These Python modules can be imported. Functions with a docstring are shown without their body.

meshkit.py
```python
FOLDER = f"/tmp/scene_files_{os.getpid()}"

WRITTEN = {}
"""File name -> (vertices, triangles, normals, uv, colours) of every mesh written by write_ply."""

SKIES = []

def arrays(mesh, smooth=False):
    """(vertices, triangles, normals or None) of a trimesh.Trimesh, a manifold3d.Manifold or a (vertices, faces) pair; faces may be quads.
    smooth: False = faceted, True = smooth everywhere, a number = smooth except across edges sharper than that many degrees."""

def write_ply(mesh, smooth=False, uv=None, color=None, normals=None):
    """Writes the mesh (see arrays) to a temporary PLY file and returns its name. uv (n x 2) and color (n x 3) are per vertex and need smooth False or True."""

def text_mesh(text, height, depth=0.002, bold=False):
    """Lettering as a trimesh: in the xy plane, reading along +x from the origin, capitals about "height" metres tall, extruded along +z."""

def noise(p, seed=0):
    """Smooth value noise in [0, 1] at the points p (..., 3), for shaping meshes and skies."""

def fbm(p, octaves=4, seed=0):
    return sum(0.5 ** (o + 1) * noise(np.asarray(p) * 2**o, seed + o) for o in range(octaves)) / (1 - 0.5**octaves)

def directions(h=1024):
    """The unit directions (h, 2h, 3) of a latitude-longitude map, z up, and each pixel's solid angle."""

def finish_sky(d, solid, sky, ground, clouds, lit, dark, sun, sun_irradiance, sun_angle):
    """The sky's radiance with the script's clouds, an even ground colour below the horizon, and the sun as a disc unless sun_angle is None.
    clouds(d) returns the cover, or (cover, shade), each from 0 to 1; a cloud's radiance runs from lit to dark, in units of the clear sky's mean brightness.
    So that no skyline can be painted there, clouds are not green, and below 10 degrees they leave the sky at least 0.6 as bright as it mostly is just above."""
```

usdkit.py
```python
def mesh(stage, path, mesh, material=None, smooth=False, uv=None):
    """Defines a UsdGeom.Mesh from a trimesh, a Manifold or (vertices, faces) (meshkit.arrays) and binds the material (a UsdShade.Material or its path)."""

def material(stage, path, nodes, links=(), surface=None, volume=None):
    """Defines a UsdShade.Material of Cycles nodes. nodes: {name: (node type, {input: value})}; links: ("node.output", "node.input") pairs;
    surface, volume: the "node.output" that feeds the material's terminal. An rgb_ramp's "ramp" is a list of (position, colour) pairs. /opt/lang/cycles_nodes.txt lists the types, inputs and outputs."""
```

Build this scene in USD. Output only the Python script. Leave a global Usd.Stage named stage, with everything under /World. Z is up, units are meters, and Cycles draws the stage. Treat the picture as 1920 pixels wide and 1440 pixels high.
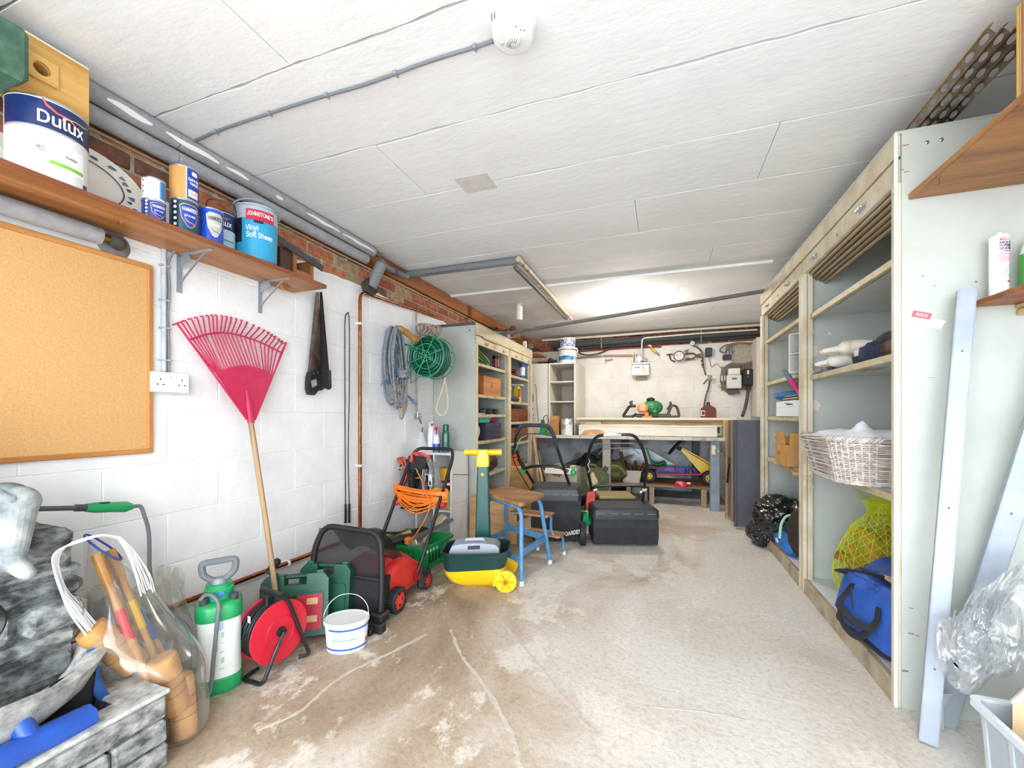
import math, random
import numpy as np, trimesh, usdkit, meshkit
from pxr import Usd, UsdGeom, UsdLux, UsdShade, Gf, Sdf
from scipy.spatial import ConvexHull
from shapely.geometry import Polygon

random.seed(7)
rng = np.random.default_rng(7)
stage = Usd.Stage.CreateInMemory()
UsdGeom.SetStageUpAxis(stage, 'Z')
UsdGeom.SetStageMetersPerUnit(stage, 1.0)
stage.SetDefaultPrim(UsdGeom.Xform.Define(stage, '/World').GetPrim())
UsdGeom.Scope.Define(stage, '/World/Looks')

# ---------------------------------------------------------------- camera, daylight, exposure
FPX, HX, HY = 780.0, 960.0, 779.0          # focal length and horizon of the 1920x1440 frame, in pixels
YAW = math.radians(19.7)
EYE = np.array([2.04, 0.0, 1.12])
cam = UsdGeom.Camera.Define(stage, '/World/camera')
cam.AddTranslateOp().Set(Gf.Vec3d(*EYE))
cam.AddRotateZOp().Set(math.degrees(YAW))
cam.AddRotateXOp().Set(90.0)
cam.CreateHorizontalApertureAttr(36.0)
cam.CreateVerticalApertureAttr(27.0)
cam.CreateFocalLengthAttr(36.0 * FPX / 1920)
cam.CreateVerticalApertureOffsetAttr(36.0 * (HY - 720) / 1920)
cam.CreateClippingRangeAttr(Gf.Vec2f(0.02, 100))
cam.CreateExposureAttr(-0.42)
# overcast daylight comes in through the open end of the garage, behind the camera
sky = UsdLux.DomeLight.Define(stage, '/World/sky')
sky.CreateColorAttr(Gf.Vec3f(0.88, 0.96, 1.07))
sky.CreateIntensityAttr(4.2)
BULB_POWER = 84.0

# ---------------------------------------------------------------- geometry helpers
def ray(px, py):
    u, w = (px - HX) / FPX, (HY - py) / FPX
    s, c = math.sin(YAW), math.cos(YAW)
    return np.array([-s + c * u, c + s * u, w])
def ax(px, py, X):
    d = ray(px, py); return EYE + d * (X - EYE[0]) / d[0]
def ay(px, py, Y):
    d = ray(px, py); return EYE + d * (Y - EYE[1]) / d[1]
def az(px, py, Z):
    d = ray(px, py); return EYE + d * (Z - EYE[2]) / d[2]
def V3(*a): return np.array(a, float)
def unit(v):
    v = np.asarray(v, float); return v / max(np.linalg.norm(v), 1e-12)

def cat(*ms):
    vs, fs, n = [], [], 0
    for m in ms:
        if isinstance(m, list):
            m = cat(*m)
        v, f = m
        vs.append(v); fs.append(np.asarray(f) + n); n += len(v)
    return np.vstack(vs), np.vstack(fs)
def mv(m, x=0, y=0, z=0): return m[0] + np.array([x, y, z], float), m[1]
def sc(m, x=1, y=1, z=1):
    f = m[1] if x * y * z > 0 else m[1][:, ::-1]
    return m[0] * np.array([x, y, z], float), f
def Rz(a): c, s = math.cos(a), math.sin(a); return np.array([[c, -s, 0], [s, c, 0], [0, 0, 1.0]])
def Rx(a): c, s = math.cos(a), math.sin(a); return np.array([[1.0, 0, 0], [0, c, -s], [0, s, c]])
def Ry(a): c, s = math.cos(a), math.sin(a); return np.array([[c, 0, s], [0, 1.0, 0], [-s, 0, c]])
def rot(m, R, about=(0, 0, 0)): a = np.asarray(about, float); return (m[0] - a) @ R.T + a, m[1]
def frm(m, o, x, y, z=None):
    """local axes -> world: x, y directions (unit), z their cross product"""
    x, y = unit(x), unit(y)
    z = unit(np.cross(x, y)) if z is None else unit(z)
    return m[0] @ np.array([x, y, z]) + np.asarray(o, float), m[1]
def hull(p):
    p = np.asarray(p, float)
    h = ConvexHull(p)
    f = h.simplices.copy()
    n = np.cross(p[f[:, 1]] - p[f[:, 0]], p[f[:, 2]] - p[f[:, 0]])
    bad = (n * h.equations[:, :3]).sum(1) < 0
    f[bad] = f[bad][:, ::-1]
    used, inv = np.unique(f, return_inverse=True)
    return p[used], inv.reshape(-1, 3)
_BOXF = np.array([[0, 2, 3], [0, 3, 1], [4, 5, 7], [4, 7, 6], [0, 1, 5], [0, 5, 4], [2, 6, 7], [2, 7, 3], [0, 4, 6], [0, 6, 2], [1, 3, 7], [1, 7, 5]])
def box(x0, x1, y0, y1, z0, z1, b=0.0):
    if x1 < x0: x0, x1 = x1, x0
    if y1 < y0: y0, y1 = y1, y0
    if z1 < z0: z0, z1 = z1, z0
    if b <= 0:
        return np.array([[x, y, z] for x in (x0, x1) for y in (y0, y1) for z in (z0, z1)], float), _BOXF
    b = min(b, (x1 - x0) * .45, (y1 - y0) * .45, (z1 - z0) * .45)
    p = []
    for x, dx in ((x0, b), (x1, -b)):
        for y, dy in ((y0, b), (y1, -b)):
            for z, dz in ((z0, b), (z1, -b)):
                p += [[x, y + dy, z + dz], [x + dx, y, z + dz], [x + dx, y + dy, z]]
    return hull(p)
def cbox(cx, cy, cz, sx, sy, sz, b=0.0): return box(cx - sx / 2, cx + sx / 2, cy - sy / 2, cy + sy / 2, cz - sz / 2, cz + sz / 2, b)
def rings(R, closed_u=True, cap0=True, cap1=True, closed_v=False):
    """R: (k, n, 3) rings joined to a surface"""
    R = np.asarray(R, float); k, n, _ = R.shape
    v = R.reshape(-1, 3); f = []
    i = np.arange(k if closed_v else k - 1)[:, None]; j = np.arange(n if closed_u else n - 1)[None]
    a = i * n + j; b = i * n + (j + 1) % n; c = ((i + 1) % k) * n + (j + 1) % n; d = ((i + 1) % k) * n + j
    f = [np.stack([a, b, c], -1).reshape(-1, 3), np.stack([a, c, d], -1).reshape(-1, 3)]
    if closed_u and not closed_v:
        extra = []
        if cap0:
            v = np.vstack([v, R[0].mean(0)]); m = len(v) - 1
            f.append(np.array([[m, (q + 1) % n, q] for q in range(n)]))
        if cap1:
            v = np.vstack([v, R[-1].mean(0)]); m = len(v) - 1
            o = (k - 1) * n
            f.append(np.array([[m, o + q, o + (q + 1) % n] for q in range(n)]))
    return v, np.vstack(f)
def tube(pts, r, n=8, closed=False, flat=None, up=None):
    p = np.asarray(pts, float)
    k = len(p)
    t = np.roll(p, -1, 0) - np.roll(p, 1, 0) if closed else np.gradient(p, axis=0)
    t /= np.maximum(np.linalg.norm(t, axis=1, keepdims=True), 1e-9)
    a = np.asarray(up, float) if up is not None else (V3(0, 0, 1) if abs(t[0][2]) < .9 else V3(1, 0, 0))
    r = np.broadcast_to(np.asarray(r, float), (k,))
    fy = 1.0 if flat is None else flat
    out = []
    ang = np.linspace(0, 2 * math.pi, n, endpoint=False) + (math.pi / 4 if n == 4 else 0)
    for i in range(k):
        a = a - t[i] * a.dot(t[i])
        a = unit(a) if np.linalg.norm(a) > 1e-6 else unit(np.cross(t[i], V3(0.3, 0.5, 0.8)))
        b = np.cross(t[i], a)
        out.append(p[i] + r[i] * (np.outer(np.cos(ang), a) * fy + np.outer(np.sin(ang), b)))
    return rings(out, closed_v=closed)
def cyl(p0, p1, r, r2=None, n=16): return tube([p0, p1], [r, r if r2 is None else r2], n)
def spl(pts, k=8, closed=False):
    p = np.asarray(pts, float)
    if closed: q = np.vstack([p[-1], p, p[0], p[1]])
    else: q = np.vstack([2 * p[0] - p[1], p, 2 * p[-1] - p[-2]])
    out = []
    for i in range(1, len(q) - 2):
        for s in np.linspace(0, 1, k, endpoint=False):
            a, b, c, d = q[i - 1:i + 3]
            out.append(.5 * ((2 * b) + (c - a) * s + (2 * a - 5 * b + 4 * c - d) * s * s + (3 * b - a - 3 * c + d) * s ** 3))
    if not closed: out.append(p[-1])
    return np.array(out)
def bend(pts, rad, seg=5):
    """polyline with rounded corners"""
    p = [np.asarray(q, float) for q in pts]; out = [p[0]]
    for a, b, c in zip(p, p[1:], p[2:]):
        r = min(rad, .49 * np.linalg.norm(a - b), .49 * np.linalg.norm(c - b))
        s, e = b + unit(a - b) * r, b + unit(c - b) * r
        for t in np.linspace(0, 1, seg): out.append((1 - t) ** 2 * s + 2 * t * (1 - t) * b + t * t * e)
    out.append(p[-1]); return np.array(out)
def lathe(prof, n=32, c=(0, 0, 0), sx=1, sy=1):
    a = np.linspace(0, 2 * math.pi, n, endpoint=False)
    R = [np.stack([r * np.cos(a) * sx, r * np.sin(a) * sy, np.full(n, z)], 1) for r, z in prof]
    v, f = rings(R); return v + np.asarray(c, float), f
def extr(poly, h, holes=(), z=0.0):
    P = poly if isinstance(poly, Polygon) else Polygon(poly, holes)
    if not P.is_valid: P = P.buffer(0)
    gs = getattr(P, 'geoms', [P])
    ms = [trimesh.creation.extrude_polygon(g, h, engine='earcut') for g in gs]
    v, f = cat(*[(np.array(m.vertices), np.array(m.faces)) for m in ms])
    return v + [0, 0, z], f
def rrect(w, h, r, k=4):
    pts = []
    for cx, cy, a0 in ((w / 2 - r, h / 2 - r, 0), (-w / 2 + r, h / 2 - r, 90), (-w / 2 + r, -h / 2 + r, 180), (w / 2 - r, -h / 2 + r, 270)):
        for a in np.linspace(a0, a0 + 90, k + 1): pts.append((cx + r * math.cos(math.radians(a)), cy + r * math.sin(math.radians(a))))
    return np.array(pts)
def loft(secs, **k):
    """secs: list of (2-D outline, z [, cx, cy]) -> closed solid along z"""
    return rings([np.column_stack([o[:, 0] + (s[0] if s else 0), o[:, 1] + (s[1] if s else 0), np.full(len(o), z)]) for o, z, *s in secs], **k)
def beam(p0, p1, w, h, up=(0, 0, 1), b=0.0):
    """bar from p0 to p1, w wide, h along up"""
    p0, p1 = np.asarray(p0, float), np.asarray(p1, float)
    y = unit(p1 - p0); L = np.linalg.norm(p1 - p0)
    z = np.asarray(up, float); z = unit(z - y * z.dot(y)); x = np.cross(y, z)
    return frm(box(-w / 2, w / 2, 0, L, -h / 2, h / 2, b), p0, x, y, z)
def ball(c, r, n=2, s=(1, 1, 1), noise=0.0, freq=6.0, seed=0):
    m = trimesh.creation.icosphere(subdivisions=n)
    v = np.array(m.vertices)
    if noise: v = v * (1 + noise * (meshkit.fbm(v * freq * .5 + 13.7 + seed * 3.1, 3, seed) - .5)[:, None] * 2)
    return v * r * np.asarray(s, float) + np.asarray(c, float), np.array(m.faces)
def rough(m, amp, freq, seed=0):
    """noise displacement of a mesh's vertices"""
    v = m[0]; q = v * freq + 31.3
    d = np.stack([meshkit.fbm(q + 7.7 * i, 3, seed + i) - .5 for i in range(3)], 1)
    return v + d * 2 * amp, m[1]
def dens(m, size):
    v, f = trimesh.remesh.subdivide_to_size(m[0], m[1], size, max_iter=12); return v, f
def weld(m):
    t = trimesh.Trimesh(m[0], m[1], process=True); return np.array(t.vertices), np.array(t.faces)
def grid(P):
    """(k, n, 3) points -> open sheet"""
    return rings(P, closed_u=False)
def sheet(P, th):
    """(k, n, 3) points -> sheet of real thickness"""
    P = np.asarray(P, float); k, n, _ = P.shape
    du, dv = np.gradient(P, axis=0), np.gradient(P, axis=1)
    N = np.cross(du, dv); N /= np.maximum(np.linalg.norm(N, axis=-1, keepdims=True), 1e-9)
    a, b = P + N * th / 2, P - N * th / 2
    va, fa = grid(a); vb, fb = grid(b)
    o = k * n
    edge = [i for i in range(n)] + [i * n + n - 1 for i in range(1, k)] + [(k - 1) * n + i for i in range(n - 2, -1, -1)] + [i * n for i in range(k - 2, 0, -1)]
    s = []
    for i, e in enumerate(edge):
        g = edge[(i + 1) % len(edge)]; s += [[e, g + o, g], [e, e + o, g + o]]
    return np.vstack([va, vb]), np.vstack([fa, fb[:, ::-1] + o, np.array(s)])
def tmesh(s, h, depth=.0006, bold=True):
    m = meshkit.text_mesh(s, h, depth, bold); return np.array(m.vertices), np.array(m.faces)
def ctext(s, h, depth=.0006, bold=True, width=None):
    """centred lettering in the xy plane"""
    v, f = tmesh(s, h, depth, bold)
    w = v[:, 0].max() - v[:, 0].min()
    v = v - [v[:, 0].min() + w / 2, h / 2, 0]
    if width: v = v * [width / w, 1, 1]
    return v, f
def wrap(m, R, phi=0.0, z=0.0):
    """flat artwork (x, y, depth) onto a cylinder of radius R about z"""
    v = m[0]; a = phi + v[:, 0] / R; r = R + v[:, 2]
    return np.stack([r * np.cos(a), r * np.sin(a), v[:, 1] + z], 1), m[1]
def arc(R, p0, p1, z0, z1, th=.0006, n=20, zt=None):
    """thin label wrapped round a cylinder from angle p0 to p1; zt(t) may shape the top edge"""
    t = np.linspace(0, 1, n); a = p0 + (p1 - p0) * t
    top = np.array([zt(q) for q in t]) if zt else np.full(n, z1)
    rows = []
    for R_, zz in ((R, np.full(n, z0)), (R + th, np.full(n, z0)), (R + th, top), (R, top)):
        rows.append(np.stack([R_ * np.cos(a), R_ * np.sin(a), zz], 1))
    return rings(np.stack(rows, 1))
def onwall(m, y, z, x=0.0):
    """flat artwork drawn as seen (x to the reader's right) onto the left wall (normal +X)"""
    return frm(m, (x, y, z), (0, 1, 0), (0, 0, 1))
def onback(m, x, z, y):
    """flat artwork facing the camera side (normal -Y)"""
    return frm(m, (x, y, z), (1, 0, 0), (0, 0, 1))

# ---------------------------------------------------------------- scene-tree helpers
used = {}
def path_for(name, parent='/World'):
    k = (str(parent), name); n = used.get(k, 0); used[k] = n + 1
    return f'{parent}/{name}' + (f'_{n:03d}' if n else '')
class Thing:
    def __init__(s, prim, R=np.eye(3), t=np.zeros(3)): s.prim, s.R, s.t, s.path = prim, R, np.asarray(t, float), str(prim.GetPath())
def tag(p, label=None, cat=None, group=None, kind=None):
    for k, v in (('label', label), ('category', cat), ('group', group), ('kind', kind)):
        if v: p.SetCustomDataByKey(k, v)
def thing(name, label, cat, loc=(0, 0, 0), rz=0.0, group=None, kind=None):
    x = UsdGeom.Xform.Define(stage, path_for(name))
    x.AddTranslateOp().Set(Gf.Vec3d(*map(float, loc)))
    if rz: x.AddRotateZOp().Set(math.degrees(rz))
    tag(x.GetPrim(), label, cat, group, kind)
    return Thing(x.GetPrim(), Rz(rz), loc)
def part(t, name, m, material, smooth=30, world=False, label=None, kind=None):
    """a part (t is a Thing) or a sub-part (t is a part)"""
    if isinstance(m, list): m = cat(*m)
    v, f = m
    if world: v = (v - t.t) @ t.R
    p = usdkit.mesh(stage, path_for(name, t.path), (v, f), material, smooth).GetPrim()
    tag(p, label, kind=kind)
    return Thing(p, t.R, t.t)
def solo(name, m, material, label, cat, group=None, smooth=30, kind=None):
    if isinstance(m, list): m = cat_(m)
    p = usdkit.mesh(stage, path_for(name), m, material, smooth).GetPrim()
    tag(p, label, cat, group, kind)
    return Thing(p)
def cat_(l): return cat(*l)
def struct(name, m=None, material=None, smooth=30):
    if m is None:
        p = UsdGeom.Xform.Define(stage, path_for(name)).GetPrim()
    else:
        if isinstance(m, list): m = cat(*m)
        p = usdkit.mesh(stage, path_for(name), m, material, smooth).GetPrim()
    tag(p, kind='structure')
    return Thing(p)
def dup(src, loc, rz=0.0, label=None, group=None):
    d = src.prim.GetCustomData()
    t = thing(src.prim.GetName().rstrip('0123456789').rstrip('_') if src.prim.GetName()[-3:].isdigit() else src.prim.GetName(), label or d['label'], d['category'], loc, rz, group or d.get('group'))
    t.prim.GetReferences().AddInternalReference(src.prim.GetPath()); t.prim.SetInstanceable(True)
    return t

# ---------------------------------------------------------------- materials
def lin(c):
    if isinstance(c, str): c = [int(c[i:i + 2], 16) for i in (0, 2, 4)]
    return tuple((x / 255 / 12.92) if x / 255 < .04045 else ((x / 255 + .055) / 1.055) ** 2.4 for x in c)
_mats = {}
def M(col, rough=.5, metal=0.0, var=0.0, vs=9.0, bump=0.0, bs=60.0, col2=None, coat=0.0, stretch=(1, 1, 1), alpha=None, lo=.35, hi=.65, det=4.0, spec=.5, trans=0.0, sheen=0.0):
    """principled material; col2/var: a second tone mixed in by noise; bump: fine relief"""
    key = (str(col), rough, metal, var, vs, bump, bs, str(col2), coat, stretch, alpha, lo, hi, det, spec, trans, sheen)
    if key in _mats: return _mats[key]
    c = lin(col)
    if col2 is None and var: col2l = tuple(x * (1 - var) for x in c)
    else: col2l = lin(col2) if col2 is not None else None
    p = {'roughness': rough, 'metallic': metal, 'base_color': c, 'specular_ior_level': spec}
    if coat: p.update(coat_weight=coat, coat_roughness=.15)
    if alpha is not None: p['alpha'] = alpha
    if trans: p['transmission_weight'] = trans
    if sheen: p['sheen_weight'] = sheen
    n, l = {'p': ('principled_bsdf', p)}, []
    if col2l is not None or bump:
        n['tc'] = ('texture_coordinate', {}); n['mp'] = ('mapping', {'scale': stretch})
        l.append(('tc.object', 'mp.vector'))
    if col2l is not None:
        n['n'] = ('noise_texture', {'scale': vs, 'detail': det, 'roughness': .6})
        n['r'] = ('rgb_ramp', {'ramp': [(lo, c), (hi, col2l)]})
        l += [('mp.vector', 'n.vector'), ('n.fac', 'r.fac'), ('r.color', 'p.base_color')]
    if bump:
        n['bn'] = ('noise_texture', {'scale': bs, 'detail': 3.0})
        n['b'] = ('bump', {'strength': 1.0, 'distance': bump})
        l += [('mp.vector', 'bn.vector'), ('bn.fac', 'b.height'), ('b.normal', 'p.normal')]
    m = _mats[key] = usdkit.material(stage, f'/World/Looks/look_{len(_mats):03d}', n, l, surface='p.BSDF')
    return m
def wood(c1, c2, axis='y', rough=.55, s=14.0, bump=.0006, coat=0.0):
    st = {'x': (.08, 1, 1), 'y': (1, .08, 1), 'z': (1, 1, .08)}[axis]
    return M(c1, rough, col2=c2, vs=s, stretch=st, bump=bump, bs=s * 4, coat=coat, lo=.38, hi=.62, det=6.0)
def film(col, clear=.75, rough=.08, name=None):
    """thin clear plastic: mostly see-through, with gloss"""
    key = ('film', str(col), clear, rough)
    if key in _mats: return _mats[key]
    m = _mats[key] = usdkit.material(stage, f'/World/Looks/look_{len(_mats):03d}', {
        't': ('transparent_bsdf', {'color': lin(col)}), 'g': ('glossy_bsdf', {'color': (1, 1, 1), 'roughness': rough}), 'd': ('principled_bsdf', {'base_color': lin('f2f2f0'), 'roughness': .3}),
        'lw': ('layer_weight', {'blend': .35}), 'mr': ('map_range', {'from_min': 0.0, 'from_max': 1.0, 'to_min': 1 - clear, 'to_max': .62}),
        'm1': ('mix_closure', {'fac': .25}), 'm2': ('mix_closure', {})},
        [('g.BSDF', 'm1.closure1'), ('d.BSDF', 'm1.closure2'), ('lw.facing', 'mr.value'), ('mr.result', 'm2.fac'), ('t.BSDF', 'm2.closure1'), ('m1.closure', 'm2.closure2')], surface='m2.closure')
    return m

WHITE = M('e9e9e6', .7)
BLACK = M('17181a', .45)
BLACKP = M('202124', .5, var=.3, vs=30)
CHROME = M('c9ccd0', .25, 1.0)
ZINC = M('b9c0c6', .38, 1.0, col2='98a0a8', vs=25)
COPPER = M('b0683f', .32, 1.0, col2='8a4e30', vs=18)
BRASS = M('b08a45', .35, 1.0, var=.3)
# ================================================================ the room
L, W, H, Y0, YB = 6.4, 3.42, 2.345, -1.5, 6.4
paint_white = M('f3f3f2', .75, col2='e9e9e8', vs=5, bump=.0012, bs=45)
paint_back = M('f3efe8', .75, col2='e9e2d7', vs=4, bump=.0012, bs=45)
grey_wash = M('c8cdd0', .85, col2='6a6d70', vs=3.5, bump=.002, bs=40, lo=.45, hi=.7)
ceil_paint = M('f4f4f4', .8, col2='ececec', vs=3, bump=.0022, bs=26, stretch=(.5, 1, 1))
mortar = M('b9aa94', .9, col2='8d8171', vs=20, bump=.002)
bricks_m = [M('b5714f', .9, col2='8f4f37', vs=22, bump=.0015), M('c38158', .9, col2='a05c3e', vs=22, bump=.0015), M('a9603f', .9, col2='7f4634', vs=22, bump=.0015), M('b79a73', .9, col2='8b7358', vs=22, bump=.0015), M('8a5a48', .9, col2='5f4238', vs=22, bump=.0015)]

def floor_material():
    n = {'g': ('geometry', {}), 'm': ('mapping', {'scale': (1, .7, 1)}),
         'n1': ('noise_texture', {'scale': 1.1, 'detail': 6.0, 'roughness': .62, 'distortion': .6}),
         'n2': ('noise_texture', {'scale': 2.5, 'detail': 12.0, 'roughness': .72}),
         'n3': ('noise_texture', {'scale': 46.0, 'detail': 4.0, 'roughness': .7}),
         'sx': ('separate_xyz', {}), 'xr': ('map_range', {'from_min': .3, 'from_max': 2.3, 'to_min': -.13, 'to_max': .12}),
         'ad': ('math', {'math_type': 'add'}), 'r1': ('rgb_ramp', {'ramp': [(.28, lin('8d7a64')), (.42, lin('b5a28b')), (.53, lin('cec3b5')), (.66, lin('d8d3ca'))]}),
         'r2': ('rgb_ramp', {'ramp': [(.535, (0, 0, 0)), (.575, (1, 1, 1))]}), 'mx': ('mix', {'color2': lin('e0d8cb')}),
         'mm': ('math', {'math_type': 'multiply', 'value2': .8}),
         'r3': ('rgb_ramp', {'ramp': [(.30, (.72, .70, .68)), (.5, (1, 1, 1)), (.72, (1.12, 1.12, 1.1))]}),
         'my': ('mix', {'mix_type': 'multiply', 'fac': .75}), 'b': ('bump', {'distance': .002}), 'p': ('principled_bsdf', {'roughness': .62, 'specular_ior_level': .4})}
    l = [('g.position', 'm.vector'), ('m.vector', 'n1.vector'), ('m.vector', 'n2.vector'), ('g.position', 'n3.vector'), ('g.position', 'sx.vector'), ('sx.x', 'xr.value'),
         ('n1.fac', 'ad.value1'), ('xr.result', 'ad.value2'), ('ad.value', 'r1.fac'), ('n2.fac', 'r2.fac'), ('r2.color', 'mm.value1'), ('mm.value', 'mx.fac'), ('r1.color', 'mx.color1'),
         ('n3.fac', 'r3.fac'), ('mx.color', 'my.color1'), ('r3.color', 'my.color2'), ('my.color', 'p.base_color'), ('n3.fac', 'b.height'), ('b.normal', 'p.normal')]
    return usdkit.material(stage, '/World/Looks/floor_concrete', n, l, surface='p.BSDF')
floor_m = floor_material()
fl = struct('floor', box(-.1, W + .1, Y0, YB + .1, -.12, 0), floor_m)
struct('driveway', box(-9, 12, -14, Y0, -.2, -.03), M('c4c1ba', .9, var=.2))
# mortar-filled cracks running along the slab
def strip(pxs, w, seed):
    p = spl([az(x, y, 0) for x, y in pxs], 10); r = np.random.default_rng(seed)
    t = np.gradient(p, axis=0); n = np.stack([-t[:, 1], t[:, 0]], 1); n /= np.linalg.norm(n, axis=1, keepdims=True)
    a, b = r.uniform(.15, 1.0, len(p)) * w, r.uniform(.15, 1.0, len(p)) * w
    P = np.stack([np.column_stack([p[:, :2] + n * a[:, None], np.full(len(p), .0012)]), np.column_stack([p[:, :2] - n * b[:, None], np.full(len(p), .0012)])], 0)
    return sheet(P.transpose(1, 0, 2), .002)
crack_m = M('d0c6b8', .9, col2='c0b4a3', vs=40)
for k, (pxs, w) in enumerate([(((845, 1180), (862, 1225), (905, 1280), (935, 1330), (965, 1390), (975, 1440)), .012), (((935, 1160), (1000, 1235), (1050, 1300), (1110, 1370)), .010),
                              (((480, 1370), (560, 1335), (640, 1270), (740, 1220), (800, 1190)), .010), (((1220, 1325), (1320, 1335), (1400, 1350)), .006)]):
    part(fl, 'crack_filler', strip(pxs, w, k), crack_m)

# ---- side and back walls: painted blockwork with bare brick above
def wall_left():
    w = struct('wall_left')
    part(w, 'backing', [box(-.22, -.0028, Y0, YB + .2, 0, 2.037), box(-.22, -.05, Y0, YB + .2, 2.037, H + .12)], paint_white)
    for c in range(-6, 4):
        z0 = 1.137 + .225 * c
        z1, z0 = z0 + .225, max(z0, 0)
        if z1 < .02: continue
        y = 1.434 + (.225 if c % 2 else 0) - .45 * 7
        while y < YB:
            a, b = max(y, Y0), min(y + .45, YB)
            if b > a + .03:
                p = random.uniform(-.0008, .0008)
                part(w, 'block', box(-.1, p, a + .0008, b - .0008, z0 + .0008, z1 - .0008, .003), paint_white)
            y += .45
    for r in range(3):
        z0 = 2.041 + .075 * r; y = Y0 + (.11 if r % 2 else 0)
        while y < YB:
            part(w, 'brick', box(-.1, random.uniform(-.006, .0), y + .005, min(y + .22, YB) - .003, z0 + .005, z0 + .071, .006), random.choice(bricks_m if y < 2.6 else bricks_m[:4]))
            y += .225
    part(w, 'mortar', box(-.1, -.008, Y0, YB, 2.037, H), mortar)
    ys = np.arange(Y0, YB, .02); t = 2.043 + .03 * meshkit.fbm(np.stack([ys * 9, ys * 0, ys * 0], 1), 4, 3) - .008
    P = np.stack([np.stack([np.full(len(ys), .0012), ys, np.full(len(ys), 2.02)], 1), np.stack([np.full(len(ys), .0012), ys, t], 1)], 1)
    part(w, 'paint_edge', sheet(P, .0016), paint_white)
    # timber plate under the ceiling
    part(w, 'timber_plate', box(-.008, .03, Y0, YB - .02, 2.222, 2.335, .003), wood('a9682a', '8a4f1c', 'y'))
    part(w, 'batten', box(0, .012, Y0, 4.6, 2.203, 2.212, .002), M('cbb497', .6))
    return w
wall_left()
def wall_back():
    w = struct('wall_back')
    part(w, 'backing', [box(-.22, W + .2, YB + .004, YB + .22, 0, 2.13), box(-.22, W + .2, YB + .05, YB + .22, 2.13, H + .12)], paint_back)
    for c in range(10):
        z0 = .105 + .225 * (c - 1); z1 = z0 + .225; z0 = max(z0, 0)
        if z0 > 2.1: continue
        x = (.225 if c % 2 else 0) - .45
        while x < W:
            a, b = max(x, 0), min(x + .45, W)
            if b > a + .03:
                part(w, 'block', box(a + .001, b - .001, YB - random.uniform(-.001, .001), YB + .1, z0 + .001, z1 - .001, .004), grey_wash if z0 < .7 else paint_back)
            x += .45
    part(w, 'mortar', box(0, W, YB + .008, YB + .1, 2.13, H), mortar)
    for r in range(3):
        x = .11 if r % 2 else 0
        while x < W:
            part(w, 'brick', box(x + .005, x + .22, YB - random.uniform(-.004, .001), YB + .1, 2.132 + .075 * r, min(2.199 + .075 * r, H), .006), random.choice(bricks_m))
            x += .225
wall_back()
struct('wall_right', box(W, W + .2, Y0, YB + .2, 0, H + .12), paint_white)
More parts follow.
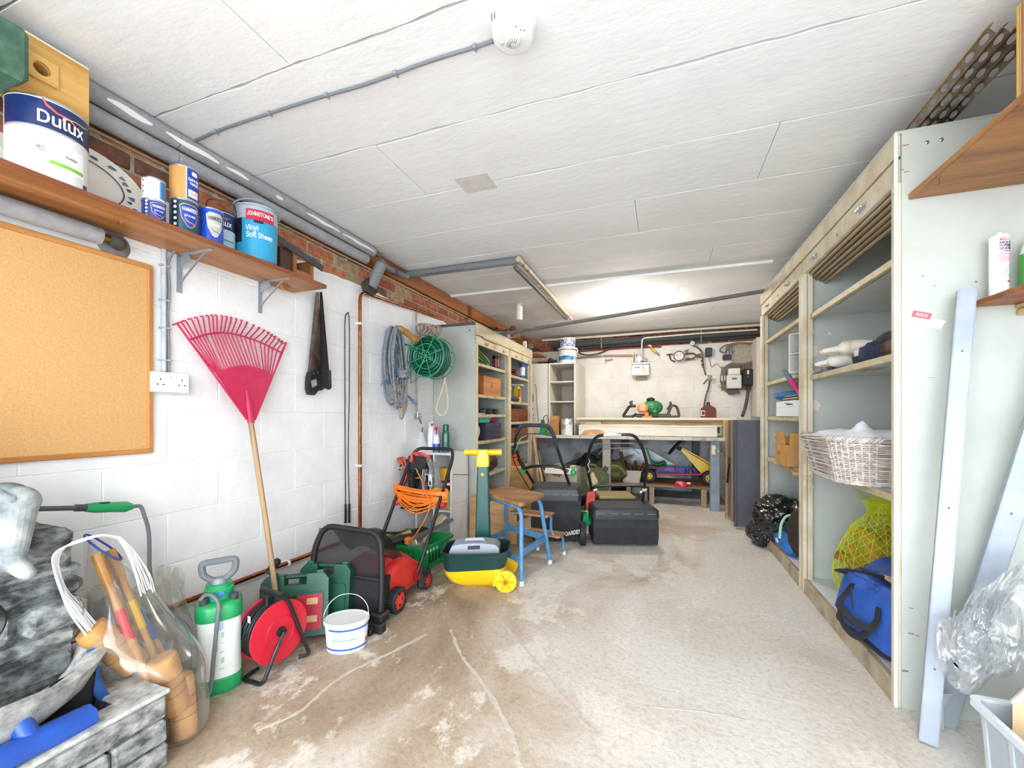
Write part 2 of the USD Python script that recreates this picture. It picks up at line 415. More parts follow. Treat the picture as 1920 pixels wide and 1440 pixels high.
# ---- ceiling of concrete planks with ragged joints
ce = struct('ceiling')
joints = [-1.5, -1.136, -.686, -.236, .214, .664, 1.114, 1.565, 2.016, 2.463, 2.905, 3.345, 3.78, 4.23, 4.68, 5.13, 5.58, 6.03, 6.45]
butts = {5: .82, 7: .82, 8: 2.51, 10: 1.06, 4: 1.9, 6: 2.9, 9: 1.9, 11: 2.4, 12: 1.3, 13: 2.2, 14: .9, 15: 2.6}
def plank(x0, x1, y0, y1, k, smooth_joint):
    xs = np.linspace(x0, x1, int((x1 - x0) / .02) + 2)
    g = .0009 if smooth_joint else .0018
    def n(s): return np.clip(meshkit.fbm(np.stack([xs * 7 + 3, np.full_like(xs, s), xs * 0], 1), 4, 5) - (.58 if smooth_joint else .40), 0, 1) * (.006 if smooth_joint else .026)
    a, b = y0 + g + n(k * 3.3), y1 - g - n(k * 3.3 + 11)
    rows = []
    for yy, zz in ((y0 + g, .12), (a, .03), (a, .0015), (a + .0012, 0), (b - .0012, 0), (b, .0015), (b, .03), (y1 - g, .12)):
        rows.append(np.stack([xs, np.broadcast_to(yy, xs.shape), np.full_like(xs, H + zz)], 1))
    return rings(np.stack(rows[::-1], 1))
for k, (a, b) in enumerate(zip(joints, joints[1:])):
    xs = [-.02] + ([butts[k]] if k in butts else []) + [W + .02]
    for x0, x1 in zip(xs, xs[1:]):
        part(ce, 'plank', plank(x0 + .0012, x1 - .0012, a, b, k, k >= 12), ceil_paint, smooth=20)
part(ce, 'roof_slab', box(-.3, W + .3, Y0, YB + .3, H + .121, H + .25), M('8b8780', .9))
part(ce, 'batten', box(0.02, 2.87, 3.765, 3.80, H - .022, H - .0005, .004), M('f4f4f2', .6))
part(ce, 'patch', rough(dens(box(1.03, 1.21, 1.93, 2.08, H - .0012, H + .001), .03), .001, 30), M('dad7d1', .9, var=.1))
# ================================================================ along the left wall and the ceiling
lag = M('a2a2a4', .85, col2='929296', vs=20, bump=.0015, bs=90)
pine = wood('d9a95f', 'b9853f', 'y')
orange_wood = wood('b87a3e', '8d5526', 'y', coat=.1)
plastic_grey = M('8a8f95', .45)
def apl(px, py, P0, n):
    d = ray(px, py); n = np.asarray(n, float); return EYE + d * ((np.asarray(P0, float) - EYE).dot(n) / d.dot(n))
def cross_seg(y0, y1, X, r, z): return cyl((X, y0, z), (X, y1, z), r, n=18)

# ---- lagged pipes in the angle of wall and ceiling
def lagged(X, z, r, y1, label, splashes=()):
    t = thing('lagged_pipe', label, 'pipe', (X, Y0, z), group=None)
    ys = [Y0, .55, .56, 1.85, 1.86, y1]
    for a, b in ((Y0, 1.20), (1.203, y1)):
        part(t, 'foam_sleeve', cyl((X, a, z), (X, b, z), r, n=20), lag, world=True)
    part(t, 'inner_pipe', cyl((X, y1, z), (X, y1 + .06, z), r * .55, n=14), M('7c5c40', .5, .6), world=True)
    for (a, b, w) in splashes:
        yy = np.linspace(a, b, 14); ph = -.35 + .06 * np.sin(yy * 40)
        hw = w / r * np.sin(np.linspace(.12, 3.0, 14)) ** .6
        rows = [np.stack([X + (r + .0012) * np.cos(ph + s * hw), yy, z + (r + .0012) * np.sin(ph + s * hw)], 1) for s in (-.5, -.15, .2, .5)]
        part(t, 'paint_splash', sheet(np.stack(rows), .001), WHITE, world=True)
    return t
def ysplash(*px): return [(ax(a, b, .12)[1], ax(c, d, .12)[1], w) for a, b, c, d, w in px]
lagged(.072, H - .038, .036, 2.5, 'upper grey foam-lagged pipe with white paint splashes, tight under the ceiling', ysplash((122, 134, 165, 160, .02), (205, 182, 290, 230, .022), (315, 245, 415, 305, .02), (428, 312, 470, 338, .014), (521, 365, 534, 374, .016), (578, 398, 640, 435, .015), (645, 440, 705, 474, .014)))
lagged(.062, H - .112, .033, 2.44, 'lower grey foam-lagged pipe running just above the orange timber plate')
t = thing('pipe_elbow', 'short grey angled pipe stub with dark collar where the lagged pipes end', 'pipe', (.09, 2.55, 2.27))
a, b = ax(716, 494, .13), ax(696, 537, .05)
part(t, 'stub', cyl(a, b, .04, n=18), M('7d7f83', .6), world=True)
part(t, 'collar', tube(spl([b + V3(.0, .05 * math.cos(q), .05 * math.sin(q)) for q in np.linspace(0, 5.5, 8)], 4, True), .016, 8), M('3b3936', .8), world=True)
part(t, 'coupling', cyl(b - V3(.05, 0, .0), b + V3(.01, 0, -.01), .05, n=16), M('4a4743', .8), world=True)
a, b = ax(722, 500, .1), ax(760, 518, .06)
part(t, 'thin_pipe', tube(bend([a + V3(0, -.05, .03), a, b, b + V3(.02, .02, -.0)], .05), .021, 10), M('77797e', .6), world=True)
part(t, 'clamp', cyl(a * .6 + b * .4, a * .5 + b * .5, .029, n=12), M('55565a', .6), world=True)

# ---- lagged pipe end under the shelf
t = thing('wall_pipe', 'grey foam-lagged pipe with brass end under the shelf, above the cork board', 'pipe', (.045, .9, 1.795))
part(t, 'foam_sleeve', cyl((.045, Y0, 1.797), (.045, .955, 1.797), .031, n=20), lag, world=True)
part(t, 'brass_end', cyl((.045, .955, 1.797), (.045, 1.0, 1.797), .013, n=12), BRASS, world=True)
part(t, 'elbow', tube(bend([(.045, .985, 1.797), (.045, 1.02, 1.797), (-.01, 1.03, 1.797)], .03), .022, 12), M('4d4c4a', .8), world=True)
part(t, 'sealant_ring', lathe([(.02, 0), (.055, 0), (.048, .004), (.022, .008)], 24), M('8d8a87', .9, var=.3, vs=30), label='grey smear of sealant on the wall').prim
stage.GetPrimAtPath(t.path + '/sealant_ring').GetAttribute('points')
p = stage.GetPrimAtPath(t.path + '/sealant_ring'); UsdGeom.Xformable(p).AddTransformOp().Set(Gf.Matrix4d(0, 1, 0, 0, 0, 0, 1, 0, 1, 0, 0, 0, -.045, .12, .0, 1))

# ---- cork board
cork = M('d9aa70', .9, col2='c99a5d', vs=110, bump=.0012, bs=300, lo=.35, hi=.75, det=6.0)
t = thing('cork_board', 'large cork notice board in a thin pine frame on the white wall', 'notice board', (0, .55, 1.36))
fy0, fy1, fz0, fz1 = -.05, 1.147, .962, 1.754
part(t, 'cork_panel', box(.001, .009, fy0 + .01, fy1 - .01, fz0 + .01, fz1 - .01), cork, world=True)
fw = .019
part(t, 'frame_rail', box(.001, .018, fy0, fy1, fz1 - fw, fz1, .003), wood('c98f4d', 'ad7233', 'y'), world=True)
part(t, 'frame_rail', box(.001, .018, fy0, fy1, fz0, fz0 + fw, .003), wood('c98f4d', 'ad7233', 'y'), world=True)
part(t, 'frame_stile', box(.001, .0182, fy1 - fw, fy1, fz0 + fw, fz1 - fw, .003), wood('c98f4d', 'ad7233', 'z'), world=True)
part(t, 'frame_stile', box(.001, .0182, fy0, fy0 + fw, fz0 + fw, fz1 - fw, .003), wood('c98f4d', 'ad7233', 'z'), world=True)

# ---- twin socket and its cable
sy, sz = ax(320.5, 718, .03)[1], 1.263
t = thing('wall_socket', 'white double power socket on the wall beside the cork board', 'socket', (0, sy, sz))
part(t, 'back_box', box(.0, .026, -.073, .073, -.043, .043, .003), M('dcdcda', .5))
fp_ = part(t, 'face_plate', box(.026, .034, -.0735, .0735, -.0435, .0435, .0035), M('ececea', .35))
for s in (-1, 1):
    part(fp_, 'rocker_switch', cbox(.0355, s * .012, .022, .004, .012, .02, .002), M('f2f2f0', .3))
    for dy, dz, w, h in ((0, .012, .0035, .009), (-.011, -.01, .0075, .004), (.011, -.01, .0075, .004)):
        part(fp_, 'pin_hole', cbox(.0341, s * .042 + dy, dz, .0008, w, h), M('222222', .8))
part(t, 'lettering', onwall(cbox(0, .028, 0, .03, .0012, .0006), 0, 0, .034), M('9a9a9a', .6))
cy = ax(310, 588, .02)[1]
t = thing('cable_conduit', 'pale grey conduit and cable running down from the shelf to the socket', 'cable', (.01, cy, 1.31))
part(t, 'conduit', cyl((.011, cy, 1.31), (.011, cy, 1.84), .010, n=12), M('c3c8cc', .6, col2='9fa5ab', vs=14), world=True)
part(t, 'cable', tube(spl([(.012, cy + .016, 1.30), (.012, cy + .018, 1.42), (.012, cy + .014, 1.55), (.012, cy + .02, 1.68), (.014, cy + .014, 1.78), (.03, cy + .03, 1.845)], 6), .0055, 8), M('7f858c', .5), world=True)
for zz in (1.36, 1.50, 1.62, 1.77):
    part(t, 'clip', box(.0, .020, cy - .016, cy + .026, zz - .004, zz + .004, .001), M('a9aeb3', .5), world=True)

# ---- shelf
ZS = 1.862
t = thing('wall_shelf', 'long stained wooden shelf high on the wall, loaded with paint tins', 'shelf', (0, 1.0, ZS - .02))
part(t, 'board', box(.0, .252, -.4, 1.872, ZS - .021, ZS, .002), wood('c08850', '99622f', 'y', coat=.15), world=True)
part(t, 'front_lip', box(.252, .2545, -.4, 1.868, ZS - .020, ZS - .001, .001), wood('9a5a33', '7a4224', 'y', coat=.15), world=True)
part(t, 'end_block', extr([(0, 0), (.06, 0), (.03, -.03)], .02), orange_wood, world=False)
UsdGeom.Xformable(stage.GetPrimAtPath(t.path + '/end_block')).AddTransformOp().Set(Gf.Matrix4d(0, 1, 0, 0, 0, 0, 1, 0, 1, 0, 0, 0, .07, .71, -.002, 1))
for py_ in (1.255, 1.655):
    br = part(t, 'bracket', [beam((.004, py_, ZS - .19), (.004, py_, ZS - .022), .022, .003, (1, 0, 0)), beam((.0, py_, ZS - .0235), (.215, py_, ZS - .0235), .02, .003, (0, 0, 1)),
        beam((.006, py_, ZS - .15), (.17, py_, ZS - .030), .006, .006, (0, 0, 1)), extr([(0, 0), (.075, 0), (0, -.075)], .003) if False else beam((.003, py_, ZS - .06), (.07, py_, ZS - .028), .003, .045)], M('aab4c0', .4, .5, var=.2, vs=30), world=True)
for yy in (.52, .95):
    part(t, 'cup_hook', tube(spl([(.16, yy, ZS - .02), (.16, yy, ZS - .035), (.17, yy, ZS - .045), (.182, yy, ZS - .038), (.184, yy, ZS - .03)], 4), .0016, 6), BRASS, world=True)

# ---- paint tins
def tin(name, label, c, R, h, body, phi=0.0, bands=(), art=(), cat_='paint tin', lid=None, handle=None, taper=0.0, rim=None, group=None):
    """bands: (material, a0, a1, z0, z1); art: (name, flat mesh, material, centre angle, z)"""
    t = thing(name, label, cat_, c, phi, group)
    rm = rim or M('c4c7cb', .3, .9)
    r0 = R * (1 - taper)
    bd = part(t, 'body', lathe([(.001, .0), (r0 - .002, 0), (r0, .003), (R - .0005, h - .004), (R - .001, h)], 40), body, smooth=40)
    part(t, 'rim', lathe([(R - .012, h - .006), (R + .0012, h - .006), (R + .0016, h - .003), (R + .001, h), (R - .006, h + .0005), (R - .009, h - .003)], 40), rm, smooth=40)
    part(t, 'lid', lathe([(.001, h - .004), (R - .010, h - .004), (R - .010, h - .001), (.001, h - .0012)], 32), lid or rm)
    def rr(z): return r0 + (R - r0) * z / h
    for bi, (m_, a0, a1, z0, z1, *zt) in enumerate(bands):
        RR = max(rr(z0), rr(z1)) + .0002 + .0004 * bi
        part(bd, 'label_band', arc(RR, math.radians(a0), math.radians(a1), z0, z1, .0003 + .0003 * len(zt), 26, *(zt[:1])), m_, smooth=40)
    for nm, m_, mat_, a, z in art:
        part(bd, nm, wrap(dens(m_, .008), rr(z) + .0006 + .0004 * len(bands), math.radians(a), z), mat_, smooth=False)
    if handle:
        part(t, 'wire_handle', tube(spl([((R + .003) * math.cos(q), (R + .003) * math.sin(q) * s, zz) for q, zz, s in handle], 6), .002, 6), rm)
    return t
def flame(w, h):
    """small swoosh artwork"""
    p = [(-w / 2, h), (-w * .38, h * .5), (-w * .1, h * .12), (w * .2, .1 * h), (w / 2, -h * .35), (w * .46, -.42 * h), (w * .2, -h * .05), (-.12 * w, -.02 * h), (-.4 * w, h * .3), (-w * .5, h * .75)]
    return extr(p, .0004)
NAVY, DBLUE, SKYB, CREAMW = M('10265f', .3, coat=.3), M('1d3fa8', .3, coat=.3), M('2f9fca', .35), M('e9e7e4', .4)
INKW, INKK = M('f4f4f4', .5), M('26262a', .6)
p = V3(.158, 0, ZS); p[1] = ax(90, 270, .158)[1]
tin('paint_tin', 'largest white and navy paint tin, under the wooden nest box', p, .093, .245, CREAMW, 0,
    [(NAVY, -95, 95, .150, .236, lambda q: .236), (M('b9b4b0', .3, .4), -95, 20, .146, .1515), (M('f6f6f4', .4), -22, 34, .035, .115), (M('7fc241', .4), -20, 32, .045, .056), (M('3a3f4e', .4), 34, 44, .0, .022)],
    [('lettering', ctext('Dulux', .037, bold=True, width=.112), INKW, -2, .184), ('swoosh', flame(.085, .042), M('e8695a', .4), -4, .205), ('swoosh', mv(sc(flame(.085, .036), 1, -.5), .02, .004), M('cfd86a', .4), 10, .206),
     ('lettering', ctext('Satin', .007, width=.03), M('8a8a8a', .5), 10, .082), ('emblem', cbox(0, 0, 0, .022, .018, .0004), M('9db0d8', .5), -33, .085), ('emblem', cbox(0, 0, .0004, .008, .006, .0004), M('e06a4a', .5), -34, .087)])
q = [(265, 312, 288, 340, .19, .0365, .083), (318, 373, 345, 318, .19, .048, .134)]
def pair(q, top, bot):
    x0, x1, cx, ty, X, R, h = q
    y = ax(cx, ty, X)[1]
    return (X, y, ZS), (X, y, ZS + h), R, h
silver = M('c9ccd0', .3, .9)
lo, hi, R, h = pair(q[0], 0, 0)
badge = lambda w, hh: extr([(-w / 2, hh * .4), (-w * .3, hh * .5), (w * .3, hh * .5), (w / 2, hh * .4), (w * .42, -.1 * hh), (w * .15, -.45 * hh), (0, -.5 * hh), (-w * .15, -.45 * hh), (-w * .42, -.1 * hh)], .0004)
def hammer(nm, lab, c, R, h, phi, base, gold=True, dark=None):
    return tin(nm, lab, c, R, h, base, phi, [(dark or NAVY, -62, -30, .012, h - .012)] if dark else [],
        [('badge', badge(R * 1.5, h * .72), M('d9a75e' if gold else 'd8d5cc', .35, .3), 14, h * .5), ('badge', mv(badge(R * 1.36, h * .66), 0, 0, .0004), M('2648b0' if gold else 'c3c0b8', .35, .1), 14, h * .5),
         ('lettering', mv(ctext('HAMMERITE', h * .11, width=R * 1.1), 0, 0, .0008), INKW if gold else INKK, 14, h * .69), ('lettering', mv(ctext('METAL PAINT', h * .06, width=R * .8), 0, 0, .0008), INKW, 14, h * .5), ('swoosh', mv(flame(R * .8, h * .18), 0, 0, .0008), M('e2b15e' if gold else '6e6e74', .4), 14, h * .3)]
        + [('emblem', mv(extr(rrect(R * .26, R * .26, R * .12), .0004), 0, 0, .0004), M('cfd6e6', .4), -45, h * zz) for zz in ((.2, .37, .54, .71, .86) if dark else ())])
hammer('paint_tin', 'lower small blue tin of metal paint, directly right of the floral platter', lo, R, h, math.radians(-18), M('2a4fa0', .35), True, M('1f3a80', .35))
tin('paint_tin', 'small white tin with blue edge stacked on the smallest metal paint tin', hi, R, h, M('e4e6ea', .45), math.radians(-25), [(M('2f7fc0', .35), 32, 88, .008, h - .008), (M('7fa9c9', .35), 24, 32, .008, h - .008)], [('lettering', cbox(0, zz, 0, .028, .0016, .0003), M('b4bac4', .5), -12, h * .3) for zz in (.0, .006, .012, .018, .024, .03)] + [('emblem', cbox(0, 0, 0, .005, .003, .0003), INKK, -58, h * z_) for z_ in (.3, .55, .8)], rim=silver)
lo, hi, R, h = pair(q[1], 0, 0)
hammer('paint_tin', 'lower dark teal metal paint tin under the wood-grain varnish tin', lo, R, h, math.radians(-22), M('2c5a70', .3, .3), True, M('14222c', .35))
tin('paint_tin', 'blue and wood-grain varnish tin on top of the dark teal tin', hi, R, h, wood('e0b06a', 'cc9650', 'z'), math.radians(-28), [(DBLUE, 8, 92, .004, h - .004), (M('b7d2ea', .3), 3, 8, .004, h - .004), (M('eef0f2', .4), 12, 60, .012, .042)],
    [('lettering', ctext('Quick Dry', h * .085, width=R * .95), INKW, 38, h * .63), ('lettering', ctext('Varnish', h * .085, width=R * .75), INKW, 38, h * .51), ('emblem', extr(rrect(R * .5, h * .13, R * .12), .0004), INKW, 40, h * .82), ('lettering', cbox(0, 0, .0002, R * .5, .003, .0006), M('c96a3a', .5), 36, h * .2)], rim=silver)
c = ax(396, 400, .2)
hammer('paint_tin', 'small bright blue tin of smooth metal paint with a silver badge', (.2, c[1], ZS), .044, .145, math.radians(-30), M('1f47b8', .3, col2='2a57cc', vs=60), False)
c = ax(418, 395, .11)
tin('paint_tin', 'pale blue and navy paint tin with raised handle, behind the bright blue tin', (.1, c[1], ZS), .055, .2, M('bcd9e6', .4), math.radians(-36), [(NAVY, -100, 100, .115, .19), (M('2f9fca', .35), -60, 60, .062, .068)], [('lettering', ctext('Dulux', .024, width=.075), INKW, 6, .142), ('swoosh', flame(.05, .018), M('e8695a', .4), 0, .165), ('swoosh', sc(flame(.05, .014), 1, -.7), M('cfd86a', .4), 8, .164)],
    handle=[(math.pi / 2, .17, 1), (math.pi * .45, .21, 1), (math.pi * .3, .245, .9), (-math.pi * .3, .245, .9), (-math.pi * .45, .21, 1), (-math.pi / 2, .17, 1)], rim=M('2b2d33', .4))
c = ax(481, 400, .145)
t = tin('paint_tub', 'big blue-fronted plastic tub of emulsion with grey lid and curved handle', (.145, c[1], ZS), .094, .272, M('9aa2ab', .4), math.radians(-36),
    [(SKYB, -66, 66, .012, .2), (M('a9b6c2', .4), -66, 66, .2, .258), (M('20242c', .4), -66, -42, .085, .2), (M('b8bcc4', .4), -66, -42, .03, .085), (M('f2f4f5', .4), -34, 44, .062, .1, None) if False else (M('f2f4f5', .4), -34, 42, .062, .098), (M('1d2430', .4), 54, 66, .0, .05)],
    [('banner', cbox(0, 0, .0, .125, .05, .0005), M('c8203f', .4), 8, .218), ('lettering', mv(ctext("JOHNSTONE'S", .019, width=.115), 0, 0, .0006), INKW, 8, .222), ('banner', cbox(0, 0, 0, .04, .012, .0006), M('20242c', .4), 2, .186),
     ('lettering', ctext('Vinyl', .024, width=.055), INKW, -14, .155), ('lettering', ctext('Soft Sheen', .024, width=.115), INKW, 6, .122), ('lettering', cbox(0, 0, 0, .085, .004, .0004), INKW, -2, .046), ('lettering', cbox(0, 0, 0, .1, .003, .0004), INKW, 4, .034)],
    taper=.06, rim=M('b4babf', .4), lid=M('b4babf', .4), cat_='paint tub')
part(t, 'carry_handle', tube(spl([(.0, .099, .25), (.05, .092, .272), (.08, .05, .287), (.088, 0, .29), (.08, -.05, .287), (.05, -.092, .272), (0, -.099, .25)], 6), .005, 8, flat=.5), M('8f969c', .4))

# ---- nest box lying on the large tin
y1 = ax(167, 190, .2)[1]
yh = ax(76, 150, .2)[1]
t = thing('nest_box', 'pine bird nest box with green roof, lying on its side on the tin', 'nest box', (.1, .75, ZS + .2475))
zb = ZS + .2475
bodyo = extr([(0, 0), (y1 - .62, 0), (y1 - .62, .19), (0, .19)], .088, [Polygon(rrect(.034, .034, .0169, 6)).exterior.coords] and [[(x + yh - .62, y + .1) for x, y in rrect(.036, .036, .0179, 6)]])
nb_ = part(t, 'body', frm(bodyo, (.112, .62, zb), (0, 1, 0), (0, 0, 1)), wood('dcae62', 'bf8d42', 'y'), world=True)
part(nb_, 'hole_plate', frm(extr(rrect(.075, .075, .002, 1) + [0, 0], .009, [rrect(.04, .04, .0199, 6)]), (.2, yh, zb + .1), (0, 1, 0), (0, 0, 1)), wood('e0b266', 'c8964a', 'y'), world=True)
part(nb_, 'hole_backing', box(.13, .134, .63, y1 - .02, zb + .03, zb + .17), BLACK, world=True)
yr = ax(57, 120, .27)[1]
part(t, 'roof', box(.112, .275, yr - .3, yr, zb - .004, zb + .155, .014), wood('56806a', '3c5c4c', 'x', bump=.0015), world=True)
part(t, 'hinge_strip', box(.112, .2, .7, y1, zb + .19, zb + .196, .001), M('e7e7e4', .6), world=True)

# ---- oval floral platter against the bricks
t = thing('serving_platter', 'oval white floral serving platter leaning behind the largest paint tin', 'platter', (.05, .9, ZS))
yc, rx, ry = .9, .2, .128
R3 = Ry(math.radians(-8))
def plat(m): return rot((m[0], m[1]), R3)[0] + [.028, yc, ZS + ry + .0], m[1]
def ell(s, dx, n=48):
    a = np.linspace(0, 2 * math.pi, n, endpoint=False); return np.stack([np.full(n, dx), rx * s * np.cos(a), ry * s * np.sin(a)], 1)
ds_ = part(t, 'dish', plat(rings([ell(.02, .004), ell(.62, .004), ell(.68, .010), ell(1.0, .022), ell(1.0, .018), ell(.68, .004), ell(.6, -.004), ell(.02, -.004)][::-1])), M('ece6da', .25, coat=.5, var=.06), world=True, smooth=50)
part(ds_, 'painted_line', plat(rings([ell(.655, .0095), ell(.675, .0108), ell(.675, .0118), ell(.655, .0105)], closed_v=True)), M('3c3d55', .4), world=True)
r_ = np.random.default_rng(3)
for k in range(26):
    a = k / 26 * 2 * math.pi + r_.uniform(-.08, .08); s = r_.uniform(.76, .93)
    m_ = extr(np.array([(math.cos(q) * (1 + .4 * math.sin(3 * q + k)), math.sin(q) * .6) for q in np.linspace(0, 6.28, 10)[:-1]]) * r_.uniform(.008, .015), .0008)
    xx = .010 + (s - .68) / .32 * .012 + .0004
    part(ds_, 'flower_print', plat(frm(m_, (xx, rx * s * math.cos(a), ry * s * math.sin(a)), (0, 1, 0), (0, 0, 1))), M(['5a6f96', '47587a', '8b6f90', '6f8a7c'][k % 4], .4), world=True, smooth=False)
# ---- small timber box with a metal strap at the shelf end
y0, y1 = ax(527, 480, .12)[1], ax(581, 500, .12)[1]
t = thing('timber_block', 'weathered little timber box with a slotted metal strap at the shelf end', 'wooden box', (.1, (y0 + y1) / 2, ZS))
wb = wood('8f5d33', '6a3f22', 'z')
part(t, 'dark_block', box(.03, .14, y0 - .02, y0 + .055, ZS, ZS + .16, .003), wood('5c3a2c', '43281f', 'z'), world=True)
part(t, 'post', box(.03, .15, y0 + .056, y0 + .075, ZS, ZS + .15, .002), wood('b98048', '94602f', 'z'), world=True)
part(t, 'post', box(.03, .15, y1 - .02, y1, ZS, ZS + .145, .002), wood('a86f3c', '87562b', 'z'), world=True)
part(t, 'base_block', box(.03, .152, y0 + .075, y1 - .02, ZS, ZS + .065, .002), wood('b07a45', '8a5a2d', 'x'), world=True)
part(t, 'back_board', box(.03, .045, y0 + .075, y1 - .02, ZS + .065, ZS + .15, .002), wood('7d6a3a', '6a5730', 'z'), world=True)
part(t, 'metal_strap', [beam((.155, y0 - .06, ZS + .185), (.158, y1 + .06, ZS + .125), .006, .036), beam((.157, y1 - .03, ZS + .137), (.161, y1 + .055, ZS + .128), .008, .02)], M('5d6063', .5, .7, var=.3, vs=30), world=True)

# ---- leaf rake leaning on the wall
red = M('c21f4e', .4, col2='d24a70', vs=7, lo=.5, hi=.8)
t = thing('leaf_rake', 'pink-red plastic leaf rake with a wooden handle leaning on the wall', 'rake', (.3, 1.5, 0))
P0 = V3(.30, 0, 0.02); pn = unit(V3(1.5, 0, .27))          # plane through the foot of the handle and the wall
A = lambda x, y: apl(x, y, P0, pn)
outer = spl([(332, 606), (356, 597), (388, 590.5), (413, 590), (440, 595), (470, 605), (500, 619), (520, 631), (537, 642)], 12)
mid = spl([(355, 637), (392, 626), (430, 625), (480, 639), (527, 661)], 12)
inn = spl([(403, 697), (420, 692), (455, 685), (490, 692), (512, 705)], 12)
samp = lambda a, q: a[int(round(q * (len(a) - 1)))]
NT = 24
for k in range(NT):
    q = k / (NT - 1)
    o, m_, i_ = A(*samp(outer, q)), A(*samp(mid, q)), A(*samp(inn, q))
    o2 = o + V3(-.032, 0, -.006)
    part(t, 'tine', tube(bend([i_, m_, o, o2], .012, 4), .0034, 6), red, world=True)
part(t, 'cross_band', tube([A(*p_) + V3(.003, 0, 0) for p_ in mid], .0045, 6), red, world=True)
pl2 = [A(*p_) for p_ in inn] + [A(478, 786), A(463, 786)]
ex, ey = unit(A(512, 705) - A(403, 697)), None
ey = unit(np.cross(pn, ex)); o = A(463, 786)
poly = [((p_ - o).dot(ex), (p_ - o).dot(ey)) for p_ in pl2]
part(t, 'head_plate', frm(extr(poly, .006), o - pn * .003, ex, ey), red, world=True)
part(t, 'socket', tube([A(462, 732), A(466, 760), A(471, 793)], [.006, .014, .016], 12), red, world=True)
for a, b in (((332, 606), (463, 787)), ((537, 642), (478, 787))):
    part(t, 'edge_rib', tube([A(*a), A(*b)], .0045, 6), red, world=True)
h0, h1 = A(470, 790), A(531, 1212)
h1 = h0 + (h1 - h0) * (h0[2] - .0) / (h0[2] - h1[2])
part(t, 'handle', tube([h0, h0 * .5 + h1 * .5 + V3(0, .004, 0), h1], .0125, 12), wood('b99a6f', '8d7350', 'z'), world=True)

# ---- two hand saws hanging under the end of the shelf
steel = M('77716a', .35, .85, col2='5a4436', vs=14)
t = thing('hand_saw', 'hand saw with rust-spotted blade and black handle hanging flat to the wall', 'saw', (.03, 2.0, 1.5))
S = lambda x, y, X=.03: ax(x, y, X)
def plate(pts, th, nrm):
    o = pts[0]; n = unit(nrm); ex = unit(pts[1] - pts[0]); ex = unit(ex - n * ex.dot(n)); ey = np.cross(n, ex)
    poly = [((p_ - o).dot(ex), (p_ - o).dot(ey)) for p_ in pts]
    return frm(extr(poly, th), o - n * th / 2, ex, ey, n)
part(t, 'blade', plate([S(592, 548), S(599, 548), S(601, 700), S(577, 698)], .0015, (1, 0, 0)), steel, world=True)
hp = [S(x, y) for x, y in ((578, 697), (590, 694), (601, 697), (601, 732), (594, 733), (588, 741), (577, 740), (574, 728), (575, 708))]
hole = [S(x, y) for x, y in ((580, 714), (596, 708), (597, 722), (583, 730))]
ex, ey = V3(0, 1, 0), V3(0, 0, 1)
part(t, 'handle', frm(extr([((p_ - hp[0]).dot(ex), (p_ - hp[0]).dot(ey)) for p_ in hp], .022, [[((p_ - hp[0]).dot(ex), (p_ - hp[0]).dot(ey)) for p_ in hole]]), hp[0] - V3(.011, 0, 0), ex, ey), BLACKP, world=True)
for x, y in ((586, 701), (593, 699)):
    part(t, 'handle_screw', ball(S(x, y) + V3(.011, 0, 0), .0035, 1), CHROME, world=True)
t = thing('hand_saw', 'dark hand saw hanging edge-out beside the rust-spotted one', 'saw', (.06, 2.05, 1.5))
yy = ax(603, 640, .03)[1]
bl = [(.018, 0, ax(602, 548, .02)[2]), (.034, 0, ax(602, 548, .02)[2]), (.09, 0, ax(603, 697, .02)[2]), (.012, 0, ax(603, 697, .02)[2])]
part(t, 'blade', plate([V3(x, yy, z) for x, _, z in bl], .0015, (0, -1, 0)), M('3a3432', .4, .7), world=True)
zz = bl[2][2]
hp = [(.006, zz + .01), (.05, zz + .02), (.095, zz + .005), (.10, zz - .10), (.085, zz - .115), (.055, zz - .10), (.03, zz - .115), (.008, zz - .1)]
part(t, 'handle', plate([V3(x, yy, z) for x, z in hp], .022, (0, -1, 0)), BLACKP, world=True)

# ---- black cord looped over a nail
t = thing('skipping_rope', 'thin black cord with plastic ends hanging doubled over a nail', 'cord', (.015, 2.25, 1.2))
loop = [S(648, 950, .014), S(647, 800, .012), S(646.5, 650, .012), S(647, 600, .012), S(650.5, 588, .014), S(654.5, 600, .012), S(655, 720, .012), S(653, 850, .012), S(655, 950, .014)]
part(t, 'cord', tube(spl(loop, 6), .0032, 6), BLACK, world=True)
for e in (S(648, 945, .014), S(655, 945, .014)):
    part(t, 'cord_end', cyl(e, e - V3(0, 0, .13), .007, .008, 10), BLACK, world=True)
part(t, 'nail', cyl(S(650.5, 590, -.005), S(650.5, 590, .025), .002, n=6), ZINC, world=True)

# ---- copper pipes on the wall
yv, zl, zt = 2.415, .272, 2.0
t = thing('copper_pipe', 'copper pipe running low along the wall, up it and over to the cabinet', 'pipe', (.03, yv, zl))
part(t, 'tube', tube(bend([(.03, .3, zl + .02), (.03, yv, zl), (.03, yv, zt), (.03, 3.42, zt + .055)], .07, 6), .0115, 12), COPPER, world=True, smooth=60)
for pz in (ax(676, 607, .03)[2], ax(676, 873, .03)[2]):
    part(t, 'pipe_clip', box(.0, .045, yv - .014, yv + .014, pz - .009, pz + .009, .004), WHITE, world=True)
yc = ax(540, 1054, .03)[1]
part(t, 'pipe_clip', box(.0, .045, yc - .009, yc + .009, zl - .013, zl + .018, .004), WHITE, world=True)
ty = ax(780, 760, .02)[1]
t = thing('wall_tap', 'small chrome outside tap on a thin pipe below the hose basket', 'tap', (.02, ty, 1.1))
part(t, 'feed_pipe', tube([(.022, ty, 2.05), (.022, ty, 1.2), (.03, ty - .005, 1.16)], .008, 8), M('8a5a40', .5, .6, col2='c9c4bc', vs=12), world=True)
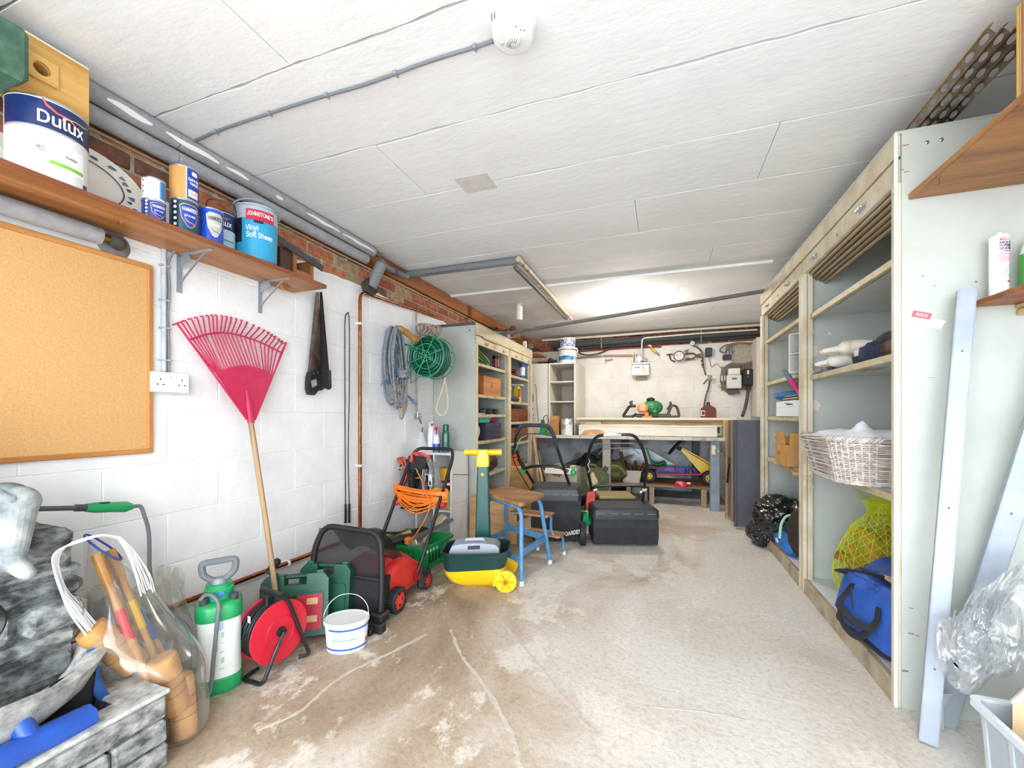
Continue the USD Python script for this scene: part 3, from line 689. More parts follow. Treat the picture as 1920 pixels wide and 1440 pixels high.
z0 = ax(775, 783, .03)[2]
part(t, 'tap_body', [cyl((0, ty, z0), (.07, ty, z0), .012, n=12), cyl((.05, ty, z0), (.085, ty - .02, z0 - .05), .010, n=10), cyl((.035, ty, z0 - .005), (.035, ty, z0 + .05), .012, n=10)], CHROME, world=True)
part(t, 'tap_handle', beam((.035, ty - .05, z0 + .03), (.035, ty + .05, z0 + .03), .012, .01, b=.003), CHROME, world=True)
part(t, 'wall_flange', lathe([(.001, 0), (.03, 0), (.03, .008), (.001, .01)], 16), M('d8d8d6', .4))
UsdGeom.Xformable(stage.GetPrimAtPath(t.path + '/wall_flange')).AddTransformOp().Set(Gf.Matrix4d(0, 1, 0, 0, 0, 0, 1, 0, 1, 0, 0, 0, -.02, 0, z0 - 1.1, 1))

# ---- rope, hose basket and cream loop
ropeg = M('8f949c', .9, col2='6f757e', vs=40, bump=.002, bs=160)
t = thing('rope_hank', 'hank of thick grey-blue rope with frayed blue ends hanging on the wall', 'rope', S(737, 614, .05))
r_ = np.random.default_rng(5)
hy, hz = S(737, 614, .05)[1:]
for k in range(9):
    w, Lg, X = r_.uniform(.03, .10), r_.uniform(.42, .62), .02 + .012 * k
    o = r_.uniform(-.03, .03)
    lp = [(X, hy + o, hz), (X, hy + o - w * .6, hz - .08), (X, hy - w + o, hz - Lg * .55), (X + .01, hy - w * .5 + o, hz - Lg), (X + .01, hy + w * .5 + o + .02, hz - Lg * .98), (X, hy + w + o + .03, hz - Lg * .6), (X, hy + w * .7 + o, hz - .1)]
    part(t, 'rope_loop', tube(spl(lp, 7, True), .0085, 8, closed=True), ropeg, world=True)
b0 = S(752, 720, .09)
part(t, 'rope_loop', tube(spl([b0 + V3(0, -.05, .05), b0 + V3(0, -.03, -.15), S(752, 786, .09), b0 + V3(0, .08, -.15), b0 + V3(0, .04, .02)], 7), .008, 8), M('a89a88', .9, bump=.002, bs=160), world=True)
part(t, 'rope_loop', tube(spl([b0 + V3(.01, -.04, .0), b0 + V3(.01, .0, -.12), S(755, 778, .1), b0 + V3(.01, .06, -.1), b0 + V3(.01, .02, .05)], 7), .008, 8), M('a89a88', .9, bump=.002, bs=160), world=True)
part(t, 'wrapping', [tube(spl([b0 + V3(.02 + .04 * math.cos(q), .045 * math.sin(q), .10 - .012 * j) for q in np.linspace(0, 6.28, 10)[:-1]], 3, True), .009, 8, closed=True) for j in range(5)], ropeg, world=True)
for (x, y, dx, dy) in ((726, 705, -6, 14), (766, 743, 12, 12), (748, 690, 0, 12)):
    e = S(x, y, .1); d = S(x + dx, y + dy, .1) - e
    part(t, 'frayed_end', [tube([e + r_.uniform(-.008, .008, 3), e + d * .5 + r_.uniform(-.015, .015, 3), e + d + r_.uniform(-.025, .025, 3)], .0025, 4) for _ in range(14)], M('6f93bd', .9), world=True)
# hose in a green wire basket
hc = S(799, 668, .26); hr = .17
gw = M('2f9a6c', .45); hose = M('0b5442', .35, coat=.3)
t = thing('hose_basket', 'green garden hose coiled in a green wire wall basket', 'garden hose', hc)
ylen = .17
for k in range(4):
    for j in range(5):
        rr = .055 + .024 * j
        part(t, 'hose_coil', tube([hc + V3(rr * math.cos(q), .012 + .036 * k + .003 * math.sin(2 * q + j), rr * math.sin(q)) for q in np.linspace(0, 2 * math.pi, 28, endpoint=False)], .0115, 8, closed=True), hose, world=True, smooth=60)
for yy in (-.012, ylen):
    for rr in (hr, .10, .04):
        part(t, 'wire_ring', tube([hc + V3(rr * math.cos(q), yy, rr * math.sin(q)) for q in np.linspace(0, 2 * math.pi, 32, endpoint=False)], .0042, 6, closed=True), gw, world=True)
    for k in range(8):
        q = k * math.pi / 4 + .3
        part(t, 'wire_spoke', tube([hc + V3(.0, yy, 0), hc + V3(hr * math.cos(q), yy, hr * math.sin(q))], .0042, 5), gw, world=True)
for k in range(6):
    q = k * math.pi / 3
    part(t, 'wire_bar', tube([hc + V3(.04 * math.cos(q), -.012, .04 * math.sin(q)), hc + V3(.04 * math.cos(q), ylen, .04 * math.sin(q))], .003, 5), gw, world=True)
w0 = V3(0.006, hc[1], hc[2])
part(t, 'wall_bracket', [tube(bend([w0 + V3(0, -.02, .12), w0 + V3(.1, -.02, .10), hc + V3(0, -.012, .04)], .02), .004, 6), tube([w0 + V3(0, -.02, .12), w0 + V3(0, -.02, -.2), hc + V3(0, -.012, -.04)], .004, 6), tube([w0 + V3(0, ylen, .12), w0 + V3(0, ylen, -.2), hc + V3(0, ylen, -.04)], .004, 6),
    tube([w0 + V3(0, -.02, .12), hc + V3(-.05, -.012, .06), w0 + V3(0, ylen, .12)], .004, 6)], gw, world=True)
t = thing('tow_rope', 'rope bundle wound round a worn wooden toggle above the hose basket', 'rope', S(775, 628, .2))
c0 = hc + V3(-.01, .06, hr + .05)
part(t, 'toggle', rough(dens(tube(spl([S(747, 613, .17), S(760, 622, .2), S(775, 634, .23), S(783, 638, .24)], 5), [.012, .02, .024, .022, .022, .024, .026, .024, .022, .024, .027, .03, .028, .028, .03, .022], 10), .03), .004, 20), wood('b4813f', '8e6029', 'y'), world=True)
part(t, 'rope_bundle', [tube(spl([c0 + V3(.045 * math.cos(q) + .012 * (j - 3), .03 * (j - 3) * .6 + .02 * math.sin(q * 2 + j), .045 * math.sin(q)) for q in np.linspace(0, 6.28, 9)[:-1]], 4, True), .009, 8, closed=True) for j in range(7)], M('a18f83', .9, col2='8a7a70', vs=40, bump=.002, bs=160), world=True)
t = thing('cream_rope', 'cream rope hanging in a long twisted loop beside the cabinet side', 'rope', S(828, 700, .33))
cr = [(.37, 638, 818), (.37, 660, 829), (.37, 690, 836), (.37, 715, 833), (.36, 740, 826), (.36, 765, 818), (.36, 778, 824), (.36, 776, 834), (.36, 760, 840), (.36, 735, 838), (.37, 712, 834), (.37, 690, 832), (.37, 665, 833), (.365, 645, 826), (.36, 634, 814)]
Yr = hc[1] + ylen + .035
part(t, 'rope', tube(spl([ay(x, y, Yr + (.012 if i > 7 else -.004)) for i, (_, y, x) in enumerate(cr)], 5), .0075, 8), M('cfc0a6', .9, bump=.002, bs=160), world=True)
part(t, 'hook', tube(spl([ay(814, 634, Yr), ay(811, 628, Yr), hc + V3(0.02, ylen + .01, hr + .05)], 4), .004, 6), gw, world=True)

# ---- ceiling: alarm, cable, poles, pull switch
ac = az(962, 44, H)
t = thing('smoke_alarm', 'round white smoke alarm on the ceiling with a grey cable', 'smoke alarm', (ac[0], ac[1], H), math.radians(-20))
aw = M('ededeb', .4)
part(t, 'base', lathe([(.001, -.018), (.072, -.018), (.0735, -.012), (.0735, 0), (.001, 0)], 48), aw)
cv_ = part(t, 'cover', lathe([(.001, -.052), (.05, -.052), (.061, -.047), (.066, -.036), (.066, -.018), (.001, -.018)], 48), aw, smooth=35)
part(t, 'sensor_dome', lathe([(.001, -.066), (.014, -.066), (.022, -.060), (.024, -.052), (.001, -.05)], 32), M('dfdfdd', .45), smooth=50)
for k in range(7):
    q = math.pi * (1.05 + k * .15)
    part(cv_, 'vent_slot', beam(V3(.008 * math.cos(q), .008 * math.sin(q), -.0668), V3(.020 * math.cos(q), .020 * math.sin(q), -.0625), .0028, .003), M('8d8d8b', .6))
part(t, 'test_button', lathe([(.001, -.0545), (.006, -.0545), (.006, -.051), (.001, -.051)], 16), M('c9c9c7', .4))
UsdGeom.Xformable(stage.GetPrimAtPath(t.path + '/test_button')).AddTranslateOp().Set(Gf.Vec3d(-.035, -.012, 0))
for dx, dy in ((.04, -.012), (.047, -.004), (.036, -.03)):
    part(cv_, 'indicator', cbox(dx, dy, -.0523, .003, .003, .001), M('55554f', .5))
for dx in (-.012, .0):
    part(t, 'release_slot', cbox(dx - .012, -.0728, -.02, .0016, .004, .022), M('77777a', .6))
pts = [az(x, y, H - .008) for x, y in ((925, 77), (890, 89), (815, 112), (742, 138), (680, 160), (613, 179), (560, 195), (505, 213), (450, 231), (405, 247), (366, 264))]
pts[-1][2] = H - .01
t = thing('alarm_cable', 'grey cable clipped along the ceiling from smoke alarm to wall pipes', 'cable', pts[5])
part(t, 'cable', tube(spl(pts, 5), .0058, 8), M('70777e', .5), world=True)
for k in (1, 3, 5, 7, 9):
    p = pts[k]; d = unit(pts[k + 1] - pts[k - 1])
    part(t, 'cable_clip', [beam(p - d * .006 + V3(0, 0, .001), p + d * .006 + V3(0, 0, .001), .022, .015, b=.003), ball(p + V3(0, .012, -.004), .003, 1)], M('8b9197', .5), world=True)
yp = 3.03
t = thing('conduit_pipe', 'grey plastic pipe with printed lettering crossing under the ceiling', 'pipe', (.5, yp, H - .04))
part(t, 'tube', tube(bend([(.0, 3.0, H - .032), (.05, yp, H - .031), (1.02, yp, H - .031)], .03), .029, 16), M('75777b', .5), world=True)
lt = ctext('BS NO. 5254 4576/2 40MM', .014, width=.36)
ang = math.radians(-52)
part(t, 'lettering', frm(lt, (.38, yp + .0295 * math.sin(ang) * 1.0, H - .031 + .0295 * math.sin(-abs(ang)) * .0 - .0295 * math.cos(ang) * 1.0), (1, 0, 0), (0, math.sin(math.pi / 2 - abs(ang) + 0.35) * .6, .8)), M('2f3033', .6), world=True, smooth=False)
t = thing('timber_pole', 'cream wooden pole with red tape tied along the ceiling', 'pole', (1.02, 4.0, H - .05))
a, b = V3(1.03, 2.97, H - .045), V3(1.0, 5.1, H - .03)
part(t, 'pole', tube([a, b], .021, 12), wood('cdb79a', 'a8957c', 'y'), world=True)
for q in (.04, .1, .88):
    part(t, 'red_tape', cyl(a + (b - a) * q, a + (b - a) * (q + .012), .0225, n=12), M('b0303a', .5), world=True)
t = thing('metal_tube', 'slim grey metal tube strapped beside the cream pole under the ceiling', 'tube', (.97, 4.0, H - .05))
part(t, 'tube', tube([V3(.975, 3.05, H - .075), V3(.955, 5.0, H - .05)], .018, 12), M('6c6a69', .5, .5), world=True)
t = thing('cross_bar', 'long grey metal bar lying across the tops of both cabinet rows', 'bar', (1.7, 4.2, 2.1))
a, b = V3(.36, 4.16, 1.986), V3(3.0, 4.2, 2.225)
part(t, 'bar', beam(a, b, .03, .03, b=.003), M('77746f', .5, .5, var=.25, vs=15), world=True)
pc = ay(974, 598, 4.35)
t = thing('pull_switch', 'white cylindrical switch hanging from the ceiling beyond the cream pole', 'switch', (pc[0], pc[1], H))
part(t, 'ceiling_plate', lathe([(.001, -.012), (.04, -.012), (.042, 0), (.001, 0)], 24), WHITE)
part(t, 'cylinder', lathe([(.001, -.17), (.03, -.17), (.034, -.16), (.034, -.02), (.03, -.012), (.001, -.012)], 24), M('f1efe8', .4))
# ================================================================ floor along the left wall
stone = M('adaeaa', .9, col2='4c5052', vs=24, bump=.006, bs=45, lo=.38, hi=.64, det=10.0, stretch=(1, .75, 1.2))
stone_d = M('858886', .9, col2='303436', vs=24, bump=.006, bs=45, lo=.36, hi=.60, det=10.0, stretch=(1, .75, 1.2))
stone_l = M('cccac2', .9, col2='6c7070', vs=22, bump=.003, bs=45, lo=.40, hi=.72, det=8.0)
GREEN, GREEND = M('1c9c5b', .4, coat=.2), M('16563f', .45, col2='124634', vs=12)
REDP, RED2 = M('d8322c', .4, col2='c62c28', vs=9), M('d01c33', .35, coat=.2)
def rock(x0, x1, y0, y1, z0, z1, amp=.008, seed=0, size=.035, b=.016): return rough(dens(box(x0, x1, y0, y1, z0, z1, b), size), amp, 14, seed)

# ---- stacked-stone water feature with a seated figure
t = thing('water_feature', 'grey stacked-stone garden water feature with basin and trough in the near corner', 'water feature', (.3, .5, 0))
r_ = np.random.default_rng(11)
zz = .0
for k, h in enumerate((.11, .10, .085, .10, .07, .09, .065, .035, .045, .075)):
    y = .18
    ye = .80 + r_.uniform(-.025, .012)
    n_ = 2 if k % 2 else 1
    cuts = np.linspace(y, ye, n_ + 2) + np.concatenate([[0], r_.uniform(-.07, .07, n_), [0]])
    for a, b in zip(cuts, cuts[1:]):
        part(t, 'stone', rock(.09 + r_.uniform(0, .02), .31 + r_.uniform(-.03, .02), a + .003, b - .003, zz + .003, zz + h - .004, .009, k, b=.02), stone if k % 3 else stone_d, world=True, smooth=45)
    zz += h
part(t, 'core', box(.1, .28, .2, .77, .01, zz - .02), stone_d, world=True)
ZC = zz
ang = np.linspace(-1.62, 1.62, 28)
def bowl(s, z, dx=0): return np.stack([.27 + dx + .26 * s * np.cos(ang), .50 + .35 * s * np.sin(ang), np.full(28, z) + .02 * np.clip(np.cos(ang * 3), 0, 1) * (z > .36)], 1)
part(t, 'basin', rough(rings([bowl(.25, .20), bowl(.6, .235), bowl(.86, .30), bowl(.98, .372), bowl(.93, .382), bowl(.84, .372), bowl(.68, .30), bowl(.3, .262), bowl(.02, .26)]), .004, 20, 4), stone_l, world=True, smooth=50)
# trough of cast stone blocks
X0, X1, TY0, TY1, TH = .14, .552, .10, .888, .232
for k, (z0, z1) in enumerate(((0, .075), (.075, .152), (.152, TH))):
    y = TY0
    for n_, w in enumerate((.2, .24, .2, .17) if k % 2 else (.28, .2, .31)):
        e = min(y + w, TY1)
        part(t, 'trough_stone', rock(X1 - .075, X1 + r_.uniform(-.004, .004), y + .002, e - .002, z0 + .002, z1 - .002, .005, k * 5 + n_, .03, .009), stone, world=True, smooth=45)
        y = e
    for n_, (a, b) in enumerate(((X0, .3), (.3, X1 - .078)) if k % 2 else ((X0, .36), (.36, X1 - .078))):
        part(t, 'trough_stone', rock(a + .002, b - .001, TY1 - .09, TY1 + r_.uniform(-.004, .003), z0 + .002, z1 - .002, .005, k * 7 + n_, .03, .009), stone, world=True, smooth=45)
part(t, 'trough_rim', [rock(X1 - .085, X1 + .004, TY0, TY1 + .004, TH - .004, TH + .012, .003, 3, .03, .006), rock(X0, X1 - .08, TY1 - .10, TY1 + .004, TH - .004, TH + .012, .003, 9, .03, .006)], stone_l, world=True, smooth=45)
part(t, 'trough_floor', box(X0, X1 - .07, TY0, TY1 - .08, .0, .05), stone_d, world=True)
import manifold3d as mf
def body_from(bones, res=.012, it=8):
    """one continuous figure: every bone is the hull of two balls"""
    parts = []
    for a, ra, b, rb in bones:
        s = mf.Manifold.sphere(ra, 20).translate(list(map(float, a))); e = mf.Manifold.sphere(rb, 20).translate(list(map(float, b)))
        parts.append(mf.Manifold.batch_hull([s, e]))
    m = mf.Manifold.batch_boolean(parts, mf.OpType.Add).refine_to_length(res).to_mesh()
    tm = trimesh.Trimesh(m.vert_properties[:, :3], m.tri_verts, process=True)
    trimesh.smoothing.filter_taubin(tm, iterations=it)
    return np.array(tm.vertices), np.array(tm.faces)
hip, kn, an = V3(.20, .47, ZC + .06), V3(.335, .635, ZC + .10), V3(.36, .612, ZC - .055)
hip2, kn2, an2 = V3(.20, .36, ZC + .06), V3(.36, .33, ZC + .09), V3(.36, .33, ZC - .07)
che, nek = V3(.19, .42, ZC + .22), V3(.2, .42, ZC + .27)
hd = V3(.21, .42, ZC + .36)
sh1, el1, wr1 = V3(.19, .50, ZC + .22), V3(.26, .58, ZC + .15), V3(.33, .60, ZC + .125)
sh2, el2, wr2 = V3(.19, .34, ZC + .22), V3(.26, .28, ZC + .16), V3(.32, .33, ZC + .115)
bones = [(hip, .062, hip2, .062), ((hip + hip2) / 2, .075, che, .07), (che, .06, nek, .032), (nek, .03, hd, .05), (hd, .072, hd + V3(0, 0, .02), .07), (hd + V3(.07, 0, -.005), .010, hd + V3(.06, 0, .02), .008),
         (hip, .062, kn, .046), (kn, .043, an, .028), (an, .026, an + V3(.055, .01, -.03), .018), (hip2, .062, kn2, .046), (kn2, .043, an2, .028), (an2, .026, an2 + V3(.055, -.01, -.03), .018),
         (sh1, .036, el1, .028), (el1, .027, wr1, .02), (sh2, .036, el2, .028), (el2, .027, wr2, .02), (sh1, .035, sh2, .035), (wr1, .018, wr1 + V3(.035, .01, -.01), .012), (wr2, .018, wr2 + V3(.03, .02, -.01), .012)]
part(t, 'seated_figure', body_from(bones), M('b2b4b0', .85, col2='747f82', vs=16, bump=.002, bs=60), world=True, smooth=60, label='pale weathered stone figure of a seated child')
part(t, 'drape', rough(body_from([(hip + V3(0, .02, .02), .066, kn + V3(-.03, -.01, .0), .056), (hip, .07, hip2, .07)], .015, 4), .006, 25), M('8a979a', .9, col2='5d6a6d', vs=12, bump=.003), world=True, smooth=60)
part(t, 'power_cable', tube(spl([(.40, .44, .62), (.37, .55, .64), (.36, .60, .58), (.36, .58, .52), (.36, .50, .50)], 6), .004, 6), BLACK, world=True)

# ---- things lying in the trough
t = thing('floor_nozzle', 'bright blue plastic floor nozzle lying across the stone trough', 'cleaning head', (.5, .6, .27))
a, b = V3(.52, .40, .285), V3(.50, .715, .262)
bl = M('2458b8', .35, col2='1f4da6', vs=12, coat=.2)
d = unit(b - a); s_ = unit(np.cross(d, V3(0, 0, 1)))
part(t, 'head', rough(hull(np.vstack([p_ + q for p_ in (a, b) for q in [s_ * x + V3(0, 0, z) for x, z in ((.036, 0), (.03, .022), (0, .032), (-.03, .022), (-.036, 0), (-.03, -.02), (0, -.026), (.03, -.02))]] + [b[None] + d * .012])), .001, 30), bl, world=True, smooth=60)
m_ = a * .38 + b * .62
part(t, 'stub', [cyl(m_, m_ + V3(-.04, -.02, .085), .024, .022, 16), cyl(m_ + V3(-.038, -.019, .08), m_ + V3(-.045, -.022, .098), .0255, n=16)], bl, world=True)
t = thing('red_box', 'dark red plastic lid beneath the blue floor nozzle', 'lid', (.45, .6, .15))
part(t, 'lid', frm(box(-.16, .16, -.05, .05, -.02, .02, .01), (.43, .62, .20), d, (.8, 0, .3)), M('9c1620', .4), world=True)
t = thing('rubber_boot', 'black rubber boot standing in the far end of the stone trough', 'boot', (.36, .74, .05))
part(t, 'shaft', loft([(rrect(.075, .095, .036), .05), (rrect(.07, .09, .034), .14), (rrect(.078, .10, .037), .27)]), M('1b1c1e', .6), smooth=60)
part(t, 'foot', rough(dens(box(-.05, .05, -.14, .04, .0, .07, .03), .03), .003, 20), M('1b1c1e', .6), smooth=60)
t = thing('foam_strap', 'curved blue foam strap hanging over the back edge of the trough', 'strap', (.38, .86, .3))
sp = [ax(174, 1216, .34), ax(173, 1245, .36), ax(178, 1275, .38), ax(192, 1305, .40), ax(212, 1311, .41), ax(240, 1303, .40)]
part(t, 'band', tube(spl(sp, 7), .014, 8, flat=.45), M('2b5aa0', .8, col2='234c8c', vs=30, bump=.002), world=True)

# ---- clear bags, croquet mallets, cable ties
film_c = film('fcfbf8', .93, .10)
t = thing('mallet_bag', 'tall clear plastic bag holding wooden croquet mallets beside the stone trough', 'plastic bag', (.4, .95, 0))
ctr = [(.45, .985, .0, .075, .062), (.46, .985, .05, .09, .07), (.44, .98, .14, .105, .078), (.375, .955, .26, .155, .115), (.30, .915, .38, .135, .11), (.25, .91, .50, .10, .075), (.21, .90, .58, .075, .055), (.19, .895, .655, .06, .04)]
rows = []
aa = np.linspace(0, 2 * math.pi, 40, endpoint=False)
for i, (x, y, z, rx_, ry_) in enumerate(ctr):
    w = 1 + .16 * (meshkit.fbm(np.stack([np.cos(aa) * 3, np.sin(aa) * 3, np.full(40, i * .7)], 1), 3, 2) - .5)
    rows.append(np.stack([x + rx_ * np.cos(aa) * w * .9, y + ry_ * np.sin(aa) * w * 1.1, np.full(40, z) + (.05 * np.cos(aa + 2.2) if i == len(ctr) - 1 else 0)], 1))
fine = np.stack([spl(np.array(rows)[:, j], 4) for j in range(40)], 1)
part(t, 'film', rings(fine, cap1=False), film_c, world=True, smooth=60)
part(t, 'blue_edging', tube(fine[-1], .0035, 6, closed=True), M('2448a8', .5), world=True)
fold = [[ax(x, y, X) for x, y, X in r] for r in (((168, 1210, .44), (215, 1230, .46), (270, 1245, .47), (320, 1238, .47)), ((205, 1178, .40), (235, 1195, .43), (280, 1205, .45), (324, 1200, .46)))]
part(t, 'fold', sheet(rough((np.array([spl(f, 6) for f in fold]).reshape(-1, 3), np.zeros((0, 3), int)), .006, 12)[0].reshape(2, -1, 3), .0006), film_c, world=True)
part(t, 'tape', cbox(.04, -.01, 0, .07, .003, .016), M('efefef', .6)) if False else None
wd = wood('c9964f', 'a8763a', 'z', coat=.2)
wdx = wood('cd9a55', 'b07a3c', 'x', coat=.2)
def mallet(label, top, foot, hd_c, hd_d, band, r=.043):
    m_ = thing('croquet_mallet', label, 'croquet mallet', foot, 0, None)
    part(m_, 'shaft', tube(np.linspace(top, foot, 6), .0125, 12), wd, world=True)
    part(m_, 'grip_end', cyl(top, top + (foot - top) * .22, .0155, n=12), wd, world=True)
    part(m_, 'painted_band', cyl(top + (foot - top) * .42, top + (foot - top) * .64, .0142, n=12), band, world=True, label='painted colour band')
    h = unit(hd_d); pr = [(-.105, .6), (-.1, .92), (-.085, 1), (-.06, 1.0), (-.055, .96), (-.05, 1.0), (.05, 1.0), (.055, .96), (.06, 1), (.085, 1), (.1, .92), (.105, .6)]
    mh_ = part(m_, 'mallet_head', tube([hd_c + h * a for a, _ in pr], [r * b for _, b in pr], 20), wdx, world=True, smooth=40)
    for q in (-.03, 0, .03):
        part(mh_, 'head_line', tube([hd_c + h * q + r * 1.004 * (math.cos(a) * unit(np.cross(h, V3(0, 0, 1))) + math.sin(a) * unit(np.cross(h, np.cross(h, V3(0, 0, 1))))) for a in np.linspace(0, 6.28, 20)[:-1]], .0012, 4, closed=True), M('6b4a22', .6), world=True)
    return m_
f1 = ax(283, 1290, .44)
mallet('croquet mallet with a red painted band in the clear bag', ax(181, 1040, .23), f1, ax(213, 1214, .33), unit(ax(245, 1240, .35) - ax(180, 1188, .31)), M('c42a35', .4))
f2 = ax(300, 1262, .40)
mallet('croquet mallet with a yellow painted band in the clear bag', ax(206, 1032, .19), f2, ax(318, 1282, .455), unit(ax(330, 1322, .46) - ax(306, 1240, .45)), M('e3b51e', .4))
f3 = ax(338, 1290, .40)
mallet('croquet mallet whose head stands lowest in the clear bag', ax(200, 1040, .15), f3, ax(342, 1322, .455), unit(ax(345, 1366, .46) - ax(338, 1282, .44)), M('3a6ab0', .4), .040)
t = thing('clear_sack', 'empty crumpled clear plastic sack leaning on the wall behind the mallet bag', 'plastic bag', (.1, 1.05, 0))
P = []
for i, z in enumerate(np.linspace(0.0, .43, 14)):
    P.append([V3(.12 + .05 * math.sin(j * 1.7 + i * .5) * .5 + .05 * (1 - z / .43) + .02 * meshkit.fbm(np.array([[j * .9, i * .8, 2.]]), 3, 4)[0], .90 + .30 * j / 11 - .04 * z, z + .03 * math.sin(j * .8)) for j in range(12)])
P = np.array(P)
part(t, 'front_film', sheet(P + [.03, 0, 0.03], .0006), film_c, world=True, smooth=60)
part(t, 'back_film', sheet(P * [.5, 1, 1] + [.0, 0, .03], .0006), film_c, world=True, smooth=60)
t = thing('cable_ties', 'two bunches of white cable ties draped over the clear bag', 'cable ties', (.25, .9, .6))
tie = M('eef1f4', .4)
for k in range(15):
    j = lambda s: r_.uniform(-s, s)
    q = [(162 + k * 2.6, 1188 + j(6)), (128 + k * 1.8, 1140 + j(8)), (112 + j(4) + k * .6, 1100), (98 + k * .9, 1050 + j(3)), (112 + k * .8, 1030 - k * .3), (150, 1016 - k * .35), (190 + j(4), 1004 - k * .1), (226 + j(3), 1008 + j(2)), ][: 8]
    part(t, 'tie', tube(spl([ax(x, y, .345 - .002 * k) for x, y in q], 5), .0028, 5, flat=.5), tie, world=True)
for k in range(8):
    j = lambda s: r_.uniform(-s, s)
    q = [(222 + k * .8, 1010 + j(2)), (238 + k * 2, 1032 + j(4)), (252 + k * 4, 1075 + j(4)), (265 + k * 3.6, 1112 + j(8))]
    part(t, 'tie', tube(spl([ax(x, y, .335) for x, y in q], 5), .0028, 5, flat=.5), tie, world=True)

# ---- pressure sprayer with lance and hose
sp = az(411, 1283, 0); sp[2] = 0
t = thing('pressure_sprayer', 'white and green pressure sprayer with grey pump handle on the floor by the wall', 'sprayer', sp, math.radians(-35))
oct_ = lambda r: rrect(2 * r, 1.9 * r, r * .62, 5)
tk_ = part(t, 'tank', loft([(oct_(.079), .05), (oct_(.081), .06), (oct_(.081), .30), (oct_(.079), .31)]), M('e9efe8', .35, coat=.2, var=.05), smooth=50)
part(t, 'base', loft([(oct_(.076), 0), (oct_(.084), .012), (oct_(.085), .055), (oct_(.082), .065)]), GREEN, smooth=50)
part(t, 'shoulder', loft([(oct_(.084), .295), (oct_(.086), .305), (oct_(.085), .345), (oct_(.075), .36), (oct_(.055), .366)]), GREEN, smooth=50)
part(t, 'neck', lathe([(.001, .36), (.052, .36), (.052, .405), (.046, .412), (.046, .425), (.001, .425)], 28), GREEN)
part(t, 'pump_collar', lathe([(.001, .42), (.03, .42), (.022, .445), (.001, .445)], 20), plastic_grey)
part(t, 'pump_handle', tube(bend([(0, -.018, .435), (0, -.055, .462), (0, -.06, .515), (0, .06, .515), (0, .055, .462), (0, .018, .435)], .018, 5), .013, 10), M('6e7277', .5))
for a in (-1, 1):
    part(t, 'valve_cap', lathe([(.001, .36), (.016, .36), (.016, .385), (.012, .388), (.001, .388)], 16, (.045, a * .05 - .0, 0)), M('3c4146', .5))
part(t, 'trigger_lock', beam((.05, -.03, .385), (.05, .02, .395), .012, .016, b=.003), M('3c7fd0', .5))
for k in range(3):
    part(tk_, 'label_panel', wrap(dens(cbox(0, 0, 0, .05, .035, .0006), .01), .0825, (-.75 + .62 * k), .275), M('b9c6e2', .5), smooth=False)
for k in range(10):
    part(tk_, 'printed_line', wrap(dens(cbox(0, 0, 0, r_.uniform(.02, .05), .004 if k % 3 else .022, .0005), .01), .0825, -.35 + .62 * (k % 2), .085 + .017 * k), M('a9cdb2', .5), smooth=False)
for k in range(6):
    part(tk_, 'scale_mark', wrap(cbox(0, 0, 0, .012, .007, .0006), .0828, -1.05, .13 + .02 * k), M('1c6b48', .5), smooth=False)
t = thing('spray_lance', 'green-handled spray lance resting on the stone stack, hose running to sprayer', 'spray lance', (.12, .9, .79))
l0, l1, l2 = ax(30, 955, .13), ax(160, 952, .10), ax(248, 950, .08)
part(t, 'wand', cyl(l0, l1, .0085, n=12), M('54575b', .5), world=True)
part(t, 'collar', cyl(l1 - unit(l1 - l0) * .03, l1, .0125, n=12), M('45484c', .5), world=True)
part(t, 'grip', tube([l1, l1 * .8 + l2 * .2, l1 * .5 + l2 * .5, l1 * .15 + l2 * .85, l2], [.0125, .017, .0165, .018, .010], 14, flat=1.15), GREEN, world=True, smooth=60)
part(t, 'trigger', beam(l1 * .75 + l2 * .25 + V3(.006, 0, .016), l1 * .55 + l2 * .45 + V3(.006, 0, .018), .012, .006), M('2b2f33', .5), world=True)
hz_ = [l2, l2 + unit(l2 - l1) * .03, ax(270, 965, .08), ax(279, 1000, .08), ax(281, 1070, .09), ax(290, 1110, .12), ax(318, 1148, .2), ax(350, 1175, .28), ax(361, 1205, .34), ax(362, 1245, .37), ax(370, 1280, .39), ax(385, 1303, .40), ax(395, 1290, .40), ax(400, 1240, .40), ax(407, 1170, .395), ax(410, 1135, .385), ax(400, 1118, .36), ax(385, 1116, .345), ax(375, 1126, .335)]
part(t, 'hose', tube(spl(hz_, 7), .0072, 8), M('6d7075', .5), world=True)

# ---- cable reel
rc = V3(.425, 1.375, .178)
axd = unit(V3(1, -.12, 0)); fwd = np.cross(V3(0, 0, 1), axd)
t = thing('cable_reel', 'red cable reel with black lead and black tube stand on the floor', 'cable reel', (rc[0], rc[1], 0))
def disc(c, r, th, n=40): return tube([c - axd * th / 2, c - axd * th * .2, c + axd * th * .2, c + axd * th / 2], [r - .004, r, r, r - .004], n)
for s in (-1, 1):
    dsk = part(t, 'disc', disc(rc + axd * .048 * s, .132, .008), RED2, world=True, smooth=40)
    part(dsk, 'disc_ring', tube([rc + axd * (.048 * s + .005 * s) + .062 * (math.cos(a) * fwd + math.sin(a) * V3(0, 0, 1)) for a in np.linspace(0, 2 * math.pi, 28, endpoint=False)], .002, 5, closed=True), RED2, world=True)
    part(dsk, 'hub', cyl(rc + axd * .045 * s, rc + axd * .068 * s, .02, n=16), BLACKP, world=True)
part(t, 'finger_hole', cyl(rc + axd * .0525 + fwd * .085 + V3(0, 0, -.015), rc + axd * .0535 + fwd * .085 + V3(0, 0, -.015), .012, n=14), BLACK, world=True)
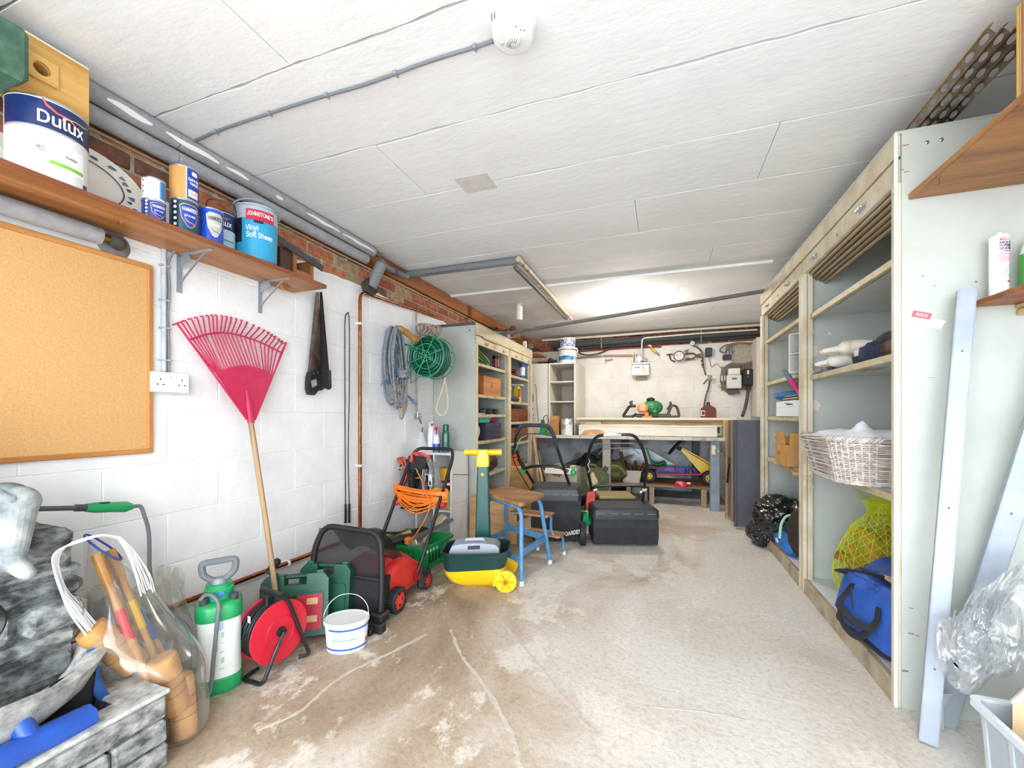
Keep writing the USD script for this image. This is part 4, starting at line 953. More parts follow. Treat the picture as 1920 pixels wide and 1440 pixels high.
for k in range(9):
    for j in range(3):
        rr = .118 - .009 * j - (.003 if k % 2 else 0)
        if j == 0 or k in (0, 8):
            part(t, 'cable_turn', tube([rc + axd * (-.038 + .0095 * k) + rr * (math.cos(a) * fwd + math.sin(a) * V3(0, 0, 1)) + axd * .003 * math.sin(a * 2 + k) for a in np.linspace(0, 2 * math.pi, 36, endpoint=False)], .0052, 7, closed=True), M('1d1f22', .4), world=True, smooth=60)
part(t, 'drum', disc(rc, .1, .088, 28), BLACK, world=True)
st = M('1c1d20', .35, coat=.3)
ha, hb = rc + axd * -.05 + V3(0, 0, .16) + fwd * .0, rc + axd * .062 + V3(0, 0, .155)
for s in (-1, 1):
    c = rc + axd * .064 * s
    part(t, 'stand_leg', tube(bend([c + V3(0, 0, .155), c + fwd * .03 + V3(0, 0, .12), c + fwd * .135 + V3(0, 0, -.166), c + fwd * .10 - axd * .03 * s + V3(0, 0, -.168)], .02, 5), .0085, 10), st, world=True)
part(t, 'front_stand', tube(bend([rc + axd * .075, rc + axd * .085 - fwd * .04 + V3(0, 0, -.05), rc + axd * .085 - fwd * .10 + V3(0, 0, -.167), rc - axd * .03 - fwd * .115 + V3(0, 0, -.167), rc - axd * .04 - fwd * .04 + V3(0, 0, -.165)], .025, 5), .0085, 10), st, world=True)
part(t, 'carry_grip', cyl(rc - axd * .075 + V3(0, 0, .158), rc + axd * .07 + V3(0, 0, .158), .0135, n=14), BLACKP, world=True)
part(t, 'plug', [frm(box(-.018, .018, -.02, .02, -.03, .03, .006), rc + V3(0, 0, .128) + axd * .0 - fwd * .02, axd, fwd), ], BLACK, world=True)
part(t, 'warning_tag', frm(box(-.009, .009, -.001, .001, -.014, .014), rc + V3(0, 0, .085) - fwd * .104, axd, fwd), M('dcdcdc', .5), world=True)

# ---- two green power-tool cases
def toolcase(label, p0, p1, h, th, tilt, red_label):
    p0, p1 = V3(*p0, 0), V3(*p1, 0); ex = unit(p1 - p0); nrm = V3(ex[1], -ex[0], 0); Lg = np.linalg.norm(p1 - p0)
    up = unit(V3(0, 0, 1) - nrm * math.tan(tilt)); o = p0
    n2 = np.cross(ex, up)
    t = thing('tool_case', label, 'tool case', (p0 + p1) / 2)
    lift = th * math.sin(tilt) + .002
    F = lambda m: frm(m, o + V3(0, 0, lift), ex, up, n2)
    ol = np.array([(.01, 0), (Lg - .01, 0), (Lg, .012), (Lg - .006, h - .03), (Lg - .03, h), (Lg * .68, h), (Lg * .66, h - .01), (.66 * Lg, h - .05), (.34 * Lg, h - .05), (.34 * Lg, h - .01), (Lg * .32, h), (.03, h), (.004, h - .03), (0, .012)])
    part(t, 'shell', F(extr(ol, th / 2 - .001, z=-th)), GREEND, world=True)
    part(t, 'shell', F(extr(ol, th / 2 - .001, z=-th / 2)), GREEND, world=True)
    part(t, 'raised_panel', F(mv(extr(rrect(Lg * .84, h * .62, .02), .006), Lg / 2, h * .38, 0)), GREEND, world=True)
    part(t, 'handle', F(mv(box(Lg * .32, Lg * .68, h - .022, h, -th * .72, -th * .28, .008), 0, 0, 0)), GREEND, world=True)
    for q in (.16, .84):
        part(t, 'latch', F(box(Lg * q - .018, Lg * q + .018, h - .02, h + .012, -th * .62, -th * .3, .004)), M('1a6349', .4), world=True)
    if red_label:
        part(t, 'red_label', F(box(Lg * .55, Lg * .9, h * .1, h * .66, .006, .0068)), M('b81f36', .5), world=True)
        for q in (.22, .5):
            part(t, 'label_print', F(box(Lg * .68, Lg * .84, h * q, h * q + .03, .0068, .0074)), M('d8b27a', .5), world=True)
        part(t, 'label_print', F(box(Lg * .12, Lg * .53, h * .3, h * .66, .006, .0068)), M('26201e', .5), world=True)
    return t
toolcase('dark green plastic tool case with red label, leaning behind the cable reel', (.20, 1.47), (.465, 1.655), .295, .09, math.radians(14), True)
toolcase('plain dark green tool case standing between the red-labelled case and grass box', (.22, 1.68), (.49, 1.765), .31, .06, math.radians(10), False)
t = thing('hand_tool', 'small black tool end poking out behind the red-labelled case', 'tool', (.15, 1.62, .33))
part(t, 'knob', [cyl((.13, 1.6, .30), (.14, 1.63, .345), .02, n=14), ball((.14, 1.64, .35), .02, 2)], BLACKP, world=True)

# ---- oval white tub
bc = az(650, 1212, 0)
t = thing('plastic_tub', 'small oval white tub with lid and wire handle on the floor', 'tub', (bc[0], bc[1], 0), math.radians(28))
ov = lambda s: np.stack([.1 * s * np.cos(np.linspace(0, 2 * math.pi, 40, endpoint=False)), .078 * s * np.sin(np.linspace(0, 2 * math.pi, 40, endpoint=False))], 1)
part(t, 'body', loft([(ov(.88), 0), (ov(.9), .004), (ov(1.0), .128)]), M('eef0ef', .35), smooth=50)
part(t, 'lid', loft([(ov(1.03), .122), (ov(1.06), .126), (ov(1.06), .138), (ov(1.02), .143), (ov(.96), .141), (ov(.93), .138)]), M('e6e6e1', .4, var=.06, vs=18), smooth=50)
def band(z0, z1, a0, a1, m_, off=.0008):
    a = np.linspace(a0, a1, 30); rows = []
    for o, z in ((off, z0), (off + .0006, z0), (off + .0006, z1), (off, z1)):
        s = .9 + .1 * z / .128
        rows.append(np.stack([(.1 * s + o) * np.cos(a), (.078 * s + o) * np.sin(a), np.full(30, z)], 1))
    return part(t, 'label_band', rings(np.stack(rows, 1)), m_)
bb = M('2a5cb8', .4)
band(.016, .024, -2.9, .35, bb); band(.108, .116, -2.3, .35, bb); band(.03, .104, -2.3, .3, M('f2f2f2', .5))
for k in range(5): band(.04 + k * .012, .044 + k * .012, -2.1, -1.0 if k % 2 else -.9, M('a8c9b4' if k != 2 else '5fae7c', .5), .0016)
band(.034, .052, -.3, -.1, M('b03a34', .5), .0016); band(.034, .052, -.05, .15, M('b03a34', .5), .0016)
part(t, 'wire_handle', tube(spl([(-.104, 0, .125), (-.105, .0, .16), (-.08, .02, .21), (-.03, .03, .24), (.04, .03, .235), (.09, .02, .19), (.105, 0, .125)], 6), .0018, 6), ZINC)

# ---- red electric lawn raker with mesh grass box
t = thing('lawn_raker', 'red electric lawn raker with black mesh collector and wound orange lead', 'lawn raker', (.42, 2.1, 0))
sec = lambda w, z0, z1, r: rrect(w, z1 - z0, r, 4) + [0, (z0 + z1) / 2]
secs = [(1.93, .30, .06, .16), (1.97, .34, .05, .225), (2.03, .36, .045, .25), (2.12, .36, .045, .262), (2.2, .35, .05, .24), (2.28, .33, .055, .19), (2.33, .30, .06, .13), (2.35, .24, .06, .10)]
part(t, 'housing', rings([np.stack([.425 + o[:, 0], np.full(len(o), y), o[:, 1]], 1) for y, w, z0, z1 in secs for o in [sec(w, z0, z1, min(.05, (z1 - z0) * .4))]][::-1]), REDP, world=True, smooth=45)
part(t, 'top_cover', rings([np.stack([.425 + o[:, 0] * .6, np.full(len(o), y), o[:, 1] + .02], 1) for y, w, z0, z1 in secs[1:6] for o in [sec(w, z0 + .05, z1, min(.05, (z1 - z0) * .3))]][::-1]), M('cf3a30', .4), world=True, smooth=45)
for k in range(7):
    part(t, 'vent_slot', box(.602, .6065, 2.16 + k * .016, 2.168 + k * .016, .09, .16), M('a5231f', .5), world=True)
part(t, 'warning_label', [box(.36, .42, 2.05, 2.09, .281, .2825), box(.44, .5, 2.06, 2.09, .281, .2825)], M('d8cfc6', .5), world=True)
def wheel(tt, c, r, w, hubm, spokes=5, ax_=(1, 0, 0), tread=True):
    c = V3(*c); a = unit(V3(*ax_)); u = unit(np.cross(a, V3(0, 0, 1))); v = np.cross(u, a)
    pr = [(-w / 2, r * .72), (-w / 2, r * .92), (-w * .36, r), (w * .36, r), (w / 2, r * .92), (w / 2, r * .72)]
    P = np.array([[c + a * q + rr * (math.cos(s) * u + math.sin(s) * v) for s in np.linspace(0, 2 * math.pi, 32, endpoint=False)] for q, rr in pr])
    g = part(tt, 'wheel', rings(P, closed_v=True), M('2a2b2d', .7), world=True, smooth=35)
    if tread:
        part(g, 'tread', [frm(box(-w * .42, w * .42, -.004, .004, -.003, .003), c + (r + .001) * (math.cos(s) * u + math.sin(s) * v), a, unit(-math.sin(s) * u + math.cos(s) * v)) for s in np.linspace(0, 2 * math.pi, 26, endpoint=False)], M('242527', .8), world=True)
    part(g, 'hub', [cyl(c - a * w * .35, c + a * w * .42, r * .3, n=16)] + [beam(c + a * w * .2, c + a * w * .2 + r * .74 * (math.cos(s) * u + math.sin(s) * v), w * .3, r * .2, up=a) for s in np.linspace(0, 2 * math.pi, spokes, endpoint=False)] + [tube([c + a * w * .22 + r * .7 * (math.cos(s) * u + math.sin(s) * v) for s in np.linspace(0, 2 * math.pi, 24, endpoint=False)], r * .07, 6, closed=True)], hubm, world=True)
for c, r, w in (((.625, 1.975, .068), .068, .045), ((.225, 1.975, .068), .068, .045)):
    wheel(t, c, r, w, M('e0463a', .4))
for x in (.60, .25):
    part(t, 'front_cheek', box(x - .025, x + .02, 2.24, 2.37, .012, .13, .03), M('27282b', .5), world=True)
    wheel(t, (x + (.012 if x > .4 else -.01), 2.31, .052), .052, .03, M('d83d33', .4), 6, tread=False)
part(t, 'rear_bracket', [box(.55, .70, 1.73, 1.78, .0, .05, .008), box(.60, .68, 1.76, 1.84, .03, .085, .01), extr([(.56, .0), (.70, .0), (.66, .05), (.60, .06)], .03, z=.0) if False else box(.62, .66, 1.70, 1.75, .0, .035, .006)], M('1d1e20', .5), world=True)
def fpt(x, z, y): return V3(x, y, z)
fr = bend([(.645, 1.80, .05), (.625, 1.84, .30), (.59, 1.87, .475), (.235, 1.835, .495), (.195, 1.80, .36), (.20, 1.79, .25)], .075, 7)
part(t, 'collector_frame', tube(fr, .016, 10), M('1b1c1e', .6), world=True, smooth=60)
part(t, 'collector_bar', tube(bend([(.20, 1.79, .25), (.62, 1.83, .235)], .02), .011, 8), M('1b1c1e', .6), world=True)
mesh_m = usdkit.material(stage, '/World/Looks/black_gauze', {'t': ('transparent_bsdf', {}), 'p': ('principled_bsdf', {'base_color': lin('2a2b2e'), 'roughness': .7}), 'm': ('mix_closure', {'fac': .55})}, [('t.BSDF', 'm.closure1'), ('p.BSDF', 'm.closure2')], surface='m.closure')
gx, gz = np.linspace(0, 1, 16), np.linspace(0, 1, 12)
P = np.array([[V3(.205 + .40 * u_ + .03 * (1 - w_) * 0, 1.795 + .045 * u_ + .035 * w_ + .035 * math.sin(math.pi * u_) * math.sin(math.pi * w_) + .02 * (meshkit.fbm(np.array([[u_ * 5, w_ * 5, 1.]]), 3, 1)[0] - .5), .245 + .235 * w_ - .01 * math.sin(math.pi * u_)) for u_ in gx] for w_ in gz])
part(t, 'mesh_panel', sheet(P, .0012), mesh_m, world=True, smooth=60)
P = np.array([[V3(.23 + .36 * u_, 1.86 + .19 * w_ + .03 * u_, .475 - .20 * w_ + .03 * math.sin(6 * u_) * w_ + .03 * meshkit.fbm(np.array([[u_ * 5, w_ * 5, 1.]]), 3, 1)[0]) for u_ in gx] for w_ in gz])
part(t, 'mesh_top', sheet(P, .0012), mesh_m, world=True, smooth=60)
P = np.array([[V3(.20 + .42 * u_, 1.79 + .045 * u_ - .02 * (1 - w_) + .02 * (meshkit.fbm(np.array([[u_ * 5, w_ * 5, 7.]]), 3, 1)[0] - .5), .03 + .21 * w_) for u_ in gx] for w_ in gz])
part(t, 'fabric_panel', sheet(P, .002), M('202126', .8, var=.3, vs=25), world=True, smooth=60)
part(t, 'fabric_side', hull([(.62, 1.82, .03), (.635, 1.83, .25), (.60, 1.93, .05), (.60, 1.95, .22), (.22, 1.8, .03), (.22, 1.95, .2), (.22, 1.95, .04), (.24, 1.84, .22)]), M('202126', .8, var=.3, vs=25), world=True)
# handle, lead
hR = [V3(.60, 2.22, .13), V3(.615, 2.30, .27), V3(.615, 2.66, .80), V3(.60, 2.70, .872)]
hL = [V3(.26, 2.22, .13), V3(.262, 2.30, .27), V3(.27, 2.64, .79), V3(.30, 2.69, .872)]
tub = M('1d1d20', .4, coat=.2)
part(t, 'handle_tube', tube(bend(hR + hL[::-1], .06, 6), .0125, 12), tub, world=True, smooth=60)
sw = (hL[2] + V3(.0, 0, .02))
part(t, 'switch_box', rough(dens(hull([sw + V3(-.01, -.02, -.09), sw + V3(.14, -.02, -.085), sw + V3(.15, -.02, -.03), sw + V3(.11, -.02, .0), sw + V3(.0, -.02, .01), sw + V3(-.01, .04, -.09), sw + V3(.14, .04, -.085), sw + V3(.11, .04, .0), sw + V3(0, .04, .01)]), .03), .002, 20), BLACKP, world=True)
part(t, 'switch_lever', tube(spl([sw + V3(.03, -.02, -.015), sw + V3(.04, -.02, .025), sw + V3(.11, -.02, .028), sw + V3(.18, -.01, .0)], 5), .011, 8), M('d33a3a', .4), world=True)
part(t, 'switch_pivot', cyl(sw + V3(.03, -.03, -.02), sw + V3(.03, .03, -.02), .016, n=14), M('d33a3a', .4), world=True)
OR = M('f07a1e', .4)
mL, mR = hL[1] * .42 + hL[2] * .58, hR[1] * .42 + hR[2] * .58
for k in range(20):
    dz = r_.uniform(-.05, .045); sg = r_.uniform(.0, .02) + (.03 if k < 4 else 0)
    lp = [mL + V3(-.018, -.01, dz + .01), (mL + mR) / 2 + V3(0, -.03 - sg, dz - sg - (.05 if k < 5 else 0)), mR + V3(.02, -.01, dz * .8 - .02), mR + V3(.012, .024, dz - .01), (mL + mR) / 2 + V3(0, .03, dz - .02 - sg * .6), mL + V3(-.01, .026, dz)]
    part(t, 'lead_turn', tube(spl(lp, 6, True), .0045, 6, closed=True), OR, world=True, smooth=60)
part(t, 'lead_tail', tube(spl([sw + V3(.07, -.03, -.08), sw + V3(.13, -.04, -.17), mR + V3(-.12, -.05, .05), mR + V3(-.06, -.06, -.08), V3(.45, 2.44, .30), V3(.33, 2.52, .22)], 7), .0042, 6), OR, world=True)
for m_ in (mL - V3(0, .0, .07), mR - V3(0, 0, .07)):
    part(t, 'clamp_knob', [cyl(m_ + V3(-.03, -.01, 0), m_ + V3(.03, -.01, 0), .020, n=12), ball(m_ + V3(.0, -.025, 0), .022, 2)], M('cc3434', .4), world=True)
plg = V3(.33, 2.53, .225)
part(t, 'orange_plug', [ball(plg, .03, 2, (1, 1, .7)), cyl(plg, plg + V3(.02, -.05, -.005), .012, n=10)], OR, world=True)

UsdGeom.Xformable(t.prim).GetOrderedXformOps()[0].Set(Gf.Vec3d(.42, 2.135, 0))
# ================================================================ middle of the floor
def hashed(n): return np.random.default_rng(n)
# ---- white pigeonhole unit beside the cabinet, and what stands on it
UX0, UX1, UY0, UY1, UZ = .03, .385, 3.12, 3.44, .80
mel = M('e9e8e4', .4)
t = thing('shelf_unit', 'low white open shelf unit against the wall beside the grey cabinet', 'shelf unit', (.2, 3.28, 0))
for x in (UX0, .205, UX1 - .016):
    part(t, 'side_panel', box(x, x + .016, UY0, UY1, 0, UZ - .016, .001), mel, world=True)
part(t, 'top_panel', box(UX0, UX1, UY0 - .004, UY1, UZ - .016, UZ, .001), mel, world=True)
part(t, 'back_panel', box(UX0, UX1, UY1 - .005, UY1, .02, UZ - .02), mel, world=True)
for x0, x1, zs in ((.046, .205, (.06, .42)), (.221, .369, (.06, .30, .53))):
    for z in zs:
        part(t, 'shelf', box(x0, x1, UY0 + .005, UY1 - .005, z, z + .016, .001), mel, world=True)
part(t, 'edge_batten', frm(box(-.008, .008, 0, .30, -.008, .008), (.25, 3.10, .335), unit(V3(1, 0, 0)), unit(V3(.36, .0, .10)), ), M('cdb79a', .6), world=True)
def on_px(px, py, y): p = ay(px, py, y); return V3(p[0], y, UZ)
b = on_px(818, 848, 3.2)
t = thing('spray_bottle', 'clear spray bottle with blue liquid and red trigger on the white unit', 'spray bottle', b, math.radians(-60))
part(t, 'bottle', loft([(rrect(.085, .055, .02), 0), (rrect(.09, .06, .022), .01), (rrect(.09, .06, .022), .11), (rrect(.05, .045, .018), .15), (rrect(.032, .032, .015), .165), (rrect(.03, .03, .014), .19)]), M('dfe6ee', .2, coat=.5), smooth=50)
part(t, 'blue_fill', loft([(rrect(.087, .0605, .02), .004), (rrect(.0912, .0612, .022), .012), (rrect(.0912, .0612, .022), .075)]), M('2451b4', .25, coat=.4), smooth=50)
part(t, 'label', box(-.03, .03, -.0322, -.0312, .03, .10), M('eef0f4', .4))
part(t, 'trigger_head', [hull([(-.02, -.012, .19), (.02, -.012, .19), (-.02, .012, .19), (.02, .012, .19), (-.03, -.01, .215), (.045, -.01, .22), (-.03, .01, .215), (.045, .01, .22), (.045, 0, .235), (-.02, 0, .235)]), tube(spl([(.03, 0, .2), (.035, 0, .175), (.028, 0, .155)], 4), .006, 6)], M('cf2a35', .35))
b = on_px(808, 846, 3.26)
t = thing('spray_bottle', 'white spray bottle with red nozzle and blue cap behind the clear one', 'spray bottle', b, math.radians(-50))
part(t, 'bottle', loft([(rrect(.09, .06, .022), 0), (rrect(.095, .062, .024), .01), (rrect(.095, .062, .024), .13), (rrect(.06, .05, .02), .18), (rrect(.05, .045, .02), .21)]), M('eceef0', .3), smooth=50)
part(t, 'spray_head', hull([(-.035, -.022, .21), (.03, -.022, .21), (-.035, .022, .21), (.03, .022, .21), (-.03, -.02, .255), (.055, -.015, .25), (-.03, .02, .255), (.055, .015, .25), (.05, 0, .265)]), M('e8e9ec', .35))
part(t, 'nozzle', cyl((.05, 0, .24), (.07, 0, .24), .012, n=12), M('cf2a35', .4))
part(t, 'cap', box(-.045, -.03, -.018, .018, .225, .25, .004), M('28346a', .4))
b = on_px(836, 848, 3.24)
t = thing('green_bottle', 'dark green plastic bottle standing on the white unit', 'bottle', b, math.radians(-60))
gb = M('0f5a4a', .3, coat=.4)
part(t, 'bottle', loft([(rrect(.075, .06, .022), 0), (rrect(.08, .065, .024), .01), (rrect(.08, .065, .024), .15), (rrect(.055, .05, .022), .19)]), gb, smooth=50)
part(t, 'cap', lathe([(.001, .188), (.027, .188), (.027, .235), (.022, .242), (.001, .242)], 20), gb)
part(t, 'label', box(-.022, .022, -.0345, -.0332, .05, .13), M('5fae9c', .4))
b = on_px(790, 846, 3.26)
t = thing('plastic_funnel', 'cloudy plastic funnel upturned on the white unit with a pencil in it', 'funnel', (b[0], b[1], UZ))
part(t, 'cone', lathe([(.001, 0), (.085, 0), (.086, .01), (.028, .125), (.022, .17), (.018, .17), (.001, .165)], 28), M('cfd0ca', .4), smooth=40)
part(t, 'red_pencil', cyl((.004, .0, .16), (.012, 0, .21), .005, n=8), M('8c2430', .5))
def unit_item(px, py, y, z): p = ay(px, py, y); return V3(p[0], y, z)
b = unit_item(832, 880, 3.2, .546)
t = thing('yellow_holder', 'yellow plastic holder with red base in the top pigeonhole', 'holder', b)
part(t, 'tub', loft([(rrect(.09, .10, .02), .015), (rrect(.11, .11, .02), .12)]), M('e8b21e', .4), smooth=40)
part(t, 'base', box(-.05, .05, -.055, .055, 0, .016, .004), M('b3262b', .4))
t = thing('paint_scraper', 'grey steel filling knife sticking out of the top pigeonhole', 'scraper', (.36, 3.16, .62))
part(t, 'blade', extr([(0, 0), (.02, -.012), (.14, -.02), (.16, .03), (.02, .012)], .002), M('77746f', .4, .7, var=.3, vs=30))
part(t, 'handle', cyl((.0, 0, 0), (-.10, .02, .0), .011, n=10), wood('8a5a30', '6a4422', 'x'))
for px, col, lab, h in ((834, 'c98a4a', 'amber plastic bottle in the low pigeonhole of the white unit', .20), (846, 'b9b48a', 'pale yellow plastic bottle beside the amber one in the white unit', .19)):
    b = unit_item(px, 930, 3.19, .316)
    t = thing('plastic_bottle', lab, 'bottle', b)
    part(t, 'bottle', loft([(rrect(.06, .06, .018), 0), (rrect(.064, .064, .02), .008), (rrect(.064, .064, .02), h * .68), (rrect(.035, .035, .015), h * .84), (rrect(.028, .028, .013), h * .86)]), M(col, .25, coat=.4), smooth=50)
    part(t, 'cap', lathe([(.001, h * .86), (.016, h * .86), (.016, h), (.001, h)], 16), M('2e2a26', .5))
t = thing('chisel', 'rusty chisel standing among the bottles of the white unit', 'chisel', (.31, 3.15, .316))
part(t, 'shaft', beam((.0, 0, .16), (.02, 0, .30), .012, .006), M('6a4a3a', .6, .5))
part(t, 'handle', cyl((-.012, 0, .08), (.0, 0, .16), .013, n=10), BLACKP)

# ---- cable coils hanging in front of the unit
def coil(name, label, c, w, h, n, r, m_, seed, spread=.05, tilt=(0, 0)):
    t = thing(name, label, 'cable', c); q = hashed(seed)
    for k in range(n):
        ww, hh = w * q.uniform(.75, 1.1), h * q.uniform(.88, 1.06); dx, dy = q.uniform(-.3, .3) * w, q.uniform(-spread, spread)
        lp = [V3(dx + ww * math.sin(a) * (1 - .25 * math.cos(a)), dy + .02 * math.sin(2 * a + k), -hh * .5 + hh * .5 * math.cos(a)) for a in np.linspace(0, 2 * math.pi, 12, endpoint=False)]
        part(t, 'cable_loop', tube(spl(lp, 3, True), r, 6, closed=True), m_, smooth=60)
    part(t, 'tie', [tube([(w * .75 * math.cos(a) , spread * 1.05 * math.sin(a), -h * .35) for a in np.linspace(0, 2 * math.pi, 14, endpoint=False)], .004, 5, closed=True)], M('d8d2c6', .6))
    return t
def cpt(px, py, y): return ay(px, py, y)
coil('cable_coil', 'coil of red-orange cable, nearest the wall among the hanging coils', cpt(752, 858, 2.93), .055, .23, 8, .005, M('c9552c', .45), 1, .03)
coil('cable_coil', 'thick coil of black cable hanging behind the raker handle', cpt(762, 862, 2.99), .075, .40, 15, .0055, M('1f2023', .45), 2, .045)
coil('cable_coil', 'second coil of black cable beside the grey coil', cpt(787, 862, 3.03), .05, .42, 11, .0055, M('26272a', .45), 3, .045)
coil('cable_coil', 'coil of light grey cable with a white tag', cpt(802, 862, 3.0), .04, .34, 9, .005, M('b4b8b8', .5), 4, .03)
coil('cable_coil', 'looser coil of grey cable nearest the yellow connector', cpt(816, 866, 3.02), .035, .33, 8, .005, M('9ea3a4', .5), 5, .03)
p = cpt(806, 900, 2.96)
t = thing('label_card', 'small white card tag hanging on the light grey cable coil', 'tag', p)
part(t, 'card', frm(extr([(-.018, -.05), (.02, -.05), (.02, .03), (.008, .05), (-.012, .04)], .001), (0, 0, 0), (1, 0, 0), (0, 0, 1)), M('f0f0ee', .5))
part(t, 'print', frm(extr([(-.012, -.042), (.012, -.042), (.012, -.02), (.0, 0), (-.008, -.02)], .001), (0, -.0015, 0), (1, 0, 0), (0, 0, 1)), M('26282b', .6))
p = cpt(817, 920, 2.95)
t = thing('yellow_plug', 'bright yellow connector dangling from the grey cable coils', 'connector', p)
part(t, 'connector', [ball((0, 0, 0), .026, 2, (.9, .8, 1)), cyl((0, 0, 0), (.012, 0, -.05), .013, n=10)], M('e6d21e', .4))
part(t, 'red_insert', ball((.01, -.018, -.012), .01, 1), M('b03a2c', .5))

# ---- green crate with odds and ends
t = thing('green_crate', 'bright green plastic crate full of offcuts on the floor by the wall', 'crate', (.28, 2.73, 0), math.radians(-4))
CW, CD, CH = .42, .38, .19
o_ = lambda w, d, r=.02: rrect(w, d, r, 3)
part(t, 'shell', rings([np.column_stack([o, np.full(len(o), z)]) for o, z in ((o_(.36, .31), .0), (o_(.41, .37), CH), (o_(.40, .36), CH), (o_(.35, .30), .01))]), M('12964c', .4, coat=.15), smooth=30)
part(t, 'rim', rings([np.column_stack([o, np.full(len(o), z)]) for o, z in ((o_(.445, .405), CH - .02), (o_(.45, .41), CH), (o_(.405, .365), CH), (o_(.405, .365), CH - .012))], closed_v=True), M('0f8f47', .4, coat=.15), smooth=30)
for k in range(8):
    x = -.15 + .043 * k
    part(t, 'rib', beam((x, -.165 + .0, .02), (x, -.188, CH - .02), .016, .012), M('12964c', .4))
for k in range(7):
    y = -.12 + .04 * k
    part(t, 'rib', beam((.184, y, .02), (.207, y, CH - .02), .016, .012, up=(0, 1, 0)), M('12964c', .4))
    part(t, 'slot', box(.195, .2065, y + .012, y + .028, .06, .12), M('0a3a20', .8)) if k < 6 else None
part(t, 'white_tag', box(.203, .2085, -.14, .0, CH - .05, CH - .025), M('dfe6dc', .5))
G = lambda x, y, z: V3(x, y, z)
def loose(name, label, cat_, parts_, loc=(0, 0, 0), rz=0.0):
    t = thing(name, label, cat_, loc, rz)
    for nm, m_, mt in parts_: part(t, nm, m_, mt)
    return t
C0 = V3(.28, 2.73, 0)
loose('timber_offcut', 'pale timber board leaning up out of the green crate', 'plank', [('board', beam((-.06, -.1, .04), (.17, .15, .34), .09, .018, b=.002), wood('c9b592', 'ab9674', 'y'))], C0)
loose('timber_offcut', 'short yellow pine offcut lying in the green crate', 'plank', [('board', beam((-.17, -.14, .17), (-.02, -.02, .24), .05, .03, b=.002), wood('d8b069', 'b98c48', 'y'))], C0)
loose('black_bracket', 'flat black plastic bracket lying across the green crate', 'bracket', [('plate', beam((-.08, -.2, .205), (.05, .08, .245), .11, .02, b=.004), BLACKP), ('lip', beam((-.125, -.19, .19), (-.03, -.21, .19), .02, .045, b=.003), BLACKP)], C0)
loose('aluminium_channel', 'grey aluminium channel sloping across the green crate', 'channel', [('channel', [beam((-.02, -.13, .19), (.21, .19, .30), .06, .003), beam((.006, -.15, .20), (.236, .17, .31), .003, .03)], M('a09a90', .35, .8))], C0)
loose('metal_rod', 'rusty metal rod poking out over the edge of the green crate', 'rod', [('rod', cyl((-.30, -.13, .235), (.02, .1, .20), .009, n=10), M('4a3a30', .6, .5))], C0)
loose('clear_tray', 'clear plastic tray in the front corner of the green crate', 'tray', [('tray', loft([(rrect(.12, .1, .02), .15), (rrect(.15, .13, .02), .21)], cap1=False), film('e8ece8', .6, .1))], C0 + V3(.09, -.09, 0))

# ---- garden trolley: yellow base, dark green bin, post with T handle
bc = V3(.875, 2.55, 0); ra = math.radians(17)
YEL, DG = M('f0c713', .35, coat=.2), M('143b38', .35, coat=.2)
t = thing('garden_trolley', 'dark green and yellow wheeled garden bin with tall yellow T-handle', 'garden trolley', bc, ra)
def oo(w, d, r=.06, dx=0): return rrect(w, d, r, 6) + [dx, 0]
def tilted(o, z, k): return np.column_stack([o, z + k * o[:, 0]])
part(t, 'yellow_base', rings([tilted(oo(.22, .14, .03, .02), .0, 0), tilted(oo(.33, .22, .05), .04, .02), tilted(oo(.395, .27, .07), .09, .04), tilted(oo(.41, .285, .07), .128, .07)]), YEL, smooth=40)
part(t, 'wheel_arch', hull([(.12, -.14, .03), (.12, .14, .03), (.21, -.14, .05), (.21, .14, .05), (.2, -.14, .13), (.2, .14, .13), (.14, -.14, .14), (.14, .14, .14)]), YEL)
part(t, 'bin', rings([tilted(oo(.40, .278, .07), .126, .07), tilted(oo(.435, .305, .075), .225, .03), tilted(oo(.45, .32, .08), .235, .03), tilted(oo(.45, .32, .08), .243, .03), tilted(oo(.425, .295, .07), .243, .03), tilted(oo(.38, .26, .06), .11, .09)]), DG, smooth=40)
for s in (-1, 1):
    part(t, 'wheel', tube([(.205, s * .15 - .014, .07), (.205, s * .15 - .012, .07), (.205, s * .15 + .012, .07), (.205, s * .15 + .014, .07)], [.062, .068, .068, .062], 28), YEL, smooth=35)
    part(t, 'hub', [cyl((.205, s * .165, .07), (.205, s * .174, .07), .02, n=16)] + [beam((.205, s * .168, .07), (.205 + .055 * math.cos(a), s * .168, .07 + .055 * math.sin(a)), .01, .012, up=(0, 1, 0)) for a in np.linspace(0, 6.28, 7)[:-1]], M('d9ae10', .4))
part(t, 'post', loft([(rrect(.115, .085, .012), .02), (rrect(.082, .066, .012), .76)] ), M('14504a', .35, coat=.2), smooth=30)
pp = stage.GetPrimAtPath(t.path + '/post'); UsdGeom.Xformable(pp).AddTranslateOp().Set(Gf.Vec3d(.02, .20, 0))
part(t, 'handle_collar', mv(loft([(rrect(.09, .075, .014), .755), (rrect(.095, .08, .014), .80), (rrect(.08, .07, .02), .875)]), .02, .20), YEL, smooth=30)
part(t, 'handle_grip', [mv(cyl((-.135, 0, .855), (.135, 0, .855), .021, n=16), .02, .20)] + [mv(cyl((x, 0, .855), (x + .006, 0, .855), .0235, n=16), .02, .2) for x in np.concatenate([np.arange(-.13, -.06, .013), np.arange(.06, .13, .013)])], YEL)
part(t, 'button', mv(lathe([(.001, 0), (.012, 0), (.010, .004), (.001, .005)], 14), 0, 0), YEL)
